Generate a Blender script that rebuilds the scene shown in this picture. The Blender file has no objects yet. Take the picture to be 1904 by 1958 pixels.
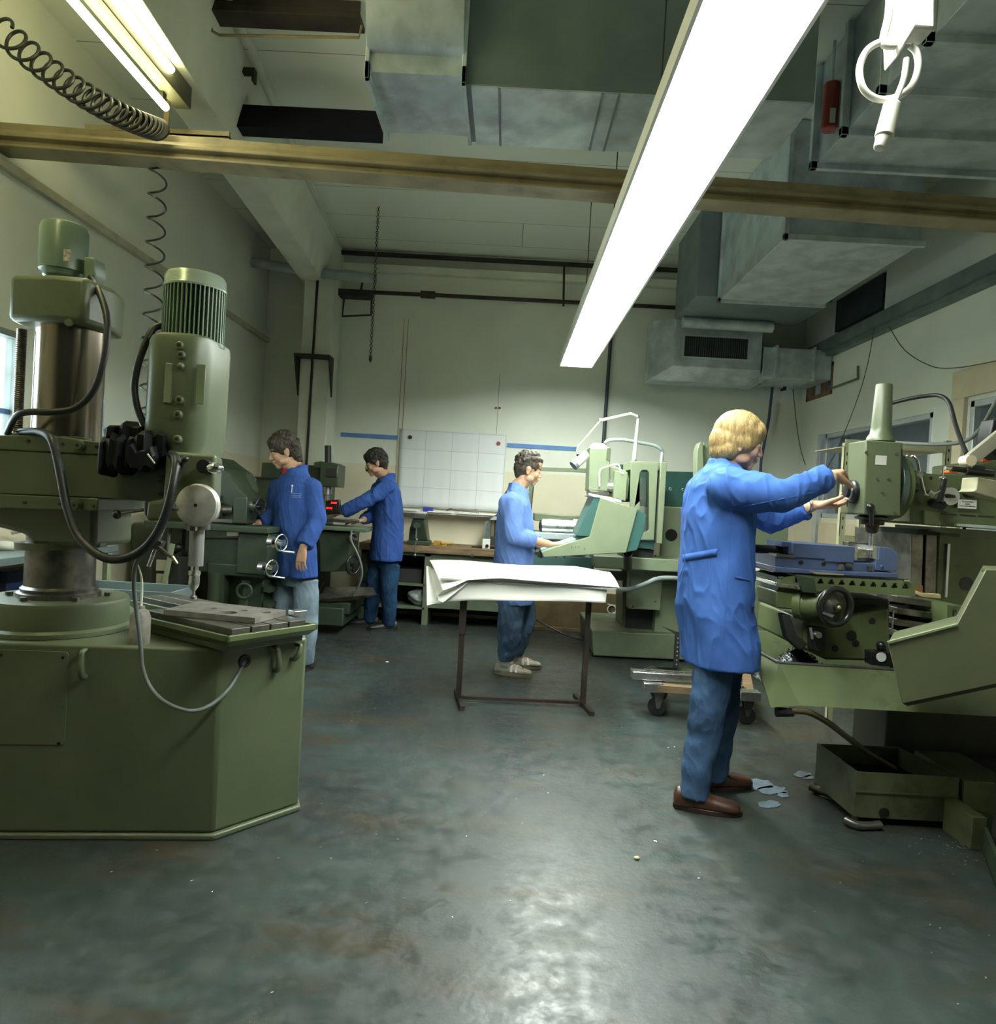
import bpy, bmesh, math, random
from mathutils import Vector, Matrix, noise
random.seed(7)
C = bpy.context.scene.collection
scn = bpy.context.scene
R_ = math.radians
# ------------------------------------------------------------------ camera
IW, IH, FPX = 1904.0, 1958.0, 1350.0
CAMZ = 1.34
VPX, VPY, ROLL = 970.0, 957.0, R_(3.3)
_d = Vector(((VPX - IW/2)/FPX, (IH/2 - VPY)/FPX, -1)).normalized()
_u = Vector((math.sin(ROLL), math.cos(ROLL), 0)); _u = (_u - _d*_u.dot(_d)).normalized()
_x = _d.cross(_u)
RWC = Matrix((_x, _d, _u)).transposed()      # world -> camera
RCW = RWC.transposed()
cam_data = bpy.data.cameras.new('camera'); cam = bpy.data.objects.new('camera', cam_data); C.objects.link(cam)
cam_data.sensor_fit = 'HORIZONTAL'; cam_data.sensor_width = 36.0
cam_data.lens = FPX/IW*36.0; cam_data.clip_start = 0.05
cam.matrix_world = Matrix.Translation((0, 0, CAMZ)) @ RCW.to_4x4()
scn.camera = cam
# ------------------------------------------------------------------ colour management
scn.view_settings.view_transform = 'Standard'; scn.view_settings.look = 'None'
scn.view_settings.gamma = 1.0; scn.view_settings.use_curve_mapping = False
scn.view_settings.exposure = 0.0
# ------------------------------------------------------------------ world: dim green-grey ambient fill, added through the open end behind the camera
world = bpy.data.worlds.new('world'); scn.world = world; world.use_nodes = True
bg = world.node_tree.nodes['Background']
bg.inputs[0].default_value = (0.42, 0.62, 0.50, 1); bg.inputs[1].default_value = 0.04
LAMP_POWER = 68.0        # main ceiling lamp diffuser emission
TUBE_POWER = 34.0        # left fluorescent tube emission
WINDOW_POWER = 16.0

def ray(px, py):
    return RCW @ Vector(((px - IW/2)/FPX, (IH/2 - py)/FPX, -1))
def W(px, py, Y):
    v = ray(px, py); return Vector((v.x*Y/v.y, Y, CAMZ + v.z*Y/v.y))
def WZ(px, py, z):
    v = ray(px, py); t = (z - CAMZ)/v.z; return Vector((v.x*t, v.y*t, z))
def WX(px, py, X):
    v = ray(px, py); t = X/v.x; return Vector((X, v.y*t, CAMZ + v.z*t))
# ------------------------------------------------------------------ materials
MATS = {}
def mat(name, col, rough=0.5, metal=0.0, var=0.12, nscale=6.0, bump=0.0, bscale=60.0, spec=0.5, col2=None, dirt=None, dscale=3.0, dlo=0.55, dhi=0.7, rvar=0.1, coat=0.0, aniso=(1,1,1), emit=None, es=0.0):
    if name in MATS: return MATS[name]
    m = bpy.data.materials.new(name); m.use_nodes = True
    nt = m.node_tree; N = nt.nodes; L = nt.links
    b = N['Principled BSDF']
    b.inputs['Metallic'].default_value = metal
    b.inputs['Specular IOR Level'].default_value = spec
    if coat: b.inputs['Coat Weight'].default_value = coat; b.inputs['Coat Roughness'].default_value = 0.15
    tc = N.new('ShaderNodeTexCoord'); mp = N.new('ShaderNodeMapping'); mp.inputs['Scale'].default_value = aniso
    L.new(tc.outputs['Object'], mp.inputs[0])
    n = N.new('ShaderNodeTexNoise'); n.inputs['Scale'].default_value = nscale; n.inputs['Detail'].default_value = 6
    L.new(mp.outputs[0], n.inputs['Vector'])
    c2 = col2 if col2 else tuple(max(0, c*(1 - var*2)) for c in col)
    c1 = col if col2 else tuple(min(1, c*(1 + var)) for c in col)
    mix = N.new('ShaderNodeMix'); mix.data_type = 'RGBA'
    rmp = N.new('ShaderNodeMapRange'); rmp.inputs['From Min'].default_value = 0.35; rmp.inputs['From Max'].default_value = 0.68
    L.new(n.outputs['Fac'], rmp.inputs['Value']); L.new(rmp.outputs[0], mix.inputs['Factor'])
    mix.inputs['A'].default_value = (*c1, 1); mix.inputs['B'].default_value = (*c2, 1)
    out = mix.outputs['Result']
    if dirt:
        n2 = N.new('ShaderNodeTexNoise'); n2.inputs['Scale'].default_value = dscale; n2.inputs['Detail'].default_value = 8; n2.inputs['Roughness'].default_value = 0.7
        L.new(mp.outputs[0], n2.inputs['Vector'])
        r2 = N.new('ShaderNodeMapRange'); r2.inputs['From Min'].default_value = dlo; r2.inputs['From Max'].default_value = dhi
        L.new(n2.outputs['Fac'], r2.inputs['Value'])
        m2 = N.new('ShaderNodeMix'); m2.data_type = 'RGBA'
        L.new(r2.outputs[0], m2.inputs['Factor']); L.new(out, m2.inputs['A']); m2.inputs['B'].default_value = (*dirt, 1)
        out = m2.outputs['Result']
    L.new(out, b.inputs['Base Color'])
    rr = N.new('ShaderNodeMapRange'); rr.inputs['To Min'].default_value = max(0.02, rough - rvar); rr.inputs['To Max'].default_value = min(1, rough + rvar)
    L.new(n.outputs['Fac'], rr.inputs['Value']); L.new(rr.outputs[0], b.inputs['Roughness'])
    if bump:
        n3 = N.new('ShaderNodeTexNoise'); n3.inputs['Scale'].default_value = bscale; n3.inputs['Detail'].default_value = 4
        L.new(mp.outputs[0], n3.inputs['Vector'])
        bp = N.new('ShaderNodeBump'); bp.inputs['Strength'].default_value = bump; bp.inputs['Distance'].default_value = 0.01
        L.new(n3.outputs['Fac'], bp.inputs['Height']); L.new(bp.outputs[0], b.inputs['Normal'])
    if emit:
        b.inputs['Emission Color'].default_value = (*emit, 1); b.inputs['Emission Strength'].default_value = es
    MATS[name] = m; return m
def emat(name, col, s):
    m = bpy.data.materials.new(name); m.use_nodes = True; nt = m.node_tree; nt.nodes.clear()
    e = nt.nodes.new('ShaderNodeEmission'); e.inputs[0].default_value = (*col, 1); e.inputs[1].default_value = s
    o = nt.nodes.new('ShaderNodeOutputMaterial'); nt.links.new(e.outputs[0], o.inputs[0]); MATS[name] = m; return m

G1 = mat('machine_green', (0.10, 0.122, 0.067), 0.38, var=0.06, nscale=4, bump=0.06, bscale=180, dirt=(0.06, 0.07, 0.04), dscale=7, dlo=0.62, dhi=0.85)
G2 = mat('machine_green_dark', (0.038, 0.058, 0.033), 0.42, var=0.1, nscale=5, dirt=(0.02, 0.03, 0.02), dscale=6, dlo=0.55, dhi=0.8)
G3 = mat('machine_green_pale', (0.25, 0.30, 0.185), 0.42, var=0.05, nscale=4)
G4 = mat('machine_green_olive', (0.105, 0.135, 0.055), 0.36, var=0.08, nscale=5, dirt=(0.05, 0.06, 0.02), dscale=9, dlo=0.6, dhi=0.85)
TEAL = mat('teal_paint', (0.04, 0.125, 0.11), 0.45, var=0.05)
TEALD = mat('dark_teal_paint', (0.015, 0.06, 0.05), 0.4, var=0.05)
STEEL = mat('bright_steel', (0.62, 0.62, 0.60), 0.28, 0.95, var=0.1, nscale=9, dirt=(0.3, 0.28, 0.22), dscale=8)
STEELD = mat('oily_steel', (0.20, 0.19, 0.17), 0.35, 0.8, var=0.2, nscale=12, dirt=(0.06, 0.05, 0.04), dscale=7, dlo=0.5, dhi=0.75)
COLM = mat('oily_column_steel', (0.26, 0.22, 0.17), 0.2, 0.9, var=0.25, nscale=3, aniso=(3, 3, 0.4), dirt=(0.09, 0.06, 0.04), dscale=4, dlo=0.5, dhi=0.75)
CHROME = mat('chrome', (0.85, 0.85, 0.83), 0.12, 1.0, var=0.03)
BLACK = mat('black_plastic', (0.012, 0.012, 0.013), 0.3, var=0.1)
RUBBER = mat('black_rubber', (0.012, 0.014, 0.014), 0.45, var=0.2)
DARK = mat('dark_paint', (0.02, 0.022, 0.018), 0.6, var=0.2)
DMETAL = mat('dark_brown_steel', (0.05, 0.038, 0.03), 0.5, 0.5, var=0.25, dirt=(0.09, 0.05, 0.03), dscale=12)
GALV = mat('galvanised_sheet', (0.56, 0.64, 0.66), 0.45, 0.55, var=0.12, nscale=5, dirt=(0.38, 0.45, 0.47), dscale=2.5, dlo=0.5, dhi=0.7)
GALVD = mat('grey_and_shaded_sheet', (0.17, 0.22, 0.22), 0.5, 0.4, var=0.1, nscale=3)  # plain grey sheet, and on the large duct the shade of its front
WALLC = None
WHITEP = mat('white_paint', (0.75, 0.76, 0.7), 0.5, var=0.03)
PAPER = mat('white_paper', (0.82, 0.81, 0.74), 0.8, var=0.015)
WOOD = mat('worn_wood', (0.19, 0.125, 0.065), 0.6, var=0.25, nscale=5, aniso=(1, 8, 8), dirt=(0.10, 0.07, 0.04), dscale=5)
BLUEV = mat('blue_vice_paint', (0.075, 0.105, 0.21), 0.42, var=0.08, dirt=(0.05, 0.07, 0.12), dscale=9, dlo=0.6, dhi=0.8)
CREAM = mat('cream_panel', (0.60, 0.53, 0.36), 0.6, var=0.04)
GREYC = mat('grey_cable', (0.13, 0.15, 0.14), 0.5, var=0.1)
ORANGE = mat('orange_plastic', (0.75, 0.13, 0.02), 0.4, var=0.05)
# ------------------------------------------------------------------ mesh helpers
def basis(ax):
    z = Vector(ax).normalized(); a = Vector((0, 0, 1)) if abs(z.z) < 0.9 else Vector((1, 0, 0))
    x = a.cross(z).normalized(); return x, z.cross(x), z
class MB:
    def __init__(s): s.bm = bmesh.new()
    def _face(s, vs):
        try: return s.bm.faces.new(vs)
        except ValueError: return None
    def hull8(s, b, t):
        n = len(b); B = [s.bm.verts.new(p) for p in b]; T = [s.bm.verts.new(p) for p in t]
        s._face(B[::-1]); s._face(T)
        for i in range(n): s._face((B[i], B[(i+1) % n], T[(i+1) % n], T[i]))
        return s
    def box(s, x0, y0, z0, x1, y1, z1):
        return s.hull8([(x0,y0,z0),(x1,y0,z0),(x1,y1,z0),(x0,y1,z0)], [(x0,y0,z1),(x1,y0,z1),(x1,y1,z1),(x0,y1,z1)])
    def pb(s, px0, py0, px1, py1, Y0, Y1):       # box whose front face spans two photo corners at depth Y0
        a = W(px0, py0, Y0); b = W(px1, py1, Y0)
        return s.box(min(a.x,b.x), Y0, min(a.z,b.z), max(a.x,b.x), Y1, max(a.z,b.z))
    def obox(s, c, size, M=None):
        M = M or Matrix.Identity(3); h = [v/2 for v in size]; c = Vector(c)
        P = lambda i,j,k: c + M @ Vector((i*h[0], j*h[1], k*h[2]))
        return s.hull8([P(-1,-1,-1),P(1,-1,-1),P(1,1,-1),P(-1,1,-1)], [P(-1,-1,1),P(1,-1,1),P(1,1,1),P(-1,1,1)])
    def prism(s, pts, ext):
        pts = [Vector(p) for p in pts]; e = Vector(ext)
        return s.hull8(pts, [p + e for p in pts])
    def pp(s, pxs, Y0, Y1):                       # photo-measured outline on plane Y0, thickness to Y1
        return s.prism([W(x, y, Y0) for x, y in pxs], (0, Y1 - Y0, 0))
    def bar(s, a, b, w, h=None, up=(0,0,1)):
        a = Vector(a); b = Vector(b); h = h or w; d = (b - a).normalized(); u = Vector(up)
        if abs(d.dot(u)) > 0.95: u = Vector((0, 1, 0))
        x = d.cross(u).normalized(); y = x.cross(d)
        q = [(-1,-1),(1,-1),(1,1),(-1,1)]
        return s.hull8([a + x*i*w/2 + y*j*h/2 for i,j in q], [b + x*i*w/2 + y*j*h/2 for i,j in q])
    def cyl(s, a, b, r0, r1=None, n=24, caps=True):
        a = Vector(a); b = Vector(b); r1 = r0 if r1 is None else r1; x, y, z = basis(b - a)
        A = []; B = []
        for i in range(n):
            t = 2*math.pi*i/n; v = x*math.cos(t) + y*math.sin(t)
            A.append(s.bm.verts.new(a + v*r0)); B.append(s.bm.verts.new(b + v*r1))
        for i in range(n): s._face((A[i], A[(i+1) % n], B[(i+1) % n], B[i]))
        if caps: s._face(A[::-1]); s._face(B)
        return s
    def lathe(s, prof, o, ax=(0,0,1), n=32):
        o = Vector(o); x, y, z = basis(ax); rings = []
        for r, h in prof:
            if r < 1e-5: rings.append([s.bm.verts.new(o + z*h)])
            else: rings.append([s.bm.verts.new(o + z*h + (x*math.cos(2*math.pi*i/n) + y*math.sin(2*math.pi*i/n))*r) for i in range(n)])
        for a, b in zip(rings, rings[1:]):
            for i in range(n):
                j = (i+1) % n
                if len(a) == 1 and len(b) == 1: continue
                if len(a) == 1: s._face((a[0], b[j], b[i]))
                elif len(b) == 1: s._face((a[i], a[j], b[0]))
                else: s._face((a[i], a[j], b[j], b[i]))
        if len(rings[0]) > 1: s._face(rings[0][::-1])
        if len(rings[-1]) > 1: s._face(rings[-1])
        return s
    def tube(s, pts, r, n=10, smooth=0, rib=0.0, ribn=0):
        pts = [Vector(p) for p in pts]
        if smooth: pts = spline(pts, smooth)
        if ribn:
            L = [0]
            for a, b in zip(pts, pts[1:]): L.append(L[-1] + (b-a).length)
            tot = L[-1]; k = int(tot/ribn)*2; q = []
            j = 0
            for i in range(k+1):
                t = tot*i/k
                while j < len(L)-2 and L[j+1] < t: j += 1
                q.append(pts[j].lerp(pts[j+1], min(1, max(0, (t-L[j])/max(1e-9, L[j+1]-L[j])))))
            pts = q
        rs = r if isinstance(r, (list, tuple)) else None
        prev = None; rings = []; x = None
        for i, p in enumerate(pts):
            d = (pts[min(i+1, len(pts)-1)] - pts[max(i-1, 0)])
            if d.length < 1e-9: d = Vector((0,0,1))
            d.normalize()
            if x is None: x = basis(d)[0]
            x = (x - d*x.dot(d)); x = x.normalized() if x.length > 1e-6 else basis(d)[0]
            y = d.cross(x)
            if rs: t = i/(len(pts)-1)*(len(rs)-1); k = min(int(t), len(rs)-2); rad = rs[k] + (rs[k+1]-rs[k])*(t-k)
            else: rad = r
            if ribn and i % 2: rad *= 1 - rib
            rings.append([s.bm.verts.new(p + (x*math.cos(2*math.pi*j/n) + y*math.sin(2*math.pi*j/n))*rad) for j in range(n)])
        for a, b in zip(rings, rings[1:]):
            for j in range(n): s._face((a[j], a[(j+1) % n], b[(j+1) % n], b[j]))
        s._face(rings[0][::-1]); s._face(rings[-1]); return s
    def sph(s, c, r, M=None, u=20, v=12):
        r = (r, r, r) if not isinstance(r, (tuple, list)) else r
        M = M or Matrix.Identity(3)
        m = Matrix.Translation(c) @ M.to_4x4() @ Matrix.Diagonal((*r, 1))
        bmesh.ops.create_uvsphere(s.bm, u_segments=u, v_segments=v, radius=1, matrix=m); return s
    def torus(s, c, R, r, ax=(0,1,0), n=40, m=10):
        x, y, z = basis(ax); c = Vector(c); g = []
        for i in range(n):
            t = 2*math.pi*i/n; d = x*math.cos(t) + y*math.sin(t)
            g.append([s.bm.verts.new(c + d*(R + r*math.cos(2*math.pi*j/m)) + z*r*math.sin(2*math.pi*j/m)) for j in range(m)])
        for i in range(n):
            for j in range(m): s._face((g[i][j], g[(i+1) % n][j], g[(i+1) % n][(j+1) % m], g[i][(j+1) % m]))
        return s
    def loft(s, rings):
        V = [[s.bm.verts.new(p) for p in r] for r in rings]; n = len(V[0])
        for a, b in zip(V, V[1:]):
            for j in range(n): s._face((a[j], a[(j+1) % n], b[(j+1) % n], b[j]))
        s._face(V[0][::-1]); s._face(V[-1]); return s
    def build(s, name, m, parent=None, bev=0.0, smooth=40, seg=2):
        bmesh.ops.recalc_face_normals(s.bm, faces=s.bm.faces[:])
        if parent is not None:
            bmesh.ops.translate(s.bm, verts=s.bm.verts[:], vec=-origin_of(parent))
        me = bpy.data.meshes.new(name); s.bm.to_mesh(me); s.bm.free()
        o = bpy.data.objects.new(name, me); C.objects.link(o)
        if m: me.materials.append(m)
        if smooth:
            me.polygons.foreach_set('use_smooth', [True]*len(me.polygons)); me.set_sharp_from_angle(angle=R_(smooth))
        if parent is not None: o.parent = parent
        if bev:
            b = o.modifiers.new('bevel', 'BEVEL'); b.width = bev; b.segments = seg; b.limit_method = 'ANGLE'; b.angle_limit = R_(35); b.harden_normals = False
        return o
def origin_of(o):
    v = Vector(o.location)
    while o.parent is not None: o = o.parent; v = v + Vector(o.location)
    return v
def spline(pts, k):
    out = []; n = len(pts)
    for i in range(n-1):
        p0 = pts[max(i-1,0)]; p1 = pts[i]; p2 = pts[i+1]; p3 = pts[min(i+2,n-1)]
        for j in range(k):
            t = j/k
            out.append(0.5*((2*p1) + (p2-p0)*t + (2*p0-5*p1+4*p2-p3)*t*t + (3*p1-p0-3*p2+p3)*t**3))
    out.append(pts[-1]); return out
def holed(name, outer, holes, thick, m, parent=None, bev=0.0, xf=None):
    """flat plate in local xy with real holes; xf: 4x4 placing it"""
    cu = bpy.data.curves.new('tmp', 'CURVE'); cu.dimensions = '2D'; cu.fill_mode = 'BOTH'; cu.extrude = thick/2
    for poly in [outer] + holes:
        sp = cu.splines.new('POLY'); sp.points.add(len(poly)-1)
        for i, p in enumerate(poly): sp.points[i].co = (p[0], p[1], 0, 1)
        sp.use_cyclic_u = True
    ob = bpy.data.objects.new('tmp', cu); C.objects.link(ob)
    dg = bpy.context.evaluated_depsgraph_get(); dg.update()
    me = bpy.data.meshes.new_from_object(ob.evaluated_get(dg)); bpy.data.objects.remove(ob)
    b = MB(); b.bm.from_mesh(me); bpy.data.meshes.remove(me)
    bmesh.ops.remove_doubles(b.bm, verts=b.bm.verts[:], dist=1e-5)
    if xf is not None: bmesh.ops.transform(b.bm, matrix=xf, verts=b.bm.verts[:])
    return b.build(name, m, parent, bev=bev)
def circ(cx, cy, r, n=24, ry=None):
    ry = ry or r
    return [(cx + r*math.cos(2*math.pi*i/n), cy + ry*math.sin(2*math.pi*i/n)) for i in range(n)]
def thing(name, label, cat, loc=(0,0,0), group=None):
    o = bpy.data.objects.new(name, None); C.objects.link(o); o.location = loc; o.empty_display_size = 0.1
    o['label'] = label; o['category'] = cat
    if group: o['group'] = group
    return o
def tag(o, label, cat, group=None, kind=None):
    o['label'] = label; o['category'] = cat
    if group: o['group'] = group
    if kind: o['kind'] = kind
    return o
def struct(o): o['kind'] = 'structure'; return o
def lab(o, l): o['label'] = l; return o
def text_mesh(name, body, size, m, parent, origin, xdir, ydir, thick=0.0006, align='CENTER'):
    cu = bpy.data.curves.new('t', 'FONT'); cu.body = body; cu.size = size; cu.extrude = thick; cu.align_x = align; cu.align_y = 'CENTER'
    ob = bpy.data.objects.new('t', cu); C.objects.link(ob)
    dg = bpy.context.evaluated_depsgraph_get(); dg.update()
    me = bpy.data.meshes.new_from_object(ob.evaluated_get(dg)); bpy.data.objects.remove(ob)
    b = MB(); b.bm.from_mesh(me); bpy.data.meshes.remove(me)
    x = Vector(xdir).normalized(); y = Vector(ydir).normalized(); z = x.cross(y)
    M = Matrix((x, y, z)).transposed().to_4x4(); M.translation = origin
    bmesh.ops.transform(b.bm, matrix=M, verts=b.bm.verts[:])
    return b.build(name, m, parent, smooth=0)
# ================================================================== the room
def wallmat(name, up, low, zsplit, axis='Z'):
    m = bpy.data.materials.new(name); m.use_nodes = True; nt = m.node_tree; N = nt.nodes; L = nt.links; b = N['Principled BSDF']
    tc = N.new('ShaderNodeTexCoord'); sp = N.new('ShaderNodeSeparateXYZ'); L.new(tc.outputs['Object'], sp.inputs[0])
    gt = N.new('ShaderNodeMath'); gt.operation = 'GREATER_THAN'; gt.inputs[1].default_value = zsplit; L.new(sp.outputs[2], gt.inputs[0])
    mx = N.new('ShaderNodeMix'); mx.data_type = 'RGBA'; mx.inputs['A'].default_value = (*low, 1); mx.inputs['B'].default_value = (*up, 1); L.new(gt.outputs[0], mx.inputs['Factor'])
    n = N.new('ShaderNodeTexNoise'); n.inputs['Scale'].default_value = 1.7; n.inputs['Detail'].default_value = 8; L.new(tc.outputs['Object'], n.inputs['Vector'])
    r = N.new('ShaderNodeMapRange'); r.inputs['From Min'].default_value = 0.3; r.inputs['From Max'].default_value = 0.7; r.inputs['To Min'].default_value = 1.0; r.inputs['To Max'].default_value = 0.88; L.new(n.outputs['Fac'], r.inputs['Value'])
    m2 = N.new('ShaderNodeMix'); m2.data_type = 'RGBA'; m2.blend_type = 'MULTIPLY'; m2.inputs['Factor'].default_value = 1
    L.new(mx.outputs['Result'], m2.inputs['A']); L.new(r.outputs[0], m2.inputs['B']); L.new(m2.outputs['Result'], b.inputs['Base Color'])
    b.inputs['Roughness'].default_value = 0.75
    n3 = N.new('ShaderNodeTexNoise'); n3.inputs['Scale'].default_value = 160; L.new(tc.outputs['Object'], n3.inputs['Vector'])
    bp = N.new('ShaderNodeBump'); bp.inputs['Strength'].default_value = 0.12; bp.inputs['Distance'].default_value = 0.01; L.new(n3.outputs['Fac'], bp.inputs['Height']); L.new(bp.outputs[0], b.inputs['Normal'])
    return m
WM = wallmat('wall_paint', (0.74, 0.77, 0.67), (0.72, 0.67, 0.50), 1.66)
WMR = wallmat('wall_paint_right', (0.70, 0.73, 0.63), (0.66, 0.62, 0.46), 1.35)
CONC = mat('painted_concrete', (0.68, 0.71, 0.60), 0.8, var=0.06, nscale=3, bump=0.1, bscale=90)
# floor
def floormat():
    m = bpy.data.materials.new('floor_coating'); m.use_nodes = True; nt = m.node_tree; N = nt.nodes; L = nt.links; b = N['Principled BSDF']
    tc = N.new('ShaderNodeTexCoord')
    def noise_(s, d, lo, hi, rough=0.6, sc=(1,1,1)):
        mp = N.new('ShaderNodeMapping'); mp.inputs['Scale'].default_value = sc; L.new(tc.outputs['Object'], mp.inputs[0])
        n = N.new('ShaderNodeTexNoise'); n.inputs['Scale'].default_value = s; n.inputs['Detail'].default_value = d; n.inputs['Roughness'].default_value = rough; L.new(mp.outputs[0], n.inputs['Vector'])
        r = N.new('ShaderNodeMapRange'); r.inputs['From Min'].default_value = lo; r.inputs['From Max'].default_value = hi; L.new(n.outputs['Fac'], r.inputs['Value']); return r.outputs[0]
    def mixc(f, a, bcol):
        x = N.new('ShaderNodeMix'); x.data_type = 'RGBA'; L.new(f, x.inputs['Factor'])
        if isinstance(a, tuple): x.inputs['A'].default_value = (*a, 1)
        else: L.new(a, x.inputs['A'])
        x.inputs['B'].default_value = (*bcol, 1); return x.outputs['Result']
    c = mixc(noise_(0.9, 9, 0.42, 0.6), (0.032, 0.046, 0.042), (0.020, 0.026, 0.023))
    c = mixc(noise_(1.3, 8, 0.50, 0.68, 0.72, (1, 2.5, 1)), c, (0.042, 0.033, 0.018))
    c = mixc(noise_(6, 10, 0.55, 0.75, 0.78), c, (0.012, 0.014, 0.012))
    c = mixc(noise_(3.2, 12, 0.62, 0.72, 0.82, (3, 1, 1)), c, (0.075, 0.092, 0.088))
    c = mixc(noise_(17, 12, 0.70, 0.78, 0.8, (1, 1.5, 1)), c, (0.013, 0.015, 0.013))
    c = mixc(noise_(140, 2, 0.72, 0.75), c, (0.22, 0.24, 0.22))
    L.new(c, b.inputs['Base Color'])
    rr = N.new('ShaderNodeMapRange'); rr.inputs['To Min'].default_value = 0.30; rr.inputs['To Max'].default_value = 0.60
    L.new(noise_(9, 12, 0.40, 0.64, 0.78), rr.inputs['Value']); L.new(rr.outputs[0], b.inputs['Roughness'])
    h = N.new('ShaderNodeTexNoise'); h.inputs['Scale'].default_value = 38; h.inputs['Detail'].default_value = 8; L.new(tc.outputs['Object'], h.inputs['Vector'])
    bp = N.new('ShaderNodeBump'); bp.inputs['Strength'].default_value = 0.10; bp.inputs['Distance'].default_value = 0.01; L.new(h.outputs['Fac'], bp.inputs['Height']); L.new(bp.outputs[0], b.inputs['Normal'])
    b.inputs['Specular IOR Level'].default_value = 0.6
    return m
struct(MB().box(-2.95, -3, -0.12, 3.35, 8.05, 0).build('floor', floormat()))
# ceiling with plank seams
def ceilmat():
    m = bpy.data.materials.new('ceiling_paint'); m.use_nodes = True; nt = m.node_tree; N = nt.nodes; L = nt.links; b = N['Principled BSDF']
    tc = N.new('ShaderNodeTexCoord')
    br = N.new('ShaderNodeTexBrick'); br.inputs['Color1'].default_value = (0.68, 0.72, 0.62, 1); br.inputs['Color2'].default_value = (0.65, 0.69, 0.59, 1); br.inputs['Mortar'].default_value = (0.25, 0.27, 0.2, 1)
    br.inputs['Scale'].default_value = 1.0; br.inputs['Mortar Size'].default_value = 0.004; br.inputs['Brick Width'].default_value = 6.0; br.inputs['Row Height'].default_value = 0.62
    L.new(tc.outputs['Object'], br.inputs['Vector']); L.new(br.outputs['Color'], b.inputs['Base Color']); b.inputs['Roughness'].default_value = 0.8
    return m
struct(MB().box(-2.95, -3, 4.0, 3.35, 8.05, 4.12).build('ceiling', ceilmat()))
struct(MB().box(-2.95, 7.9, 0, 3.35, 8.05, 4.0).build('wall_back', WM))
def sidewall(name, X, X2, openings, m):
    # plate in (Y,Z) with openings, extruded in X
    xf = Matrix(((0,0,1,(X+X2)/2),(1,0,0,0),(0,1,0,0),(0,0,0,1)))
    return struct(holed(name, [(-3,0),(7.9,0),(7.9,4.0),(-3,4.0)], [[(a,b),(a,d),(c,d),(c,b)] for a,b,c,d in openings], abs(X2-X), m, xf=xf))
sidewall('wall_left', -2.95, -2.8, [(2.6, 1.15, 3.97, 2.12)], WM)
sidewall('wall_right', 3.2, 3.35, [(5.43, 1.35, 7.26, 2.2), (3.6, 1.3, 5.0, 2.22), (7.17, 2.6, 7.8, 2.93), (6.26, 3.2, 7.2, 3.55)], WMR)
# office behind the right wall
OFF = mat('office_wall', (0.30, 0.36, 0.40), 0.8, var=0.05)
struct(MB().box(5.6, 3.0, 0.0, 5.7, 8.4, 3.0).box(3.36, 8.3, 0, 5.6, 8.4, 3.0).box(3.36, 3.0, 0, 5.6, 3.1, 3.0).build('wall_office', OFF))
struct(MB().box(3.36, 3.0, 2.9, 5.7, 8.4, 3.0).build('ceiling_office', OFF))
struct(MB().box(3.36, 3.0, -0.1, 5.7, 8.4, 0.0).build('floor_office', OFF))
EM_OFF = emat('added_office_tube', (0.85, 0.95, 1.0), 30)  # added lamp, brightens the office behind the glass
t = thing('added_office_lamp', 'added tube lamp on the office ceiling, brightening the room behind the right wall window', 'lamp', (4.4, 6.6, 2.85))
MB().box(4.3, 5.8, 2.82, 4.5, 7.0, 2.9).build('lamp_housing', WHITEP, t)
MB().cyl((4.4, 5.85, 2.8), (4.4, 6.95, 2.8), 0.02).build('fluorescent_tube', EM_OFF, t)
def glassmat():
    m = bpy.data.materials.new('window_glass'); m.use_nodes = True; nt = m.node_tree; N = nt.nodes; L = nt.links
    N.remove(N['Principled BSDF']); o = N['Material Output']
    tr = N.new('ShaderNodeBsdfTransparent'); tr.inputs[0].default_value = (0.86, 0.93, 0.96, 1); gl = N.new('ShaderNodeBsdfGlossy'); gl.inputs['Roughness'].default_value = 0.03
    mx = N.new('ShaderNodeMixShader'); mx.inputs[0].default_value = 0.14; L.new(tr.outputs[0], mx.inputs[1]); L.new(gl.outputs[0], mx.inputs[2]); L.new(mx.outputs[0], o.inputs[0]); return m
GLASS = glassmat()
def window(n, X, y0, z0, y1, z1, m, w=0.045, mull=()):
    p = bpy.data.objects.new('window_%d' % n, None); C.objects.link(p); p.location = (X, y0, z0); struct(p)
    b = MB()
    b.box(X-0.02, y0, z0, X+0.06, y1, z0+w).box(X-0.02, y0, z1-w, X+0.06, y1, z1).box(X-0.02, y0, z0, X+0.06, y0+w, z1).box(X-0.02, y1-w, z0, X+0.06, y1, z1)
    for q in mull: b.box(X-0.01, q-w/2, z0, X+0.05, q+w/2, z1)
    b.build('window_frame', m, p, bev=0.004)
    MB().box(X+0.02, y0+w, z0+w, X+0.026, y1-w, z1-w).build('window_pane', GLASS, p)
    return p
ALU = mat('aluminium_frame', (0.62, 0.66, 0.68), 0.35, 0.6, var=0.05)
window(1, 3.22, 5.43, 1.35, 7.26, 2.2, ALU, mull=(6.3,))
window(2, 3.22, 3.6, 1.3, 5.0, 2.22, ALU)
window(3, 3.22, 7.17, 2.6, 7.8, 2.93, mat('brown_frame', (0.22, 0.12, 0.05), 0.6), mull=(7.45,))
pw = window(4, -2.84, 2.6, 1.15, 3.97, 2.12, mat('dark_window_frame', (0.2, 0.22, 0.2), 0.5), w=0.035, mull=(3.3,))
b = MB().box(-2.86, 2.6, 1.66, -2.82, 3.97, 1.69).build('window_rail', mat('blue_strip', (0.09, 0.2, 0.5), 0.6, var=0.05), pw)
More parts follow.
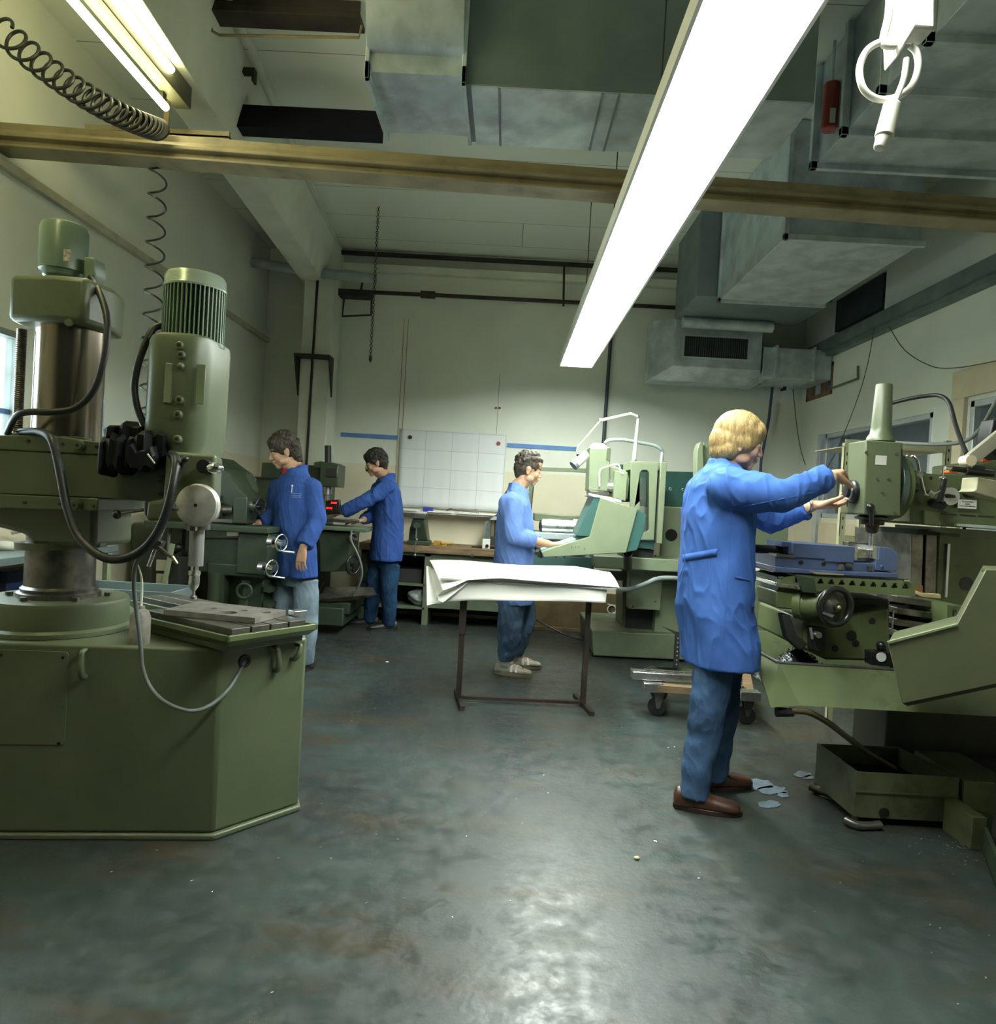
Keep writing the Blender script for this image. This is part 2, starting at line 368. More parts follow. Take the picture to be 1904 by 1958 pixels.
# bright daylight outside the left window: an added glowing panel stands for the sky
struct(MB().box(-3.9, 1.8, 0.4, -3.85, 7.2, 3.2).build('daylight_panel', emat('daylight_sky', (0.92, 1.0, 0.97), WINDOW_POWER)))
# panels under window 1 and beside window 2 (door-sized board)
struct(MB().box(3.16, 5.5, 0.1, 3.2, 7.2, 1.3).build('trim_1', CREAM, bev=0.004))
struct(MB().box(3.17, 3.2, 1.0, 3.2, 3.55, 2.45).box(3.17, 3.2, 2.25, 3.2, 5.18, 2.45).box(3.17, 5.03, 0.4, 3.2, 5.18, 2.25).build('trim_2', CREAM, bev=0.003))
# bright metal corner post left of window 1
struct(MB().box(3.15, 7.24, 0.0, 3.2, 7.32, 2.2).build('trim_3', ALU, bev=0.003))
# concrete ceiling beam + pillar
q = [(-2.03, 2.9), (-2.345, 7.9)]
def beamx(y): return -2.05 + (-2.33+2.05)*(y-3.2)/(7.6-3.2)
b = MB(); r0 = []; r1 = []
for y, L_ in ((-1.0, r0), (7.9, r1)):
    x = beamx(y)
    for dx, z in ((0, 3.55), (0.0, 4.0), (0.36, 4.0), (0.30, 3.80), (0.24, 3.55)): L_.append((x+dx, y, z))
b.loft([r0, r1]); struct(b.build('trim_4', CONC, smooth=0, bev=0.006))
struct(MB().box(-2.28, 7.5, 0, -1.97, 7.9, 4.0).build('trim_5', CONC, bev=0.008))
# ledge near the top of the back wall + dark joint
struct(MB().box(-1.97, 7.8, 3.78, 3.2, 7.9, 3.86).box(-1.97, 7.78, 3.97, 3.2, 7.9, 4.0).build('trim_6', CONC, bev=0.004))
struct(MB().box(-1.97, 7.74, 3.93, 1.9, 7.78, 3.97).build('trim_7', DARK))
# cable duct running along the ceiling by the beam
struct(MB().bar((-1.42, 1.0, 3.98), (-2.0, 7.8, 3.98), 0.035, 0.03).build('trim_8', CONC))
# skirting rail on the left wall
struct(MB().box(-2.8, -1, 2.95, -2.76, 7.9, 3.0).build('trim_9', mat('painted_rail', (0.48, 0.46, 0.34), 0.6)))
# steel ledge on the right wall
struct(MB().box(3.08, 2.5, 3.02, 3.2, 7.88, 3.06).box(3.08, 2.5, 3.06, 3.10, 7.88, 3.13).box(3.12, 2.5, 2.98, 3.2, 7.88, 3.02).build('trim_10', mat('grey_ledge', (0.14, 0.18, 0.17), 0.5, 0.3)))
# vertical board joints on the back wall
struct(MB().box(-1.268, 7.892, 0.3, -1.262, 7.9, 3.3).box(-1.222, 7.894, 0.3, -1.216, 7.9, 3.3).box(-0.168, 7.894, 0.4, -0.163, 7.9, 2.75).build('trim_11', mat('joint_strip', (0.35, 0.28, 0.18), 0.8)))

# ------------------------------------------------------------------ main ceiling lamp
LE = emat('lamp_diffuser_light', (0.93, 1.0, 0.93), LAMP_POWER)
t = thing('ceiling_lamp', 'long glaring white fluorescent light strip hanging over the middle of the floor', 'ceiling lamp', (0.58, 4, 2.66))
b = MB()
pr_ = [(0.43,2.655),(0.455,2.71),(0.705,2.71),(0.73,2.655),(0.742,2.655),(0.72,2.80),(0.44,2.80),(0.418,2.655)]
b.loft([[(x-0.0, 1.30, z) for x, z in pr_], [(x, 6.80, z) for x, z in pr_]])
b.build('lamp_housing', WHITEP, t, smooth=0)
for y in (1.285, 6.79): MB().prism([(x, y, z) for x, z in ((0.418,2.655),(0.742,2.655),(0.72,2.80),(0.44,2.80))], (0, 0.015, 0)).build('end_cap', WHITEP, t, smooth=0)
MB().box(0.455, 1.315, 2.695, 0.705, 6.79, 2.705).build('diffuser', LE, t, smooth=0)
for y in (2.0, 3.2, 4.6, 6.2):
    MB().cyl((0.58, y, 2.8), (0.58, y, 4.0), 0.004, n=6).build('suspension_wire', DARK, t)
# ------------------------------------------------------------------ left fluorescent fitting under the beam
TE = emat('tube_light', (1.0, 0.93, 0.50), TUBE_POWER)
t = thing('tube_lamp', 'yellowish fluorescent batten lamp mounted under the concrete ceiling beam at left', 'ceiling lamp', (-2.0, 3.0, 3.5))
MB().box(-1.99, 0.6, 3.43, -1.90, 3.98, 3.55).build('lamp_housing', mat('batten_green_grey', (0.12, 0.12, 0.07), 0.5), t, bev=0.004)
MB().cyl((-1.985, 0.7, 3.375), (-1.985, 3.86, 3.375), 0.02, n=16).sph((-1.985, 3.86, 3.375), 0.02).build('fluorescent_tube', TE, t)
MB().cyl((-1.872, 0.7, 3.50), (-1.895, 3.72, 3.50), 0.02, n=16).sph((-1.895, 3.72, 3.50), 0.02).build('fluorescent_tube', TE, t)
for y in (3.80, 0.7): MB().box(-2.0, y, 3.39, -1.97, y+0.04, 3.45).build('lamp_holder', DARK, t)
# ------------------------------------------------------------------ crane rail across the hall
RAILM = mat('beige_rail_paint', (0.24, 0.20, 0.11), 0.5, var=0.12, dirt=(0.14, 0.12, 0.07), dscale=6)
rl = MB()
pr_ = [(0,0.145),(0.0,0.105),(-0.035,0.075),(-0.035,0.055),(0.0,0.045),(0.0,0.012),(-0.03,0.012),(-0.03,0),(0.13,0),(0.13,0.012),(0.10,0.012),(0.10,0.125),(0.13,0.145)]
def rx(x): return 3.735 + 0.018*x, 1.34 + 0.918*(1.90 - 0.016*(x*1.09+3))
rings = []
for x in (-2.795, 3.195):
    y, z = rx(x); rings.append([(x, y+dy*0.92, z-0.055+dz*0.92) for dy, dz in pr_])
rl.loft(rings); o = rl.build('crane_rail', RAILM, smooth=0, bev=0.003)
tag(o, 'long beige steel crane rail spanning the whole room from wall to wall', 'rail')
# hanger frame of the rail on the left
t = thing('rail_hanger', 'brown strap hanger holding the crane rail below the concrete beam', 'hanger', (-2.1, 4.1, 3.9))
MB().bar((-2.105, 4.12, 3.95), (-2.11, 4.12, 3.31), 0.03, 0.008).build('strap', mat('beige_strap', (0.32, 0.26, 0.14), 0.5), t)
MB().box(-2.14, 3.78, 3.17, -2.08, 4.14, 3.30).build('rail_bracket', RAILM, t, bev=0.002)
MB().box(-2.56, 4.08, 3.295, -1.72, 4.22, 3.345).box(-2.56, 4.08, 3.33, -1.72, 4.10, 3.37).build('cross_channel', RAILM, t, bev=0.002)
o = tag(MB().box(-2.14, 3.86, 3.91, -0.95, 4.0, 3.94).box(-2.14, 3.86, 3.94, -2.0+1.05, 3.875, 3.998).build('ceiling_channel', DMETAL, bev=0.003), 'dark brown steel channel under the ceiling, left of the large duct', 'steel channel')
o = tag(MB().tube([(-1.80, 3.93, 3.91), (-1.78, 3.93, 3.84), (-1.74, 3.93, 3.82), (-0.965, 3.93, 3.845), (-0.955, 3.93, 3.91)], 0.008, n=8).build('bent_rod', mat('rod_brown', (0.25, 0.2, 0.1), 0.5)), 'thin bent steel rod hanging under the brown ceiling channel', 'rod')
MB0 = MB().box(-1.90, 4.55, 3.64, -0.955, 4.68, 3.78); MB0.box(-1.93, 4.53, 3.58, -1.90, 4.70, 3.84)
tag(MB0.build('support_beam', mat('near_black_steel', (0.004, 0.004, 0.008), 0.8, spec=0.2)), 'near-black steel beam running into the side of the large duct', 'steel beam')
o = tag(MB().box(-2.0, 4.4, 3.90, -1.72, 4.45, 3.93).box(-2.0, 4.4, 3.85, -1.985, 4.45, 3.9).box(-1.735, 4.4, 3.85, -1.72, 4.45, 3.9).build('wall_hook_bar', DARK), 'small dark bracket under the ceiling above the black steel beam', 'bracket')
# ------------------------------------------------------------------ ducts
t = thing('air_duct', 'large galvanised air duct with a curved left elbow above the crane rail', 'duct', (0.3, 3.7, 3.34))
b = MB(); prof = []
for i in range(13):
    a = math.pi/2*i/12; prof.append((3.40 + 0.16*(1-math.cos(a)) - 0.16, 3.40 + 0.62*math.sin(a)))
P_ = [(3.42, 3.36), (3.42, 3.45)] + [(3.42 - 0.16*math.sin(math.pi/2*i/10), 3.45 + 0.55*(1-math.cos(math.pi/2*i/10))) for i in range(1, 11)] + [(3.95, 4.0), (3.98, 3.36)]
b.prism([(-0.79, y, z) for y, z in P_], (0.46, 0, 0)); b.build('duct_elbow', GALV, t, smooth=30)
MB().box(-0.33, 3.44, 3.335, 1.36, 3.99, 4.0).build('duct_body', GALVD, t, bev=0.004)  # darker colour carries the shade of the backlit front face
MB().box(-0.29, 3.445, 3.325, 1.36, 3.995, 3.335).build('lit_underside', GALV, t)  # paler sheet, the light on the underside put into its colour
for x in (-0.80, -0.335): MB().box(x, 3.40, 3.32, x+0.02, 4.0, 3.40).box(x, 3.40, 3.32, x+0.02, 3.43, 4.0).build('flange', GALV, t, bev=0.002)
for x in (-0.16, 0.34, 0.42, 0.9): MB().box(x, 3.44, 3.32, x+0.012, 3.99, 3.326).build('seam', GALVD, t)
t = thing('air_duct', 'wide grey ribbed air duct under the ceiling at upper right, near the camera', 'duct', (2.4, 3, 3.4))
MB().box(1.70, 1.0, 3.42, 3.19, 4.25, 3.995).build('duct_body', GALV, t, bev=0.004)
for i in range(9):
    y = 1.15 + i*0.38; MB().box(1.66, y, 3.385, 3.19, y+0.035, 3.43).box(1.66, y, 3.385, 1.70, y+0.035, 3.99).build('rib', GALV, t, bev=0.003)
t = thing('air_duct', 'square grey air duct by the right wall behind the crane rail', 'duct', (2.2, 5.4, 3.2))
MB().box(1.76, 4.79, 3.205, 2.66, 6.25, 3.995).build('duct_body', GALV, t, bev=0.004)
for y in (4.76, 6.24): MB().box(1.74, y, 3.185, 2.68, y+0.03, 3.225).box(1.74, y, 3.185, 1.77, y+0.03, 3.99).build('flange', GALV, t, bev=0.002)
MB().box(1.74, 4.765, 3.36, 3.06, 4.79, 3.385).build('stiffener', GALV, t)
t = thing('air_duct', 'grey duct riser against the back wall above the air outlet box', 'duct', (2.2, 6.8, 3.2))
MB().box(1.56, 6.29, 3.24, 2.76, 7.1, 3.995).build('duct_body', GALVD, t, bev=0.004)
MB().cyl((1.62, 7.0, 3.19), (2.5, 7.0, 3.19), 0.055).build('round_pipe', GALV, t)
t = thing('air_outlet_box', 'galvanised air outlet box with dark slatted grille near the back right corner', 'air vent', (1.95, 7.5, 2.74))
a0 = W(1285, 625, 7.2); a1 = W(1455, 690, 7.2)
def ring(y, x0, x1, z0, z1): return [(x0,y,z0),(x1,y,z0),(x1,y,z1),(x0,y,z1)]
b = MB().loft([ring(7.2, 1.60, 2.48, 2.80, 3.28), ring(7.5, 1.42, 2.56, 2.70, 3.32), ring(7.78, 1.42, 2.56, 2.70, 3.32)])
b.build('duct_body', GALV, t, smooth=0, bev=0.004)
MB().box(1.68, 7.185, 2.885, 2.35, 7.2, 2.90).box(1.68, 7.185, 3.105, 2.35, 7.2, 3.12).box(1.68, 7.185, 2.9, 1.695, 7.2, 3.105).box(2.335, 7.185, 2.9, 2.35, 7.2, 3.105).build('grille_frame', ALU, t)
MB().box(1.69, 7.196, 2.89, 2.34, 7.199, 3.11).build('grille_opening', DARK, t)
b = MB()
for i in range(30): b.box(1.70+i*0.0215, 7.186, 2.90, 1.704+i*0.0215, 7.197, 3.105)
b.build('slats', mat('grille_slat', (0.10, 0.14, 0.15), 0.5, 0.4), t)
MB().box(2.50, 7.2, 2.74, 3.19, 7.75, 3.04).build('side_duct', GALV, t, bev=0.004)
for x in (2.62, 3.0): MB().box(x, 7.18, 2.72, x+0.02, 7.76, 3.06).build('flange', GALV, t)
o = tag(MB().box(3.19, 6.28, 3.22, 3.26, 7.18, 3.53).build('wall_vent', mat('dark_mesh', (0.03, 0.045, 0.05), 0.6)), 'dark meshed vent opening high in the right wall', 'air vent')
t = thing('red_canister', 'small red canister with a white label hanging beside the ribbed duct', 'canister', (1.62, 3.9, 3.5))
a = W(1588, 205, 4.0)
MB().cyl((a.x, 4.0, a.z-0.13), (a.x, 4.0, a.z+0.13), 0.045).build('canister_body', mat('faded_red', (0.35, 0.06, 0.05), 0.5), t, bev=0.01)
MB().box(a.x-0.02, 3.953, a.z-0.11, a.x+0.01, 3.957, a.z-0.03).build('label', WHITEP, t)
MB().cyl((a.x, 4.0, a.z+0.13), (a.x, 4.0, 4.0), 0.008).build('hanger_rod', GALV, t)
# ------------------------------------------------------------------ pipes, cables, brackets on the back wall
t = thing('wall_pipe', 'thin dark pipe running along the back wall below the ceiling', 'pipe', (0, 7.75, 3.54))
MB().tube([(-1.99, 7.78, 3.535), (-0.93, 7.78, 3.545), (1.9, 7.78, 3.55)], 0.022).build('pipe', DMETAL, t)
MB().cyl((-1.08, 7.78, 3.545), (-0.92, 7.78, 3.545), 0.04).build('union_fitting', DMETAL, t)
MB().cyl((0.47, 7.78, 3.97), (0.49, 7.78, 3.5), 0.012).build('hanger', DMETAL, t)
o = tag(MB().tube([(-2.795, 7.35, 3.66), (-2.1, 7.38, 3.60), (-1.5, 7.40, 3.57)], 0.05, n=16).build('insulated_pipe', mat('pipe_grey', (0.30, 0.36, 0.36), 0.6)), 'thick pale grey pipe passing in front of the pillar', 'pipe')
o = tag(MB().box(-1.98, 7.7, 3.47, -1.62, 7.86, 3.54).tube([(-1.9, 7.7, 3.47), (-1.91, 7.7, 3.24), (-1.60, 7.7, 3.27), (-1.60, 7.7, 3.47)], 0.012).tube([(-1.72, 7.7, 3.54), (-1.70, 7.7, 3.72), (-1.6, 7.7, 3.66)], 0.012).build('pipe_bracket', DARK), 'dark box and bent pipe loop beside the top of the pillar', 'pipe bracket')
o = tag(MB().tube([(-2.14, 7.49, 3.6), (-2.15, 7.49, 2.76), (-2.15, 7.47, 2.72), (-2.15, 7.49, 2.68), (-2.16, 7.49, 0.9)], 0.014, n=8).build('power_cable', BLACK), 'straight black cable running down the front of the pillar', 'cable')
t = thing('pillar_bracket', 'dark folded steel bracket fixed around the pillar', 'bracket', (-2.12, 7.45, 2.7))
a = W(562, 686, 7.35); b_ = W(626, 697, 7.35)
MB().box(a.x, 7.33, 2.72, -1.93, 7.52, 2.745).build('shelf_plate', DARK, t)
for s_ in (a.x, -1.945):
    MB().prism([(s_, 7.33, 2.73), (s_, 7.52, 2.73), (s_+0.0, 7.52, 2.33)], (0.015, 0, 0)).build('gusset', DARK, t)
t = thing('pull_chain', 'thin dark pull chain hanging free in front of the back wall', 'chain', (-1.5, 7.0, 4))
b = MB(); p0 = W(725, 348, 6.6); p1 = W(708, 686, 6.6)
n_ = 60
for i in range(n_):
    p = Vector((p1.x, 6.6, 4.0)).lerp(p1, i/(n_-1)); b.torus(p, 0.012, 0.0035, ax=(1,0,0) if i % 2 else (0,1,0), n=8, m=5)
b.build('chain_links', DARK, t); MB().lathe([(0,0.03),(0.012,0.02),(0.015,-0.01),(0,-0.04)], p1).build('pull_knob', DARK, t)
o = tag(MB().cyl((1.04, 7.85, 3.5), (1.02, 7.85, 1.55), 0.02, n=10).build('power_cable', mat('blue_grey_cable', (0.03, 0.045, 0.06), 0.5)), 'dark vertical conduit on the back wall above the work lamp arm', 'cable')
o = tag(MB().tube([W(1478, 728, 7.8), W(1470, 800, 7.8), W(1455, 880, 7.8), W(1450, 960, 7.8)], 0.016, n=8).build('power_cable', mat('blue_cable', (0.03, 0.05, 0.10), 0.5)), 'dark blue cable on the back wall right of the grille box', 'cable')
o = tag(MB().tube([W(1500, 730, 7.7), W(1500, 745, 7.7), W(1493, 745, 7.7)], 0.02, n=8).build('pipe_stub', DARK), 'short dark pipe stub below the side duct', 'pipe')
o = tag(MB().tube([WX(1640, 700, 3.17), WX(1640, 724, 3.17), WX(1590, 742, 3.17)], 0.012, n=8).build('pipe_stub', GREYC), 'thin bent pipe on the right wall beside the high window', 'pipe')
wire = mat('thin_wire', (0.10, 0.10, 0.08), 0.6)
o = tag(MB().tube([WX(1700,625,3.1), WX(1730,670,3.1), WX(1780,700,3.1), WX(1830,703,3.1), WX(1904,690,3.1)], 0.004, n=5, smooth=6).build('wire', wire), 'thin loose wire sagging across the upper right wall', 'wire')
o = tag(MB().tube([WX(1672,620,3.1), WX(1660,690,3.1), WX(1640,760,3.1), WX(1600,860,3.1), WX(1560,930,3.1)], 0.004, n=5, smooth=6).build('wire', wire), 'thin wire hanging down the right wall left of the milling head', 'wire')
o = tag(MB().tube([W(1515,735,7.7), W(1527,840,7.7), W(1545,900,7.7), W(1575,930,7.7)], 0.005, n=5, smooth=6).build('wire', wire), 'thin wire hanging in the back right corner', 'wire')
# blue stripes, drawings, shelf
BS = mat('blue_tape', (0.10, 0.22, 0.50), 0.6, var=0.05)
o = tag(MB().box(-1.905, 7.888, 1.95, -1.27, 7.9, 1.995).build('blue_stripe', BS), 'blue strip on the back wall left of the pinned drawing', 'wall strip', 'blue strips on the back wall')
o = tag(MB().box(-0.04, 7.888, 1.935, 0.745, 7.9, 1.98).build('blue_stripe', BS), 'blue strip on the back wall right of the pinned drawing', 'wall strip', 'blue strips on the back wall')
t = thing('pinned_drawing', 'large folded technical drawing sheet pinned on the back wall', 'drawing', (-0.65, 7.88, 1.64))
def papermat():
    m = bpy.data.materials.new('drawing_paper'); m.use_nodes = True; nt = m.node_tree; N = nt.nodes; L = nt.links; b = N['Principled BSDF']
    tc = N.new('ShaderNodeTexCoord'); mp = N.new('ShaderNodeMapping'); mp.inputs['Rotation'].default_value = (R_(90), 0, 0); L.new(tc.outputs['Object'], mp.inputs[0])
    br = N.new('ShaderNodeTexBrick'); br.offset = 0; br.inputs['Color1'].default_value = (0.72, 0.75, 0.74, 1); br.inputs['Color2'].default_value = (0.67, 0.70, 0.70, 1); br.inputs['Mortar'].default_value = (0.5, 0.52, 0.52, 1)
    br.inputs['Scale'].default_value = 1; br.inputs['Mortar Size'].default_value = 0.003; br.inputs['Brick Width'].default_value = 0.297; br.inputs['Row Height'].default_value = 0.21
    L.new(mp.outputs[0], br.inputs['Vector']); L.new(br.outputs['Color'], b.inputs['Base Color']); b.inputs['Roughness'].default_value = 0.85; return m
b = MB(); nx, nz = 24, 12
g = [[b.bm.verts.new((-1.238 + 1.185*i/nx, 7.882 - 0.006*abs(math.sin(i*math.pi/3)) - 0.004*noise.noise((i*.7, j*.9, 3)), 1.205 + 0.868*j/nz)) for i in range(nx+1)] for j in range(nz+1)]
for j in range(nz):
    for i in range(nx): b._face((g[j][i], g[j][i+1], g[j+1][i+1], g[j+1][i]))
o = b.build('sheet', papermat(), t); sm = o.modifiers.new('s', 'SOLIDIFY'); sm.thickness = 0.002
for px, py, m in ((784, 836, DARK), (953, 848, mat('red_magnet', (0.3, 0.03, 0.02), 0.5))):
    p = W(px, py, 7.87); MB().cyl((p.x, 7.862, p.z), (p.x, 7.876, p.z), 0.022).build('magnet', m, t)
for x in (948, 955):
    p = W(x, 780, 7.89); tag(MB().box(p.x-0.012, 7.885, p.z-0.01, p.x+0.012, 7.9, p.z+0.01).build('small_wall_plug', mat('brown_plug', (0.2, 0.1, 0.05), 0.6)), 'tiny brown wall plug above the pinned drawing', 'wall plug', 'wall plugs above the drawing')
# spiral air hoses
def coil(p0, p1, R0, R1, turns, axis_tilt=0, sag=0.0):
    pts = []; n = int(turns*22); p0 = Vector(p0); p1 = Vector(p1); d = (p1-p0).normalized(); x, y, z = basis(d)
    for i in range(n+1):
        t = i/n; a = 2*math.pi*turns*t; R = R0 + (R1-R0)*t; c = p0.lerp(p1, t) + Vector((0,0,-sag*4*t*(1-t)))
        pts.append(c + x*R*math.cos(a) + y*R*math.sin(a))
    return pts
# the coil circles face the camera: loops in the XZ plane advancing sideways
a = W(-2, 52, 3.4); b_ = W(301, 248, 3.62)
pts = []
n = 21*28
for i in range(n+1):
    t = i/n; tt = 1.0-(1-t)**1.75; ang = 2*math.pi*21*t; R = 0.063 - 0.007*t
    c = a.lerp(b_, tt) + Vector((0, 0, -0.06*4*tt*(1-tt)))
    pts.append(c + Vector((math.cos(ang)*R, 0.012*math.sin(ang), math.sin(ang)*R)))
o = tag(MB().tube(pts, 0.0085, n=8).build('spiral_hose', RUBBER), 'tightly coiled black spiral air hose stretched along the crane rail at upper left', 'hose')
pts = []; a = W(303, 300, 3.76); b_ = W(285, 815, 3.76)
n = 11*24
for i in range(n+1):
    t = i/n; ang = 2*math.pi*11.2*t; R = 0.042 + 0.009*t; c = a.lerp(b_, t)
    pts.append(c + Vector((math.cos(ang)*R, math.sin(ang)*R, 0)))
o = tag(MB().tube(pts, 0.0055, n=8).build('spiral_hose', RUBBER), 'stretched thin black spiral hose hanging down from the crane rail', 'hose')
# pendant socket, close to the camera at upper right
PL = mat('white_plastic', (0.86, 0.84, 0.74), 0.4, var=0.02)
t = thing('pendant_socket', 'white pendant socket box with looped white cord and plug at upper right', 'power socket', (0.8, 1.6, 2.5))
def Wp(x, y, Y=1.6): return W(x, y, Y)
q = [(1738, -60), (1789, -60), (1789, 55), (1752, 52), (1716, 110), (1714, 58)]
MB().prism([Wp(x, y) for x, y in q], (0, 0.06, 0)).build('socket_box', PL, t, bev=0.006)
MB().tube([Wp(1704, -80), Wp(1700, 20), Wp(1690, 70), Wp(1692, 86), Wp(1712, 88)], 0.0085, smooth=8).build('cord', PL, t)
pts = [Wp(1675 + 0, 0)]
loop = [(1712, 80), (1680, 82), (1655, 100), (1643, 135), (1652, 172), (1680, 190), (1715, 185), (1742, 165), (1755, 130), (1752, 100), (1740, 88)]
MB().tube([Wp(x, y, 1.6 + 0.03*i/10) for i, (x, y) in enumerate(loop)], 0.0075, smooth=8).build('looped_cord', PL, t)
MB().tube([Wp(1733, 112), Wp(1728, 150), Wp(1715, 185), Wp(1708, 203)], 0.0065, smooth=6).build('plug_lead', PL, t)
MB().cyl(Wp(1706, 198), Wp(1690, 262), 0.018, 0.02).cyl(Wp(1690, 262), Wp(1680, 285), 0.017, 0.012).build('plug', PL, t, bev=0.003)
# ================================================================== radial drill, left foreground
def hexbolt(b, c, ax, r, h):
    b.cyl(c, Vector(c) + Vector(ax)*h, r, n=6)
t = thing('radial_drill', 'large green radial drilling machine with column, arm and finned motor in the left foreground', 'drilling machine', (-1.5, 2.9, 0))
foot = [(-2.3, 2.47), (-1.04, 2.63), (-0.80, 2.92), (-0.93, 3.25), (-1.3, 3.55), (-2.3, 3.5)]
def grow(poly, d):
    c = Vector((sum(p[0] for p in poly)/len(poly), sum(p[1] for p in poly)/len(poly)))
    return [(p[0] + d*(1 if p[0] > c.x else -1), p[1] + d*(1 if p[1] > c.y else -1)) for p in poly]
MB().prism([(x, y, 0.022) for x, y in foot], (0, 0, 0.70)).build('base', G1, t, bev=0.012)
MB().prism([(x, y, 0) for x, y in grow(foot, 0.012)], (0, 0, 0.022)).build('base_plinth', G1, t, bev=0.006)
fd = (Vector((-1.04, 2.63, 0)) - Vector((-2.3, 2.47, 0))).normalized(); fn = Vector((fd.y, -fd.x, 0))   # front face dir / outward normal
def FP(px, py, off=0.0):     # point on the front face of the base
    v = ray(px, py); o = Vector((0, 0, CAMZ)); p0 = Vector((-1.04, 2.63, 0)) + fn*off
    k = (p0 - o).dot(fn)/v.dot(fn); return o + v*k
a = FP(-40, 1248); c_ = FP(122, 1430)
def rrect(w, h, r, n=5):
    out = []
    for cx, cy, s in ((w/2-r, h/2-r, 0), (-w/2+r, h/2-r, 90), (-w/2+r, -h/2+r, 180), (w/2-r, -h/2+r, 270)):
        for i in range(n+1): q = R_(s + 90*i/n); out.append((cx + r*math.cos(q), cy + r*math.sin(q)))
    return out
def plate_on_front(name, px0, py0, px1, py1, th, m, rad=0.015):
    a = FP(px0, py0, 0); b2 = FP(px1, py1, 0); c = (a+b2)/2; w = abs((b2-a).dot(fd)); h = abs(b2.z-a.z)
    pts = [c + fd*x + Vector((0,0,1))*y for x, y in rrect(w, h, rad)]
    return MB().prism(pts, fn*th).build(name, m, t, bev=0.0015)
plate_on_front('access_panel', -60, 1240, 124, 1425, 0.003, G1)
for p in ((3, 1252), (121, 1257), (113, 1421)):
    q = FP(*p); MB().cyl(q, q + fn*0.005, 0.006, n=12).build('panel_screw', BLACK, t)
# hook handles
def hookh(pa, pb, nrm, m=G1):
    pa = Vector(pa); pb = Vector(pb); return MB().tube([pa, pa + nrm*0.03, pa.lerp(pb, .25) + nrm*0.036, pa.lerp(pb, .7) + nrm*0.036, pb + nrm*0.02, pb], [0.009, 0.009, 0.011, 0.012, 0.009], n=10, smooth=4).build('lifting_hook', m, t)
hookh(FP(165, 1243), FP(163, 1292), fn)
cd = (Vector((-0.80, 2.92, 0)) - Vector((-1.04, 2.63, 0))).normalized(); cn = Vector((cd.y, -cd.x, 0))
def CP(px, py, off=0.0):
    v = ray(px, py); o = Vector((0, 0, CAMZ)); p0 = Vector((-1.04, 2.63, 0)) + cn*off; k = (p0 - o).dot(cn)/v.dot(cn); return o + v*k
hookh(CP(522, 1236), CP(524, 1280), cn); hookh(CP(566, 1232), CP(557, 1258), cn)
q = CP(467, 1264); MB().torus(q + cn*0.002, 0.020, 0.006, ax=cn).cyl(q - cn*0.001, q + cn*0.002, 0.019).build('cable_gland', BLACK, t)
# pedestal + column
cx, cy = W(106, 1000, 2.84).x, 2.84
cx = -1.795
MB().lathe([(0.268,0.72),(0.272,0.725),(0.27,0.74),(0.258,0.75),(0.256,0.835),(0.25,0.848),(0.2,0.85),(0,0.85)], (cx, cy, 0), n=64).build('pedestal', G1, t, smooth=30)
MB().lathe([(0.150,0.85),(0.150,0.868),(0.135,0.873),(0.138,0.885),(0.126,0.895),(0.124,1.10),(0.0,1.10)], (cx, cy, 0), n=48).build('column_foot', STEELD, t, smooth=30)
MB().cyl((cx, cy, 1.08), (cx, cy, 1.96), 0.124, n=64).build('column', COLM, t)
for a_ in range(6):
    q = R_(60*a_+20); c0 = Vector((cx + 0.175*math.cos(q), cy + 0.175*math.sin(q), 0.85)); MB().cyl(c0, c0 + Vector((0,0,0.015)), 0.014, n=6).build('anchor_bolt', STEELD, t)
# lower sleeve with angled underside
YF = 2.63
lz = lambda px, py, Y=YF: W(px, py, Y)
pts = [(-60, 962), (182, 962), (181, 1047), (60, 1043), (45, 1022), (-60, 995)]
MB().pp(pts, 2.70, 2.98).build('lower_sleeve', G1, t, bev=0.02)
MB().cyl(lz(112, 1048, 2.84), lz(112, 1035, 2.84), 0.150, n=48).build('sleeve_collar', G1, t)
MB().pp([(177, 1008), (192, 1008), (191, 1047), (173, 1047)], 2.74, 2.79).build('sleeve_lug', G1, t, bev=0.004)
b = MB()
for p in ((180, 1027), (183, 1040)): q = W(*p, 2.74); b.cyl(q, q + Vector((0,-0.006,0)), 0.008, n=12)
b.build('lug_screw', BLACK, t)
# arm: front clamp plates + long arm
MB().pp([(-60, 831), (100, 833), (200, 846), (196, 870), (-60, 856)], YF, 3.0).build('arm_clamp_top', G1, t, bev=0.004)
MB().pp([(-60, 942), (188, 953), (186, 977), (-60, 970)], YF, 3.0).build('arm_clamp_bottom', G1, t, bev=0.004)
MB().pp([(-60, 857), (196, 870), (330, 874), (330, 962), (188, 952), (-60, 941)], YF+0.004, 2.98).build('arm', G1, t, bev=0.004)
for p in ((54, 843), (120, 849), (185, 854), (48, 961), (115, 964), (178, 967), (310, 912), (306, 920), (306, 945), (312, 891)):
    q = W(*p, YF); MB().cyl(q, q + Vector((0,-0.004,0)), 0.006, n=10).build('arm_screw', BLACK, t)
for p in ((153, 852), (147, 966)):
    q = W(*p, YF); b = MB(); b.lathe([(0.022,0),(0.022,0.008),(0.016,0.011),(0.016,0.018),(0,0.018)], q, (0,-1,0), n=24)
    kn = b.build('clamp_nut', G1, t); kb = MB().cyl(q + Vector((0,-0.018,0)), q + Vector((0,-0.0195,0)), 0.006, n=6).build('socket', BLACK, kn)
MB().lathe([(0.05,0),(0.052,0.03),(0,0.035)], W(146, 842, 2.75) - Vector((0,0,0.02)), (0,0,1)).build('arm_boss', G1, t)
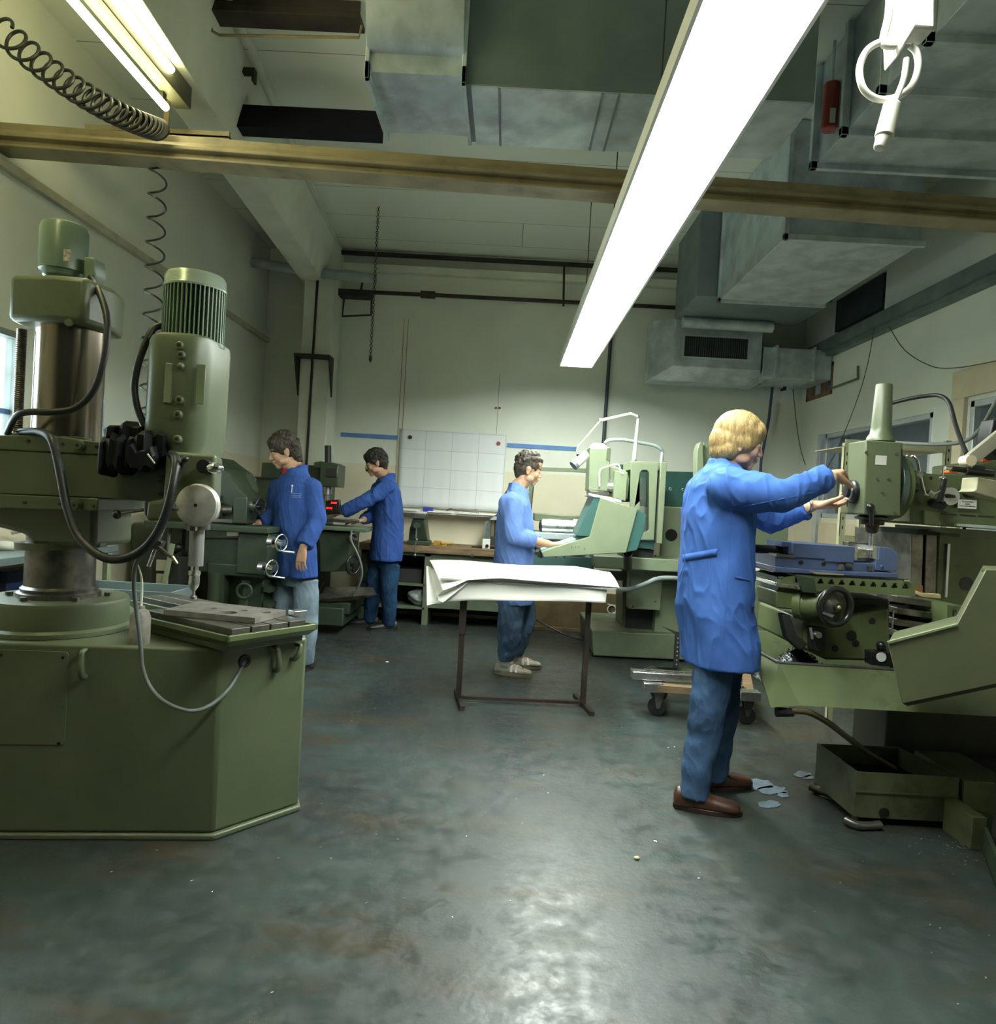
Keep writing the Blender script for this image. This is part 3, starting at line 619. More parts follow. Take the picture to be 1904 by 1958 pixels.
# top housing + motor
ztop = W(105, 545, 2.84).z; zbot = W(105, 630, 2.84).z
hx = [(-0.19, -0.05), (-0.17, -0.13), (0.02, -0.16), (0.14, -0.145), (0.165, 0.0), (0.13, 0.15), (-0.05, 0.17), (-0.17, 0.12)]
MB().prism([(cx + x, cy + y, zbot) for x, y in hx], (0, 0, ztop - zbot)).build('elevating_gearbox', G1, t, bev=0.022, seg=3)
q = W(133, 617, 2.70); MB().lathe([(0.015,0),(0.015,0.01),(0,0.012)], q, (0,-1,0), n=20).build('oil_plug', G1, t)
mc = W(119, 545, 2.84); mx_, mz = mc.x, mc.z
mt = W(119, 428, 2.84).z
MB().lathe([(0.0,mz-0.0),(0.075,mz),(0.078,mz+0.012),(0.055,mz+0.02),(0.07,mz+0.03),(0.075,mz+0.05),(0.085,mz+0.052),(0.087,mt-0.03),(0.08,mt-0.01),(0.06,mt),(0,mt)], (mx_, cy, 0), n=48).build('elevating_motor', G2 if False else mat('motor_green', (0.13, 0.19, 0.13), 0.3, var=0.1, spec=0.7), t, smooth=30)
q = W(128, 488, cy-0.088); MB().obox(q, (0.026, 0.003, 0.045)).build('motor_label', mat('label_tin', (0.5, 0.42, 0.38), 0.4, 0.3, var=0.3, nscale=60), t)
MB().pp([(160, 490), (180, 492), (182, 525), (172, 545), (160, 535)], 2.80, 2.88).build('terminal_box', MATS['motor_green'], t, bev=0.006)
# elevating screw
p = W(42, 630, 2.80); q = W(37, 838, 2.80); b = MB()
b.tube([p, Vector((p.x, p.y, q.z-0.02))], 0.019, n=20, rib=0.16, ribn=0.008); b.build('elevating_screw', STEELD, t)
MB().cyl((p.x, p.y, q.z-0.03), (p.x, p.y, q.z+0.02), 0.034, n=24).build('screw_nut', G1, t, bev=0.004)
MB().pb(172, 756, 186, 840, 2.86, 2.9).build('arm_scale', mat('scale_blue', (0.25, 0.33, 0.42), 0.5, var=0.3, nscale=30), t)
# ---- drill head
HF = 2.46
MB().prism([W(x, y, HF) for x, y in ((318, 862), (414, 868), (407, 1001), (279, 996), (282, 958), (312, 955))], (-0.125, 0.36, 0)).build('drill_head', G1, t, bev=0.014, seg=3)
hc = W(360, 760, 2.64)
def rsq(cxx, cyy, hw, hd, r, z, n=8):
    out = []
    for sx, sy, s in ((1,1,0),(-1,1,90),(-1,-1,180),(1,-1,270)):
        for i in range(n+1): q = R_(s+90*i/n); out.append((cxx + sx*(hw-r) + r*math.cos(q), cyy + sy*(hd-r) + r*math.sin(q), z))
    return out
zt = W(360, 650, 2.64).z; zb = W(356, 862, 2.64).z
k = hc.x - 0.005
MB().loft([rsq(k, 2.65, 0.098, 0.13, 0.05, zb-0.03), rsq(k, 2.65, 0.100, 0.13, 0.05, zb), rsq(k, 2.65, 0.112, 0.145, 0.07, zb+0.03), rsq(k+0.004, 2.65, 0.113, 0.15, 0.075, zt-0.03), rsq(k+0.006, 2.65, 0.108, 0.145, 0.075, zt-0.01), rsq(k+0.006, 2.65, 0.096, 0.13, 0.07, zt)]).build('gear_housing', G1, t, smooth=35)
for p0, p1 in (((317, 695), (325, 770)), ((377, 697), (387, 773))):
    yf = 2.498 if p0[0] < 350 else 2.50
    a = W(*p0, yf); c2 = W(*p1, yf); MB().tube([(a.x, yf+0.004, a.z), (c2.x, yf+0.004, a.z), (c2.x, yf+0.004, c2.z), (a.x, yf+0.004, c2.z), (a.x, yf+0.004, a.z)], 0.004, n=6).build('window_slot_rim', G1, t)
    MB().box(min(a.x,c2.x), yf-0.0005, c2.z, max(a.x,c2.x), yf+0.008, a.z).build('window_slot', mat('slot_green', (0.15, 0.2, 0.11), 0.4), t)
for p in ((344, 661), (347, 679), (344, 765), (341, 793), (340, 840)):
    q = W(*p, 2.50); kn = MB().lathe([(0.015,0.006),(0.015,-0.006),(0.011,-0.010),(0,-0.010)], q, (0,1,0), n=20).build('cap_screw', G1, t)
    MB().cyl(q + Vector((0,-0.010,0)), q + Vector((0,-0.0115,0)), 0.006, n=6).build('socket', BLACK, kn)
q = W(346, 700, 2.50); MB().sph(q, 0.013).build('grease_button', G1, t)
# finned spindle motor
mb = W(367, 657, 2.65); mtp = W(368, 525, 2.65)
fx = mb.x + 0.004
MB().cyl((fx, 2.65, mb.z-0.01), (fx, 2.65, mtp.z-0.03), 0.092, n=48).build('motor_core', G2, t)
b = MB()
for i in range(44):
    a_ = 2*math.pi*i/44; d = Vector((math.cos(a_), math.sin(a_), 0)); c0 = Vector((fx, 2.65, 0)) + d*0.099
    zc0 = mb.z+0.003; zc1 = mtp.z-0.06
    M = Matrix((d, Vector((-d.y, d.x, 0)), Vector((0,0,1)))).transposed()
    b.obox((c0.x, c0.y, (zc0+zc1)/2), (0.022, 0.0045, zc1-zc0), M)
fins = b.build('cooling_fins', mat('fin_green', (0.17, 0.24, 0.16), 0.35, var=0.05), t, smooth=0)
MB().lathe([(0.111,mtp.z-0.062),(0.112,mtp.z-0.055),(0.109,mtp.z-0.05),(0.108,mtp.z-0.02),(0.10,mtp.z-0.006),(0.07,mtp.z),(0,mtp.z)], (fx, 2.65, 0), n=48).build('fan_cowl', mat('cowl_green', (0.32, 0.38, 0.29), 0.28, 0.3, var=0.05), t, smooth=30)
MB().lathe([(0.112,mb.z-0.012),(0.112,mb.z+0.002),(0.1,mb.z+0.004),(0,mb.z+0.004)], (fx, 2.65, 0), n=48).build('motor_flange', G1, t, smooth=30)
# feed dial, lever, knob
q = W(381, 966, HF); hd = MB().lathe([(0.075,0),(0.075,0.018),(0.071,0.024),(0.071,0.028),(0.067,0.030),(0,0.030)], q, (0,-1,0), n=56).build('feed_dial', mat('brushed_disc', (0.62,0.60,0.56), 0.4, 0.6, var=0.12, nscale=25), t, smooth=30)
MB().cyl(q + Vector((0,-0.030,0)), q + Vector((0,-0.0315,0)), 0.006).build('centre_hole', BLACK, hd)
q = W(400, 893, HF); MB().cyl(q, q + Vector((0.0,-0.05,0.0)), 0.024).build('knob_shaft', BLACK, t)
MB().sph(W(411, 895, HF-0.07), (0.030, 0.024, 0.019)).build('chrome_knob', CHROME, t)
MB().cyl(W(333, 922, HF-0.0), W(353, 880, HF-0.06), 0.006).build('lever_rod', STEELD, t); MB().sph(W(354, 878, HF-0.06), 0.012).build('lever_ball', BLACK, t)
MB().pp([(273, 957), (312, 957), (308, 993), (283, 993), (274, 985)], 2.50, 2.72).build('switch_block', DARK, t, bev=0.01)
MB().cyl(W(274, 975, 2.55), W(232, 982, 2.55), 0.006, 0.005).build('feed_lever', STEELD, t); MB().sph(W(224, 984, 2.55), 0.0165).build('lever_ball', BLACK, t)
# spindle
sx = W(376, 1040, 2.65).x
Z = lambda py: W(376, py, 2.65).z
MB().lathe([(0,Z(1000)),(0.045,Z(1000)),(0.045,Z(1012)),(0.03,Z(1012)),(0,Z(1012))], (sx, 2.65, 0)).build('quill_collar', STEELD, t)
MB().cyl((sx, 2.65, Z(1010)), (sx, 2.65, Z(1082)), 0.027).build('quill', mat('quill_steel', (0.38,0.38,0.36), 0.35, 0.6, var=0.1), t)
MB().lathe([(0.014,Z(1082)),(0.014,Z(1092)),(0.021,Z(1092)),(0.022,Z(1098)),(0.0195,Z(1100)),(0.0205,Z(1112)),(0.019,Z(1120)),(0.010,Z(1128)),(0.006,Z(1130)),(0.006,Z(1138)),(0.014,Z(1141)),(0.012,Z(1146)),(0,Z(1147))], (sx-0.003, 2.65, 0)).build('drill_chuck', STEEL, t, smooth=30)
MB().cyl((sx+0.02, 2.56, Z(1003)), (sx+0.02, 2.56, Z(1012)), 0.018, n=6).build('hex_nut', STEELD, t)
# hoses
MB().tube([W(x, y, Y) for x, y, Y in ((174, 530, 2.8), (190, 560, 2.74), (203, 600, 2.70), (205, 640, 2.68), (197, 695, 2.66), (178, 748, 2.64), (145, 780, 2.62), (100, 788, 2.60), (55, 788, 2.6), (30, 797, 2.62), (14, 828, 2.7))], 0.0125, smooth=8, n=12).build('motor_cable', RUBBER, t)
MB().tube([W(x, y, Y) for x, y, Y in ((40, 826, 2.70), (75, 826, 2.6), (97, 838, 2.54), (108, 870, 2.52), (118, 920, 2.50), (128, 970, 2.48), (147, 1020, 2.45), (175, 1052, 2.42), (210, 1069, 2.40), (250, 1064, 2.38), (285, 1040, 2.36), (310, 1000, 2.36), (325, 955, 2.36), (334, 910, 2.38), (337, 880, 2.41), (328, 869, 2.46))], 0.0155, smooth=10, n=14, rib=0.10, ribn=0.009).build('corrugated_hose', RUBBER, t)
MB().tube([W(x, y, Y) for x, y, Y in ((312, 622, 2.62), (292, 630, 2.58), (275, 665, 2.56), (262, 705, 2.55), (257, 745, 2.55), (264, 785, 2.55), (278, 815, 2.55))], 0.0125, smooth=8, n=12).build('motor_cable', RUBBER, t)
# coolant pipe, rod and clamp
MB().cyl(W(332, 958, 2.40), W(284, 1083, 2.40), 0.0065).build('support_rod', STEEL, t)
MB().cyl(W(327, 966, 2.42), W(338, 975, 2.38), 0.006).sph(W(330, 970, 2.41), 0.013).build('rod_clamp', DARK, t, bev=0.001)
q = W(300, 1038, 2.40); MB().obox(q, (0.045, 0.03, 0.03), Matrix.Rotation(R_(22), 3, 'Y')).cyl(W(288, 1042, 2.40), W(306, 1046, 2.40), 0.012).build('swivel_clamp', STEELD, t, bev=0.004)
MB().tube([W(303, 1045, 2.39), W(318, 1058, 2.38), W(330, 1066, 2.38)], 0.006, smooth=4).build('coolant_nozzle', STEELD, t); MB().cyl(W(329, 1065, 2.38), W(339, 1078, 2.38), 0.007, 0.004).build('nozzle_tip', mat('brass', (0.7, 0.55, 0.25), 0.35, 0.9), t)
MB().tube([W(300, 1040, 2.40), W(270, 1062, 2.42), W(258, 1085, 2.44), W(256, 1120, 2.46), W(260, 1160, 2.48), W(265, 1200, 2.49), W(269, 1240, 2.50), W(272, 1275, 2.51), W(285, 1310, 2.51), W(308, 1337, 2.50), W(340, 1354, 2.50), W(372, 1359, 2.52), W(405, 1347, 2.56), W(435, 1320, 2.61), W(455, 1290, 2.68), CP(467, 1264)], 0.0078, smooth=8, n=10, rib=0.08, ribn=0.01).build('coolant_hose', GREYC, t)
# bellows cover crumpled over the arm
b = MB(); pts = [(203, 862), (232, 850), (262, 848), (290, 846), (318, 852)]
random.seed(3)
for i, (x, y) in enumerate(spline([Vector((p[0], p[1], 0)) for p in pts], 5)[:0]): pass
def fold(a_, b_, r, n, w):
    rings = []
    for i in range(n):
        t_ = i/(n-1); c = Vector(a_).lerp(Vector(b_), t_); rr = r*(1.0 if i % 2 else 0.72)*(0.85+0.3*random.random()); off = Vector((0, random.uniform(-.01,.01), random.uniform(-.012,.012)))
        rings.append([c + off + Vector((random.uniform(-.006,.006), sy*rr*w, sz*rr*random.uniform(.85,1.1))) for sy, sz in ((-1,-.8),(-.6,-1),(.6,-1),(1,-.8),(1,.8),(.6,1),(-.6,1),(-1,.8))])
    return rings
b.loft(fold(W(197, 872, 2.56), W(322, 858, 2.52), 0.066, 15, 0.9))
b.loft(fold(W(212, 832, 2.60), W(318, 828, 2.60), 0.036, 9, 1.6))
b.loft(fold(W(250, 872, 2.47), W(300, 880, 2.46), 0.042, 7, 0.8))
b.build('rubber_bellows', mat('black_fabric', (0.004, 0.005, 0.006), 0.6, var=0.3, spec=0.25), t, smooth=20)
MB().bar(W(282, 868, 2.40), W(296, 886, 2.40), 0.004, 0.004).build('bellows_clip', WHITEP, t)
# ---- work table on the base
A = Vector((-0.975, 2.515, 0)); wd = Vector((math.cos(R_(55.5)), math.sin(R_(55.5)), 0)); wl = 0.415
ld = Vector((math.cos(R_(148.5)), math.sin(R_(148.5)), 0)); ll = 0.95
def TP(u, v, z): p = A + wd*u + ld*v; return Vector((p.x, p.y, z))
def tbox(b, u0, v0, z0, u1, v1, z1):
    return b.hull8([TP(u0,v0,z0), TP(u1,v0,z0), TP(u1,v1,z0), TP(u0,v1,z0)], [TP(u0,v0,z1), TP(u1,v0,z1), TP(u1,v1,z1), TP(u0,v1,z1)])
b = MB(); tbox(b, 0.04, 0.05, 0.722, wl-0.03, 0.58, 0.75); b.build('table_foot', G1, t, bev=0.004)
NV = 0.60
b = MB()
b.hull8([TP(0.03,0.03,0.748), TP(wl-0.02,0.03,0.748), TP(wl-0.02,ll-0.03,0.748), TP(0.2,ll-0.03,0.748), TP(0.2,NV,0.748), TP(0.03,NV,0.748)], [TP(0,0,0.775), TP(wl,0,0.775), TP(wl,ll,0.775), TP(0.18,ll,0.775), TP(0.18,NV,0.775), TP(0,NV,0.775)])
for u0, v0, u1, v1 in ((0,0,wl,0.014),(0.18,ll-0.014,wl,ll),(0,0,0.014,NV),(wl-0.014,0,wl,ll),(0,NV-0.014,0.18,NV),(0.18,NV,0.194,ll)): tbox(b, u0, v0, 0.772, u1, v1, 0.795)
b.build('coolant_channel', G4, t, bev=0.003)
u0 = 0.035; n_ = 4; sw = (wl-0.07)/n_
TT = mat('cast_table', (0.12, 0.115, 0.095), 0.42, 0.5, var=0.2, nscale=10, dirt=(0.05,0.045,0.035), dscale=9)
for i in range(n_):
    b = MB(); tbox(b, u0+i*sw+0.004, 0.03, 0.772, u0+(i+1)*sw-0.004, (NV-0.03) if i < 2 else ll-0.03, 0.812); b.build('table_rail', TT, t, bev=0.002)
drill = t
# loose drilled plate and small block on the table
q_ = [WZ(x, y, 0.813) for x, y in ((312, 1176), (487, 1193), (546, 1177), (381, 1159))]
o_ = (q_[0]+q_[2])/2; ex = (q_[1]-q_[0]).normalized(); ey = Vector((0,0,1)).cross(ex)
loc2 = [((p-o_).dot(ex), (p-o_).dot(ey)) for p in q_]
holes = []
for (x, y), r in (((435, 1171), 0.036), ((409, 1163), 0.013), ((467, 1167), 0.015), ((509, 1171), 0.02)):
    p = WZ(x, y, 0.836); holes.append(circ((p-o_).dot(ex), (p-o_).dot(ey), r))
M = Matrix((ex, ey, Vector((0,0,1)))).transposed().to_4x4(); M.translation = o_ + Vector((0,0,0.0116))
pl = holed('drilled_plate', loc2, holes, 0.022, mat('plate_steel', (0.30, 0.28, 0.25), 0.4, 0.5, var=0.15, nscale=14, dirt=(0.14,0.12,0.1), dscale=12), xf=M, bev=0.001)
tag(pl, 'grey steel plate with round holes lying across the drilling machine table', 'steel plate')
q = WZ(560, 1178, 0.813); tag(MB().obox(q + Vector((0.01,0.03,0.011)), (0.06, 0.05, 0.02), Matrix.Rotation(R_(50), 3, 'Z')).build('steel_block', STEEL, bev=0.002), 'small shiny steel block behind the drilled plate on the table', 'steel block')
# spray can / wash bottle
q = FP(253, 1229); q = Vector((q.x, q.y+0.05, 0.722))
t = thing('wash_bottle', 'worn grey squeeze bottle with a white bent spout on the drilling machine base', 'bottle', q)
MB().lathe([(0.036,0),(0.037,0.004),(0.036,0.10),(0.028,0.122),(0.014,0.132),(0.013,0.142),(0,0.142)], q, n=32).build('bottle_body', mat('bottle_grey', (0.34, 0.31, 0.27), 0.4, 0.3, var=0.2, nscale=20), t, smooth=30)
MB().tube([q + Vector((0,0,0.14)), q + Vector((0.0,0,0.2)), q + Vector((-0.004,0,0.25)), q + Vector((-0.02,0,0.30))], [0.005, 0.005, 0.004, 0.0015], smooth=5, n=8).build('spout', WHITEP, t)
# grey chip tray behind the table
p = [WZ(x, y, 0.84) for x, y in ((162, 1128), (197, 1113), (360, 1121), (305, 1134))]
t = tag(MB().build('x', None) if False else thing('chip_tray', 'grey sheet metal chip tray behind the drilling machine table', 'tray', (-1.6, 3.6, 0)), 'grey sheet metal chip tray behind the drilling machine table', 'tray')
xa, xb, ya, yb = -2.3, -1.71, 3.62, 3.92
MB().box(xa, ya, 0.65, xb, yb, 0.66).box(xa, ya, 0.65, xb, ya+0.01, 0.765).box(xa, yb-0.01, 0.65, xb, yb, 0.765).box(xb-0.01, ya, 0.65, xb, yb, 0.765).box(xa, ya, 0.65, xa+0.01, yb, 0.765).build('tray_pan', GALVD, t, bev=0.003)
for x in (xa+0.05, xb-0.08):
    for y in (ya+0.04, yb-0.07): MB().box(x, y, 0, x+0.03, y+0.03, 0.65).build('leg', DARK, t)
# ================================================================== milling machines on the left, behind the drill
def handwheel(b_parent, c, ax, R, m=CHROME, spokes=3, crank=True, crankdir=None, r=0.010):
    c = Vector(c); ax = Vector(ax).normalized(); x, y, z = basis(ax)
    o = MB().torus(c, R, r, ax=ax, n=36)
    for i in range(spokes):
        a = 2*math.pi*i/spokes + 0.5; o.cyl(c, c + (x*math.cos(a)+y*math.sin(a))*R, 0.007, n=8)
    o.cyl(c - ax*0.02, c + ax*0.02, 0.022)
    w = o.build('handwheel', m, b_parent)
    if crank:
        e = c + (x*math.cos(2.6)+y*math.sin(2.6))*R
        MB().cyl(e, e + ax*0.09, 0.008, 0.010, n=12).build('crank_handle', CHROME, w)
    return w
# --- machine of the first worker: horizontal mill
t = thing('milling_machine', 'dark green milling machine with chrome crank wheels in front of the worker in pale jeans', 'milling machine', (-2.0, 5.0, 0))
Y = 4.85
MB().pb(395, 1165, 500, 1290, 5.0, 5.9).build('foot', G2, t, bev=0.01)
c0 = W(400, 1060, 5.0); c1 = W(498, 1200, 5.0)
MB().box(c0.x+0.02, 5.02, 0, c1.x, 5.75, c0.z).build('knee_column', G2, t, bev=0.01)
MB().box(-2.75, 5.15, 0, c0.x-0.25, 5.95, 1.02).build('machine_body', G2, t, bev=0.02)
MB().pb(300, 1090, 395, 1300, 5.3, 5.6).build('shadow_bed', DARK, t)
# table (top y~1005, right end x~512)
a = W(330, 1000, 4.8); b2 = W(513, 1009, 4.8)
MB().box(a.x-0.2, 4.8, b2.z-0.045, b2.x, 5.25, b2.z).build('table', G2, t, bev=0.008)
b = MB()
for i in range(3): b.box(a.x-0.2, 4.88+i*0.13, b2.z, b2.x-0.01, 4.89+i*0.13, b2.z+0.0012)
b.build('table_slot', DARK, t)
MB().pb(455, 1018, 510, 1100, 4.86, 5.2).build('saddle', G2, t, bev=0.008)
MB().pp([(372, 1030), (470, 1030), (512, 1090), (372, 1095)], 4.9, 5.3).build('knee', G2, t, bev=0.01)
MB().pp([(395, 1075), (505, 1083), (503, 1106), (428, 1100), (425, 1180), (400, 1180)], 4.88, 5.0).build('knee_bracket', MATS['machine_green_dark'], t, bev=0.01)
MB().cyl(W(412, 1095, 4.9), W(404, 1220, 4.9), 0.045).build('elevating_column', G2, t)
p = W(478, 1115, 4.87); MB().cyl(W(470, 1110, 4.9), W(463, 1170, 4.9), 0.03).torus(W(467, 1130, 4.85), 0.05, 0.01).build('valve_pipe', G2, t)
for y in (1120, 1150): 
    q = W(503, y, 5.0); MB().prism([q, q+Vector((0.05,0,-0.02)), q+Vector((0.05,0,-0.05)), q+Vector((0,0,-0.04))], (0,0.5,0)).build('louvre', G2, t)
for (px, py) in ((514, 1036), (496, 1085)):
    c = W(px, py, 4.75); d = Vector((1, -0.12, 0)).normalized()
    MB().cyl(c, c + d*0.035, 0.038, n=28).build('graduated_dial', STEEL, t)
    MB().cyl(c + d*0.03, c + d*0.10, 0.018).build('spindle_shaft', BLACK, t)
    cc = W(px+24, py+2, 4.73); w = handwheel(t, cc, (1, -0.45, 0), 0.055, crank=False, r=0.006)
    e = cc + Vector((0.0, 0.01, -0.055)); MB().cyl(e, e + Vector((0.095, -0.02, -0.004)), 0.0075, 0.0095).build('crank_handle', CHROME, w)
# overarm head between drill head and worker
MB().pp([(395, 925), (424, 895), (440, 905), (455, 935), (474, 950), (472, 1004), (395, 1004)], 4.95, 5.25).build('milling_head', G2, t, bev=0.01)
MB().pp([(395, 870), (425, 893), (440, 902), (452, 940), (430, 960), (395, 960)], 5.2, 5.7).build('overarm', G2, t, bev=0.02)
MB().pb(446, 948, 470, 1002, 4.9, 5.1).build('arbor_support', G2, t, bev=0.008)
MB().cyl(W(470, 967, 4.98), W(485, 968, 4.98), 0.035).cyl(W(480, 968, 4.98), W(497, 969, 4.98), 0.016).build('arbor_end', STEEL, t)
w = handwheel(t, W(497, 969, 4.98), (1, -0.25, 0), 0.055, m=BLACK, crank=False, r=0.008)
MB().cyl(W(400, 975, 4.93), W(446, 975, 4.93), 0.03).cyl(W(415, 975, 4.93), W(425, 975, 4.93), 0.055).cyl(W(405, 950, 4.93), W(420, 952, 4.93), 0.02).build('milling_arbor', STEELD, t)
MB().pb(385, 990, 462, 1002, 4.92, 5.15).build('machine_vice', STEELD, t, bev=0.004)
MB().tube([W(325,1005,4.9), W(322,1060,4.85), W(328,1110,4.85), W(300,1160,4.9)], 0.012, smooth=6).build('coolant_hose', GREYC, t)
MB().tube([W(300,1045,4.9), W(320,1060,4.9), W(345,1050,4.9)], 0.014, smooth=5).sph(W(341,1047,4.88), 0.03).build('lever', BLACK, t)
# shelf ladder thing behind
t = thing('tool_stand', 'dark stand with two pale boxes behind the drill chuck', 'stand', (-2.2, 4.75, 0))
MB().pb(292, 1065, 335, 1200, 4.7, 4.85).build('stand_body', DARK, t)
for y0, y1 in ((1070, 1092), (1097, 1120)): MB().pb(299, y0, 319, y1, 4.685, 4.70).build('box_front', mat('beige_box', (0.45, 0.42, 0.3), 0.7), t)
MB().bar(W(330, 1040, 4.66), W(314, 1118, 4.66), 0.024).build('brace', G3, t)
# --- machine of the second worker: vertical mill
t = thing('milling_machine', 'dark green vertical milling machine with red digital readout before the worker with a moustache', 'milling machine', (-1.8, 6.9, 0))
h0 = W(608, 876, 6.75); 
MB().pb(612, 886, 645, 932, 6.75, 7.05).build('milling_head', G2, t, bev=0.012)
MB().pp([(600, 884), (612, 882), (640, 885), (645, 890), (645, 897), (600, 895)], 6.76, 7.05).build('head_cap', G2, t, bev=0.008)
MB().pb(624, 895, 643, 912, 6.735, 6.75).build('cover_plate', DARK, t)
MB().cyl(W(627, 884, 6.85), W(627, 852, 6.85), 0.033, 0.032, n=24).build('drawbar_cover', BLACK, t)
MB().cyl(W(626, 931, 6.85), W(626, 945, 6.85), 0.04).cyl(W(626, 945, 6.85), W(625, 960, 6.85), 0.02).build('spindle_nose', STEEL, t)
MB().pb(500, 884, 612, 925, 6.9, 7.2).build('ram', G2, t, bev=0.01)
MB().pp([(489, 912), (528, 914), (525, 935), (512, 962), (490, 958)], 6.2, 6.5).build('feed_box', G2, t, bev=0.008)
MB().pp([(487, 911), (530, 913), (530, 916), (487, 914)], 6.18, 6.52).build('feed_box_lid', DARK, t)
MB().pp([(527, 925), (535, 922), (520, 953), (512, 950)], 6.17, 6.19).build('chart_plate', ALU, t)
MB().pb(530, 920, 600, 1180, 7.0, 7.6).build('column', G2, t, bev=0.015)
# table and knee
a = W(600, 1002, 6.55); b2 = W(700, 1010, 6.55)
MB().box(a.x-0.5, 6.55, b2.z-0.04, b2.x, 6.95, b2.z).build('table', mat('table_green', (0.12, 0.17, 0.11), 0.4), t, bev=0.008)
MB().pb(590, 990, 680, 1001, 6.62, 6.9).build('machine_vice', STEELD, t, bev=0.004)
MB().pp([(610, 1015), (672, 1018), (670, 1040), (665, 1092), (612, 1094)], 6.62, 7.0).build('knee', G2, t, bev=0.01)
MB().pb(600, 1160, 655, 1198, 6.5, 7.3).build('foot', G2, t, bev=0.01)
MB().pb(585, 1148, 668, 1175, 6.55, 7.2).build('pedestal', G2, t, bev=0.01)
handwheel(t, W(675, 1080, 6.5), (0.85, -0.5, 0), 0.085, m=BLACK, crank=False, r=0.014)
MB().torus(W(676, 1030, 6.52), 0.05, 0.008, ax=(1, -0.6, 0)).cyl(W(672, 1028, 6.55), W(684, 1034, 6.52), 0.015).build('feed_crank', STEELD, t)
MB().tube([W(672,1015,6.5), W(672,1035,6.48), W(684,1060,6.46), W(692,1090,6.46), W(688,1115,6.48), W(676,1138,6.5)], 0.01, smooth=6).build('coolant_hose', GREYC, t)
MB().tube([W(624,1095,6.9), W(622,1110,6.9), W(612,1128,6.9)], 0.01, smooth=5).build('power_cable', BLACK, t)
b = MB(); b.loft([[W(x, y, 6.5) + Vector((0, dy, 0)) for x, y, dy in ((610,1146,0),(721,1137,0),(700,1130,.3),(600,1132,.4))], [W(x, y, 6.5) + Vector((0, dy, 0)) for x, y, dy in ((622,1152,0.03),(690,1146,0.03),(690,1142,.25),(605,1144,.35))]])
b.build('chip_pan', STEELD, t, smooth=0)
# digital readout
ro = MB().pp([(622, 957), (648, 955), (651, 983), (623, 984)], 6.5, 6.56).build('readout_box', BLACK, t, bev=0.004)
RED = emat('red_digits', (1.0, 0.03, 0.02), 2.5)
def seg7(b, digit, o, w, h, ex, ez, s):
    segs = {'0':'abcdef','1':'bc','2':'abged','3':'abgcd','4':'fgbc','5':'afgcd','6':'afgedc','7':'abc','8':'abcdefg','9':'abcdfg'}[digit]
    P = {'a':((0,h),(w,h)),'b':((w,h),(w,h/2)),'c':((w,h/2),(w,0)),'d':((0,0),(w,0)),'e':((0,0),(0,h/2)),'f':((0,h/2),(0,h)),'g':((0,h/2),(w,h/2))}
    for k in segs:
        (x0,z0),(x1,z1) = P[k]; b.bar(o+ex*x0+ez*z0, o+ex*x1+ez*z1, s, s)
for px, py in ((633, 960), (624, 970)):
    b = MB(); o_ = W(px, py+3, 6.495)
    for i in range(4): seg7(b, '0258'[(i+px) % 4], o_ + Vector((i*0.014, 0, 0)), 0.008, 0.016, Vector((1,0,0)), Vector((0,0,1)), 0.003)
    b.build('red_digits', RED, t, smooth=0)
b = MB()
for i in range(4):
    for j in range(3): q = W(635+i*4, 968+j*4.5, 6.497); b.sph(q, 0.003, u=8, v=6)
b.build('keypad', mat('brown_keys', (0.25,0.12,0.05), 0.5), t)
# ================================================================== workbench at the back wall
t = thing('workbench', 'long workbench with worn wooden top and dark open shelves against the back wall', 'workbench', (-0.7, 7.5, 0))
zt = W(850, 1046, 7.25).z
MB().box(-1.5, 7.25, zt-0.075, 0.30, 7.88, zt).build('worktop', WOOD, t, bev=0.004)
BG = mat('bench_green', (0.10, 0.125, 0.08), 0.55)
MB().box(-1.48, 7.3, zt-0.11, 0.28, 7.34, zt-0.075).build('front_rail', BG, t)
for x in (-1.48, -0.82, 0.22): MB().box(x, 7.3, 0, x+0.06, 7.8, zt-0.08).build('leg', BG, t)
MB().box(-1.45, 7.3, 0.40, -0.8, 7.8, 0.42).build('shelf', BG, t); MB().box(-1.45, 7.3, 0.16, -0.8, 7.8, 0.18).build('shelf', BG, t)
MB().box(-1.48, 7.82, 0.05, 0.28, 7.86, zt-0.08).build('back_panel', DARK, t)
MB().box(-0.76, 7.3, 0.18, 0.22, 7.8, zt-0.11).build('cabinet', BG, t, bev=0.003)
MB().box(-0.74, 7.285, zt-0.32, 0.2, 7.3, zt-0.13).build('drawer_front', mat('drawer_green', (0.16, 0.19, 0.12), 0.5), t, bev=0.003)
q = W(903, 1062, 7.28); MB().cyl(q, q + Vector((0,-0.03,0)), 0.014).build('drawer_knob', STEEL, t)
t = thing('bench_vice', 'old green bench vice with hanging bar at the left end of the workbench', 'vice', (-1.05, 7.3, zt))
c = W(797, 1040, 7.2); x = c.x
MB().box(x-0.11, 7.27, zt, x+0.12, 7.5, zt+0.05).build('vice_base', G2, t, bev=0.01)
MB().loft([[(x-0.10,7.28,zt+0.05),(x+0.10,7.28,zt+0.05),(x+0.10,7.5,zt+0.05),(x-0.10,7.5,zt+0.05)], [(x-0.09,7.24,zt+0.17),(x+0.08,7.24,zt+0.17),(x+0.08,7.5,zt+0.17),(x-0.09,7.5,zt+0.17)], [(x-0.05,7.2,zt+0.30),(x+0.06,7.2,zt+0.30),(x+0.06,7.45,zt+0.30),(x-0.05,7.45,zt+0.30)]]).build('vice_body', G2, t, bev=0.012)
MB().box(x-0.075, 7.18, zt+0.28, x+0.075, 7.30, zt+0.33).build('jaw', STEELD, t, bev=0.004)
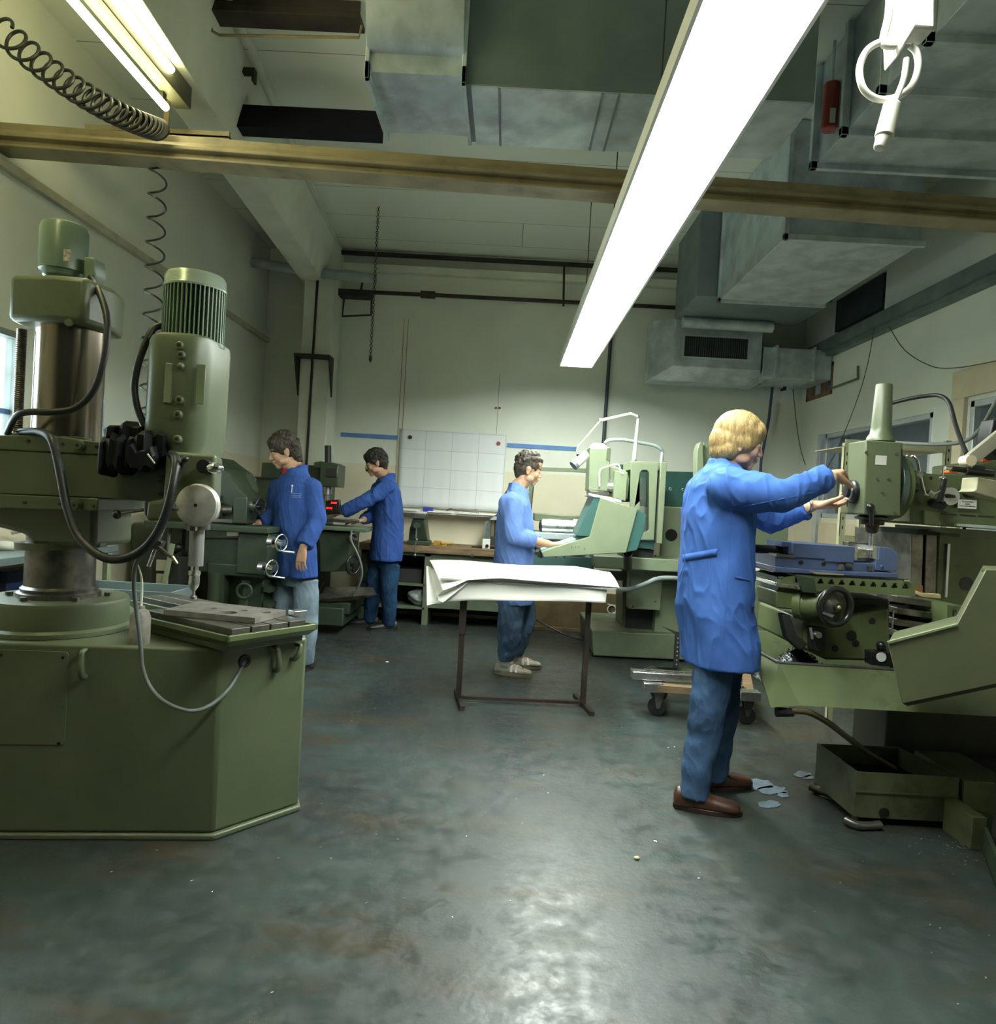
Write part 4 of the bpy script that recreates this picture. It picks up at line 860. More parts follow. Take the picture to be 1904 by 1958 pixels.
q = W(797, 1005, 7.17); MB().cyl(q + Vector((0,0.1,0)), q + Vector((0,-0.05,0)), 0.03).build('screw_boss', G2, t)
MB().cyl(q + Vector((0,-0.03,0.03)), q + Vector((0.0,-0.03,-0.30)), 0.007).sph(q + Vector((0,-0.03,-0.30)), 0.014).sph(q + Vector((0.01,-0.03,-0.14)), 0.012).build('vice_bar', STEEL, t)
def small(name, label, cat, mb, m, bev=0.003, group=None): return tag(mb.build(name, m, bev=bev), label, cat, group)
q = W(845, 1042, 7.4)
small('yellow_tool', 'small yellow and dark tool lying on the workbench right of the vice', 'tool', MB().box(q.x-0.09, 7.38, zt, q.x-0.02, 7.46, zt+0.05).box(q.x-0.04, 7.37, zt, q.x+0.05, 7.43, zt+0.04).cyl((q.x-0.01,7.36,zt+0.03),(q.x+0.11,7.42,zt+0.03),0.014), mat('yellow_brown', (0.35,0.2,0.03), 0.5))
small('metal_offcut', 'flat dark pieces of metal lying on the workbench near the right end', 'metal scrap', MB().box(-0.35, 7.4, zt, -0.03, 7.5, zt+0.015).box(-0.2, 7.38, zt+0.015, -0.05, 7.46, zt+0.035), DMETAL)
small('metal_offcut', 'dark metal offcut lying between vice and yellow tool', 'metal scrap', MB().box(-0.98, 7.36, zt, -0.82, 7.42, zt+0.02).bar((-0.95,7.5,zt+0.02),(-0.85,7.44,zt+0.1), 0.03), DMETAL)
q = W(933, 1040, 7.35); 
t = thing('dial_gauge', 'small white-faced gauge box standing on the workbench beside the worker at the console', 'gauge', (q.x, 7.35, zt))
MB().box(q.x-0.06, 7.35, zt, q.x+0.02, 7.42, zt+0.10).build('gauge_case', WHITEP, t, bev=0.003); MB().cyl((q.x-0.01,7.35,zt+0.03),(q.x-0.01,7.34,zt+0.03),0.018).build('gauge_knob', BLACK, t)
t = thing('bench_grinder', 'small grey bench apparatus with hood and tall rods behind the gauge box', 'apparatus', (q.x+0.1, 7.5, zt))
MB().box(q.x+0.02, 7.45, zt, q.x+0.16, 7.6, zt+0.12).build('apparatus_base', DARK, t, bev=0.004)
MB().prism([(q.x-0.0,7.5,zt+0.30),(q.x+0.14,7.5,zt+0.30),(q.x+0.14,7.5,zt+0.34),(q.x+0.04,7.5,zt+0.34)], (0,0.12,0)).build('hood', ALU, t)
MB().box(q.x+0.05,7.58,zt+0.1,q.x+0.12,7.62,zt+0.3).build('dark_panel', DARK, t); MB().box(q.x-0.05,7.56,zt+0.0,q.x-0.0,7.6,zt+0.28).build('side_plate', GALVD, t)
for d in (-0.02, 0.01): MB().cyl((q.x+d,7.5,zt),(q.x+d,7.5,zt+0.26),0.005).build('rod', STEEL, t)
MB().cyl((q.x+0.09,7.55,zt+0.34),(q.x+0.09,7.55,zt+0.38),0.05,0.0).build('cone_cap', DARK, t)
# crumpled rag on lower shelf
b = MB(); bmesh.ops.create_icosphere(b.bm, subdivisions=4, radius=0.11); q = W(800, 1140, 7.4)
for v in b.bm.verts:
    n_ = noise.noise(v.co*14) + 0.5*noise.noise(v.co*30); v.co *= 1 + 0.3*n_; v.co.z *= 0.75; v.co += Vector((q.x, 7.45, 0.27))
small('crumpled_bag', 'crumpled grey plastic bag on the lower shelf of the workbench', 'bag', b, mat('grey_plastic_bag', (0.22,0.25,0.24), 0.4), bev=0)
q = W(785, 1100, 7.4); small('storage_box', 'dark box on the upper shelf under the workbench', 'box', MB().box(q.x-0.25, 7.4, 0.42, q.x+0.12, 7.7, 0.56), DARK)
# wall shelf with papers
t = thing('wall_shelf', 'narrow white wall shelf below the pinned drawing', 'shelf', (-0.65, 7.75, 1.16))
zs = 1.165
MB().box(-1.42, 7.70, zs-0.02, 0.25, 7.89, zs).build('shelf_board', WHITEP, t, bev=0.002)
MB().box(-1.42, 7.86, zs-0.05, 0.25, 7.89, zs-0.02).build('shelf_batten', WHITEP, t)
small('notebook', 'small blue box standing on the wall shelf', 'box', MB().box(W(809,970,7.75).x, 7.74, zs, W(828,970,7.75).x, 7.82, zs+0.05), mat('royal_blue', (0.03,0.05,0.4), 0.5))
for i, (x0, x1, d) in enumerate(((-1.40, -0.98, 0.02), (-0.86, -0.6, 0.0), (-0.55, -0.1, 0.01), (-0.2, 0.1, 0.0))):
    b = MB(); b.hull8([(x0, 7.66+d, zs+0.001), (x1, 7.68, zs+0.001), (x1+0.02, 7.85, zs+0.001), (x0+0.03, 7.85, zs+0.001)], [(x0, 7.66+d, zs+0.006), (x1, 7.68, zs+0.012), (x1+0.02, 7.85, zs+0.02), (x0+0.03, 7.85, zs+0.02)])
    small('paper_sheet', ('leftmost stack of papers on the wall shelf, curling over its edge', 'papers on the wall shelf under the blue box', 'papers on the wall shelf with a pair of tongs on them', 'rightmost papers on the wall shelf behind the worker')[i], 'papers', b, PAPER, bev=0)
small('tongs', 'thin metal tongs lying on the papers of the wall shelf', 'tool', MB().bar((-0.62,7.70,zs+0.04),(-0.30,7.70,zs+0.02),0.008).bar((-0.62,7.70,zs+0.045),(-0.32,7.76,zs+0.055),0.008).cyl((-0.66,7.7,zs+0.03),(-0.6,7.7,zs+0.05),0.01), STEELD)
# ================================================================== things left of the drill: bench, bin
t = thing('side_bench', 'cluttered bench under the left window behind the drill column', 'bench', (-2.5, 3.6, 0))
MB().box(-2.78, 3.2, 0.88, -2.42, 4.4, 0.92).build('bench_top', GALVD, t, bev=0.003)
for y in (3.25, 4.3): MB().box(-2.46, y, 0, -2.43, y+0.04, 0.88).build('leg', G3, t)
a = W(0, 1085, 3.9); b2 = W(48, 1127, 3.9)
small('blue_bin', 'dark blue bin behind the drill column at the left edge', 'bin', MB().box(-3.0+0.25, 3.75, 0.0, b2.x, 4.1, a.z), mat('navy_bin', (0.01,0.02,0.07), 0.4))
q = W(14, 1062, 4.0); small('oil_bottle', 'orange-capped bottle on the cluttered left bench', 'bottle', MB().cyl((-2.6, 3.85, 0.92), (-2.6, 3.85, 0.98), 0.03).cyl((-2.6,3.85,0.98),(-2.6,3.85,1.0),0.022), ORANGE)
small('metal_fitting', 'shiny metal fitting on the cluttered left bench', 'metal fitting', MB().cyl((-2.55, 3.95, 0.92), (-2.55, 3.95, 1.06), 0.025).sph((-2.55,3.95,1.07), 0.03).bar((-2.75,3.9,1.0),(-2.5,3.95,1.08),0.02), STEEL)
small('white_rag', 'crumpled white cloth on the left bench', 'cloth', MB().sph((-2.68, 3.75, 0.94), (0.07,0.05,0.03)), WHITEP)
# ================================================================== CNC milling machine at the back centre
t = thing('milling_machine', 'pale green enclosed milling machine with teal trim and large console at the back centre', 'milling machine', (1.4, 6.6, 0))
MB().pp([(1131, 1205), (1318, 1215), (1318, 1263), (1134, 1254)], 6.25, 7.3).build('machine_base', mat('cnc_base', (0.13,0.17,0.10), 0.45), t, bev=0.01)
cb = mat('cnc_body', (0.22, 0.265, 0.165), 0.42, var=0.04)
MB().pp([(1268, 968), (1345, 972), (1345, 1214), (1250, 1210), (1262, 1040)], 6.35, 7.2).build('column', cb, t, bev=0.01)
MB().pp([(1235, 900), (1345, 903), (1345, 970), (1235, 968)], 6.5, 7.25).build('dark_upper_cover', TEALD, t, bev=0.005)
for p in ((1281, 935), (1306, 936)):
    q = W(*p, 6.5); MB().torus(q + Vector((0,-0.003,0)), 0.011, 0.003).build('cover_screw', STEEL, t)
q = W(1283, 1023, 6.35); MB().cyl(q, q + Vector((0,-0.006,0)), 0.054, n=32).build('round_cover', BLACK, t)
# sliding guard frame with windows
def frame_px(outer, inner, Yf, th, nm, m, parent):
    q = [W(x, y, Yf) for x, y in outer]; o = q[0]
    f = lambda p: ((p.x-o.x), (p.z-o.z))
    inn = [[f(W(x, y, Yf)) for x, y in poly] for poly in inner]
    xf = Matrix(((1,0,0,o.x),(0,0,-1,Yf+th/2),(0,1,0,o.z),(0,0,0,1)))
    return holed(nm, [f(p) for p in q], inn, th, m, parent, xf=xf, bev=0.002)
def slot(x0, y0, x1, y1, r=8):
    out = []
    for cx, cy, s in ((x1-r,y0+r,-90),(x1-r,y1-r,0),(x0+r,y1-r,90),(x0+r,y0+r,180)):
        for i in range(6): a = R_(s+18*i); out.append((cx+r*math.cos(a), cy+r*math.sin(a)))
    return out
frame_px([(1207, 884), (1258, 886), (1250, 1032), (1203, 1031)], [slot(1223, 898, 1241, 1018)], 5.9, 0.03, 'guard_door', cb, t)
MB().pp([(1221, 896), (1243, 896), (1240, 1020), (1221, 1020)], 5.94, 5.945).build('door_pane', GLASS, t)
MB().pp([(1255, 900), (1262, 900), (1256, 1038), (1250, 1038)], 5.95, 6.3).build('door_gap', DARK, t)
MB().pp([(1263, 883), (1275, 884), (1266, 1040), (1255, 1039)], 5.9, 6.35).build('guard_post', cb, t, bev=0.005)
MB().pp([(1205, 882), (1275, 884), (1274, 900), (1205, 898)], 5.93, 6.3).build('guard_top', cb, t, bev=0.004)
MB().pp([(1222, 1032), (1252, 1034), (1250, 1050), (1218, 1048)], 5.95, 6.3).build('teal_sill', TEAL, t, bev=0.004)
MB().pp([(1190, 1048), (1250, 1052), (1248, 1068), (1190, 1066)], 6.0, 6.3).build('slide_cover', DARK, t)
# vertical milling head
MB().pp([(1128, 856), (1168, 858), (1164, 940), (1124, 938)], 6.1, 6.35).build('milling_head', cb, t, bev=0.008)
zt_ = W(1147, 857, 6.1).z
c = W(1147, 857, 6.1)
MB().loft([[(c.x-0.088,6.12,zt_),(c.x+0.088,6.12,zt_),(c.x+0.088,6.33,zt_),(c.x-0.088,6.33,zt_)], [(c.x-0.05,6.17,zt_+0.05),(c.x+0.04,6.17,zt_+0.05),(c.x+0.04,6.29,zt_+0.05),(c.x-0.05,6.29,zt_+0.05)]]).build('head_cap', mat('cap_cream', (0.5,0.52,0.4), 0.5), t, smooth=0, bev=0.005)
MB().pp([(1161, 856), (1168, 858), (1166, 880), (1159, 879)], 6.09, 6.1).build('side_cover', G1, t)
MB().pp([(1148, 897), (1178, 892), (1205, 905), (1200, 955), (1145, 942)], 6.15, 6.45).build('spindle_carrier', G3, t, bev=0.008)
q = W(1165, 925, 6.14); MB().cyl(q, q + Vector((0.0,-0.03,0)), 0.04).build('swivel_disc', STEEL, t)
MB().cyl(W(1160, 930, 6.12), W(1178, 932, 6.12), 0.045).build('chrome_drum', STEEL, t)
MB().pp([(1175, 900), (1200, 903), (1196, 958), (1172, 952)], 6.05, 6.12).build('bracket_plate', G3, t, bev=0.004)
MB().tube([W(1146,930,6.05), W(1147,900,6.05), W(1160,893,6.05), W(1176,888,6.05), W(1184,891,6.05), W(1186,903,6.05), W(1192,906,6.05)], 0.008, smooth=3).build('guard_tube', WHITEP, t)
MB().pb(1126, 938, 1165, 948, 6.1, 6.3).build('tool_changer', STEELD, t, bev=0.004)
MB().pp([(1126, 943), (1188, 956), (1188, 962), (1126, 950)], 5.9, 6.0).build('white_bar', WHITEP, t, bev=0.003)
MB().pb(1185, 888, 1206, 960, 6.35, 6.6).build('dark_way', TEALD, t)
# work table behind the worker
MB().pp([(1022, 982), (1120, 988), (1118, 1000), (1022, 996)], 6.3, 6.7).build('table_guard', G1, t, bev=0.004)
MB().cyl(W(1036, 1005, 6.2), W(1108, 1008, 6.2), 0.062, n=28).build('round_slideway', STEEL, t)
q = W(1036, 1005, 6.2); MB().torus(q, 0.035, 0.02, ax=(1,-0.3,0)).build('slideway_end', BLACK, t)
MB().pp([(1024, 1018), (1120, 1022), (1120, 1034), (1024, 1030)], 6.1, 6.6).build('table', GALV, t, bev=0.004)
MB().pp([(1024, 1034), (1120, 1038), (1120, 1060), (1024, 1056)], 6.2, 6.6).build('table_body', cb, t, bev=0.004)
MB().pb(1096, 993, 1112, 1001, 6.15, 6.25).build('white_fixture', WHITEP, t)
MB().pp([(1015, 1062), (1135, 1066), (1135, 1090), (1015, 1088)], 6.15, 6.7).build('teal_cabinet', mat('teal_mid', (0.04,0.10,0.09),0.5), t, bev=0.004)
MB().pp([(1136, 1062), (1330, 1072), (1330, 1096), (1136, 1086)], 5.95, 6.4).build('cross_beam', cb, t, bev=0.008)
MB().pp([(1204, 1088), (1268, 1092), (1262, 1167), (1202, 1164)], 6.2, 6.35).build('front_panel', cb, t, bev=0.005)
for p in ((1255,1102),(1253,1150),(1210,1160),(1228,1060),(1252,1063)):
    q = W(*p, 6.19); MB().cyl(q, q+Vector((0,-0.003,0)), 0.007).build('panel_screw', BLACK, t)
MB().pb(1200, 1140, 1250, 1212, 6.45, 6.6).build('dark_recess', DARK, t)
MB().pp([(1190, 1085), (1204, 1085), (1200, 1212), (1190, 1212)], 6.5, 6.9).build('side_post', G1, t)
MB().pp([(1135, 1090), (1190, 1092), (1190, 1110), (1135, 1108)], 6.4, 6.9).build('lower_ledge', G1, t)
# overhead beam + frame behind worker
MB().pp([(1030, 893), (1128, 896), (1128, 904), (1030, 900)], 6.9, 6.95).build('guard_rail', G1, t, bev=0.002)
MB().pp([(1013, 900), (1022, 900), (1014, 990), (1008, 990)], 6.9, 6.95).build('guard_upright', G1, t)
MB().pp([(1019, 930), (1021, 930), (1015, 990), (1013, 990)], 6.89, 6.9).build('guard_edge', DARK, t)
# console
con = [(1035, 1055), (1127, 1026), (1148, 951), (1219, 974), (1197, 1057), (1039, 1066)]
MB().pp(con, 5.30, 5.75).build('console_housing', cb, t, bev=0.005)
MB().pp([(1219, 973), (1235, 984), (1233, 1010), (1218, 1052), (1193, 1057)], 5.32, 5.73).build('console_back', TEAL, t, bev=0.004)
MB().pp([(1137, 948), (1148, 951), (1127, 1026), (1103, 1024)], 5.31, 5.74).build('screen_bezel', TEAL, t, bev=0.003)
MB().pp([(1035, 1052), (1127, 1023), (1127, 1026), (1035, 1056)], 5.36, 5.7).build('keyboard', mat('key_teal', (0.25,0.42,0.42),0.5), t)
MB().pp([(1128, 947), (1150, 949), (1150, 952), (1135, 950)], 5.3, 5.76).build('console_lid', WHITEP, t)
for p in ((1093,1047),(1100,1046),(1106,1046),(1118,1050)):
    q = W(*p, 5.3); MB().cyl(q, q+Vector((0,-0.003,0)), 0.004, n=10).build('key_hole', BLACK, t)
MB().bar(W(1028, 1058, 5.4), W(1038, 1062, 5.4), 0.03, 0.05).build('console_grip', BLACK, t)
MB().cyl(W(1200, 1056, 5.5), W(1200, 1085, 6.0), 0.035).build('console_arm', BLACK, t)
# conduits
GC = mat('grey_conduit', (0.27, 0.32, 0.32), 0.5)
MB().tube([W(1156, 848, 6.4), W(1165, 842, 6.4), W(1190, 841, 6.4), W(1220, 846, 6.4), W(1247, 851, 6.4), W(1262, 858, 6.4), W(1266, 868, 6.4), W(1264, 886, 6.3)], 0.016, smooth=6, n=12).build('flexible_conduit', GC, t)
MB().tube([W(1180, 1127, 5.9), W(1205, 1126, 5.9), W(1232, 1117, 5.9), W(1255, 1107, 5.92), W(1280, 1105, 5.95), W(1302, 1107, 6.0)], 0.019, smooth=6, n=12).build('flexible_conduit', GC, t)
# lamp arm
LA = mat('lamp_arm_white', (0.7, 0.7, 0.62), 0.4)
lm = thing('work_lamp', 'jointed white work lamp arm fixed on top of the pale green milling machine', 'lamp', W(1212, 880, 5.95))
MB().cyl(W(1212, 881, 5.95), W(1220, 797, 5.95), 0.018, 0.010).build('lower_arm', LA, lm)
MB().cyl(W(1220, 797, 5.95), W(1206, 791, 5.92), 0.011).cyl(W(1206, 791, 5.92), W(1148, 804, 5.9), 0.011, 0.012).build('upper_arm', LA, lm)
MB().cyl(W(1148, 804, 5.9), W(1104, 856, 5.88), 0.007).tube([W(1104,856,5.88), W(1102,862,5.88), W(1105,870,5.88)], 0.006).build('front_arm', mat('lamp_arm_cream', (0.6,0.55,0.4),0.4), lm)
for p in ((1148, 804), (1219, 797), (1213, 880)): MB().sph(W(*p, 5.92 if p[0] < 1200 else 5.95), 0.018).build('joint', STEEL, lm)
a = W(1122, 868, 5.9); c2 = W(1096, 891, 5.86)
d = (c2-a).normalized()
MB().cyl(a, c2 - d*0.02, 0.036, 0.04, n=24).build('lamp_shade', LA, lm); MB().cyl(c2 - d*0.03, c2, 0.041, 0.043, n=24).build('shade_rim', GALVD, lm)
MB().sph(W(1105, 870, 5.88), 0.014).build('knuckle', BLACK, lm)
# right-hand cabinet of the machine, behind the blond worker
t = thing('machine_cabinet', 'green electrical cabinet standing behind the blond worker', 'cabinet', (2.0, 6.0, 0))
MB().pp([(1338, 990), (1508, 1000), (1498, 1236), (1338, 1228)], 5.6, 6.18).build('cabinet_body', mat('cab_green', (0.13,0.165,0.10),0.45), t, bev=0.01)
q = W(1449, 1085, 5.6); MB().box(q.x-0.02, 5.59, q.z-0.05, q.x+0.035, 5.6, q.z+0.04).build('notice_label', WHITEP, t)
t = thing('guard_panel', 'tall pale green rounded guard panel rising behind the blond head', 'panel', (1.7, 6.4, 0))
MB().pp([(1331, 880), (1332, 860), (1336, 848), (1341, 844), (1345, 850), (1346, 880), (1345, 1215), (1331, 1215)], 6.2, 6.32).build('panel_edge', G3, t, bev=0.01)
MB().pp([(1345, 846), (1366, 850), (1400, 880), (1400, 990), (1345, 990)], 6.25, 6.33).build('panel_sheet', cb, t, bev=0.004)
# cardboard / wooden board at the back
t = tag(MB().box(0.30, 7.42, 0.02, 1.7, 7.47, 0.42).box(0.30, 7.40, 0.0, 1.7, 7.47, 0.04).build('wooden_board', mat('plywood', (0.16, 0.115, 0.05), 0.7, var=0.15), bev=0.003), 'low brown wooden board with a chalk mark leaning behind the paper table', 'board')
q = W(1170, 1167, 7.4)
b = MB().torus((q.x, 7.415, q.z+0.005), 0.045, 0.007, ax=(0,1,0), n=20).bar((q.x+0.01,7.415,q.z-0.02),(q.x+0.07,7.415,q.z-0.05),0.012).bar((q.x-0.05,7.415,q.z+0.06),(q.x+0.06,7.415,q.z+0.05),0.01)
tag(b.build('chalk_mark', WHITEP), 'white chalk loop drawn on the low wooden board', 'chalk mark')
tag(MB().tube([W(1010,1172,7.2), W(1025,1185,7.1), (0.75,6.95,0.02), (1.1,7.0,0.015), (1.4,7.1,0.02)], 0.008, smooth=8).build('floor_cable', BLACK), 'thin dark cable lying on the floor by the wooden board', 'cable')
# ================================================================== trestle table with paper
t = thing('trestle_frame', 'dark brown steel trestle frame carrying the white paper sheets', 'trestle', (0.18, 4.65, 0))
lx, rx_ = W(876, 1335, 4.62).x, W(1114, 1330, 4.7).x
L0 = W(896, 1118, 4.62); 
MB().box(lx-0.017, 4.60, 0.03, lx+0.017, 4.65, 0.79).build('leg', DMETAL, t, bev=0.002)
MB().box(rx_-0.017, 4.65, 0.03, rx_+0.017, 4.70, 0.79).build('leg', DMETAL, t, bev=0.002)
MB().box(lx-0.022, 4.59, 0.45, lx+0.022, 4.66, 0.74).build('sleeve', DMETAL, t, bev=0.002)
MB().bar((lx, 4.625, 0.03), (rx_, 4.675, 0.03), 0.03, 0.02).build('cross_bar', DMETAL, t)
for x, y in ((lx, 4.625), (rx_, 4.675)): MB().bar((x-0.03, y+0.22, 0.015), (x+0.04, y-0.2, 0.015), 0.03, 0.03).build('foot_bar', DMETAL, t)
MB().bar((lx, 4.625, 0.80), (rx_, 4.675, 0.80), 0.03, 0.02).build('top_bar', DMETAL, t)
MB().box(lx-0.15, 4.50, 0.81, rx_+0.15, 4.98, 0.82).build('top_board', mat('grey_board', (0.3,0.3,0.27), 0.7), t)
# paper sheets: grids with folded-down edges
def sheet(name, label, f, nx, ny, m, th=0.002):
    b = MB(); g = [[b.bm.verts.new(f(i/nx, j/ny)) for i in range(nx+1)] for j in range(ny+1)]
    for j in range(ny):
        for i in range(nx): b._face((g[j][i], g[j][i+1], g[j+1][i+1], g[j+1][i]))
    o = b.build(name, m, smooth=60); s = o.modifiers.new('s', 'SOLIDIFY'); s.thickness = th; return tag(o, label, 'paper sheet')
pa = [W(x, y, Y) for x, y, Y in ((821, 1073, 5.05), (1120, 1086, 5.05), (1162, 1092, 5.0), (1184, 1130, 4.55), (1020, 1110, 4.48), (895, 1113, 4.48), (846, 1135, 4.40), (813, 1130, 4.6))]
def bil(a, b, c, d, u, v): return a.lerp(b, u).lerp(d.lerp(c, u), v)
def fu(u, v):    # top sheet: back edge to front edge
    back = [W(821, 1074, 5.05), W(900, 1076, 5.05), W(1000, 1083, 5.05), (W(1100, 1087, 5.05)), W(1166, 1096, 5.0)]
    front = [W(846, 1133, 4.42), W(893, 1112, 4.45), W(960, 1110, 4.46), W(1080, 1117, 4.46), W(1184, 1128, 4.52)]
    k = min(int(u*4), 3); t_ = u*4-k; a = Vector(back[k]).lerp(Vector(back[k+1]), t_); b_ = Vector(front[k]).lerp(Vector(front[k+1]), t_)
    p = a.lerp(b_, v); p.z += 0.010*math.sin(v*math.pi) + 0.012 + 0.004*math.sin(u*11+v*3); return p
sheet('paper_sheet', 'large bright white paper sheet lying on top of the trestle table', fu, 32, 10, PAPER)
def fl(u, v):    # lower sheet hanging down in front
    top = [W(850, 1126, 4.46), W(893, 1107, 4.52), W(905, 1107, 4.52), W(1000, 1108, 4.52), W(1080, 1112, 4.52), W(1161, 1118, 4.54)]
    bot = [W(816, 1158, 4.50), W(845, 1152, 4.46), W(900, 1149, 4.47), W(1000, 1150, 4.47), W(1080, 1151, 4.47), W(1159, 1154, 4.48)]
    xs = [0, .12, .25, .5, .75, 1]; k = max(i for i in range(5) if xs[i] <= u + 1e-9); t_ = (u-xs[k])/(xs[k+1]-xs[k])
    a = top[k].lerp(top[k+1], t_); b_ = bot[k].lerp(bot[k+1], t_); p = a.lerp(b_, v); p.y += 0.03*math.sin(v*math.pi*0.5) - 0.012*math.sin(v*3.1)*math.sin(u*9); return p
sheet('paper_sheet', 'under sheet of white paper hanging down the front of the trestle table', fl, 30, 8, PAPER)
def fs(u, v):    # left drooping corner
    a, b_, c, d = W(815, 1083, 5.0), W(824, 1085, 4.95), W(843, 1154, 4.45), W(816, 1158, 4.5)
    p = bil(a, b_, c, d, u, v); p.y += 0.03*math.sin(u*3.14); return p
sheet('paper_sheet', 'drooping left corner of the white paper below the top sheet', fs, 8, 10, PAPER)
def fm(u, v):
    a, b_, c, d = W(820, 1085, 4.95), W(893, 1116, 4.48), W(846, 1153, 4.43), W(838, 1148, 4.45)
    p = bil(a, b_, c, d, u, v); return p
def strip(u, v): return bil(W(893, 1113, 4.46), W(1161, 1126, 4.48), W(1080, 1124, 4.45), W(915, 1120, 4.45), u, v)
sheet('paper_sheet', 'folded middle sheet of paper at the left front corner of the trestle table', fm, 8, 8, PAPER)
# ================================================================== transport dolly with metal bars
t = thing('transport_dolly', 'low wooden dolly on black castors behind the legs of the blond worker', 'dolly', (1.5, 4.9, 0))
fz = 0.19
P_ = lambda x, y, z=fz: WZ(x, y, z)
n0, n1, f0, f1 = P_(1233, 1312), P_(1446, 1330), P_(1262, 1288), P_(1425, 1292)
MB().bar(n0, n1, 0.07, 0.05).build('front_beam', WOOD, t, bev=0.004); MB().bar(f0, f1, 0.07, 0.05).build('rear_beam', WOOD, t, bev=0.004)
MB().bar(n0 + Vector((0.05,0,0)), f0, 0.07, 0.045).build('side_beam', WOOD, t, bev=0.004); MB().bar(n1 - Vector((0.05,0,0)), f1, 0.07, 0.045).build('side_beam', WOOD, t, bev=0.004)
for c in (n0, n1):
    s_ = 1 if c is n0 else -1
    MB().obox(c + Vector((s_*0.05, 0, 0)), (0.13, 0.085, 0.058)).build('corner_sleeve', STEEL, t, bev=0.003)
for c in (n0 + Vector((0.09,0.02,0)), n1 - Vector((0.05,-0.02,0)), f0, f1):
    k = Vector((c.x, c.y, 0.06))
    w = MB().lathe([(0.02,-0.018),(0.055,-0.018),(0.06,-0.01),(0.06,0.01),(0.055,0.018),(0.02,0.018)], k, (0.25,1,0), n=28).build('castor_wheel', BLACK, t)
    MB().prism([k + Vector((-0.03,-0.028,0.1)), k + Vector((0.04,-0.028,0.1)), k + Vector((0.012,-0.028,-0.01)), k + Vector((-0.01,-0.028,-0.01))], (0,0.005,0)).prism([k + Vector((-0.03,0.024,0.1)), k + Vector((0.04,0.024,0.1)), k + Vector((0.012,0.024,-0.01)), k + Vector((-0.01,0.024,-0.01))], (0,0.005,0)).build('castor_fork', STEELD, w)
a = WZ(1207, 1291, 0.24); c2 = WZ(1420, 1308, 0.24)
tag(MB().bar(a + Vector((0,0,0.01)), c2 + Vector((0,0.05,0.01)), 0.10, 0.05).build('aluminium_bar', STEEL, bev=0.003), 'long bright metal bar lying on the wooden dolly', 'metal bar')
tag(MB().prism([WZ(x, y, 0.28) for x, y in ((1232, 1280), (1320, 1286), (1330, 1281), (1245, 1275))], (0,0,0.006)).build('foil_sheet', CHROME), 'crinkled shiny foil lying on the metal bar', 'foil')
# perforated steel angle stand behind blond worker's knee
t = thing('steel_stand', 'small dark perforated steel stand behind the blond worker', 'stand', WZ(1300, 1270, 0))
a = W(1296, 1215, 5.7); a = Vector((a.x, 5.7, 0))
MB().box(a.x-0.02, 5.69, 0, a.x+0.02, 5.72, 0.36).build('post', DARK, t)
MB().prism([(a.x-0.12, 5.7, 0.39), (a.x-0.02,5.7,0.36),(a.x+0.02,5.7,0.34),(a.x-0.02,5.7,0.34)], (0,0.06,0)).build('top_plate', DARK, t)
b = MB()
for i in range(9): b.cyl((a.x, 5.69, 0.03+i*0.035), (a.x, 5.688, 0.03+i*0.035), 0.006, n=8)
b.build('holes', ALU, t)
# ================================================================== people
SKIN = mat('skin', (0.50, 0.29, 0.18), 0.5, var=0.06, nscale=18, bump=0.05, bscale=120)
def remesh(b, voxel, smooth_it=2, disp=None):
    """fuse overlapping closed shapes into one continuous surface"""
    bmesh.ops.recalc_face_normals(b.bm, faces=b.bm.faces[:])
    me = bpy.data.meshes.new('tmp'); b.bm.to_mesh(me); b.bm.free()
    ob = bpy.data.objects.new('tmp', me); C.objects.link(ob)
    m = ob.modifiers.new('r', 'REMESH'); m.mode = 'VOXEL'; m.voxel_size = voxel; m.adaptivity = 0
    if smooth_it:
        s = ob.modifiers.new('s', 'SMOOTH'); s.factor = 0.5; s.iterations = smooth_it
    dg = bpy.context.evaluated_depsgraph_get(); dg.update()
    me2 = bpy.data.meshes.new_from_object(ob.evaluated_get(dg)); bpy.data.objects.remove(ob); bpy.data.meshes.remove(me)
    o = MB(); o.bm.from_mesh(me2); bpy.data.meshes.remove(me2)
    if disp:
        o.bm.normal_update()
        nv = [(v, v.normal.copy()) for v in o.bm.verts]
        for v, n in nv: v.co += n*disp(v.co)
    return o
def ringe(c, f, l, df, db, w, n=28, p=2.3):
    out = []
    for i in range(n):
        a = 2*math.pi*i/n; ca, sa = math.cos(a), math.sin(a)
        x = abs(ca)**(2/p)*(1 if ca >= 0 else -1); y = abs(sa)**(2/p)*(1 if sa >= 0 else -1)
        out.append(c + f*x*(df if x >= 0 else db) + l*y*w)
    return out
def limb(b, pts, rs, n=18, k=4):
    P = spline([Vector(p) for p in pts], k); m = len(P); R = []
    b.tube(P, list(rs), n=n); return b
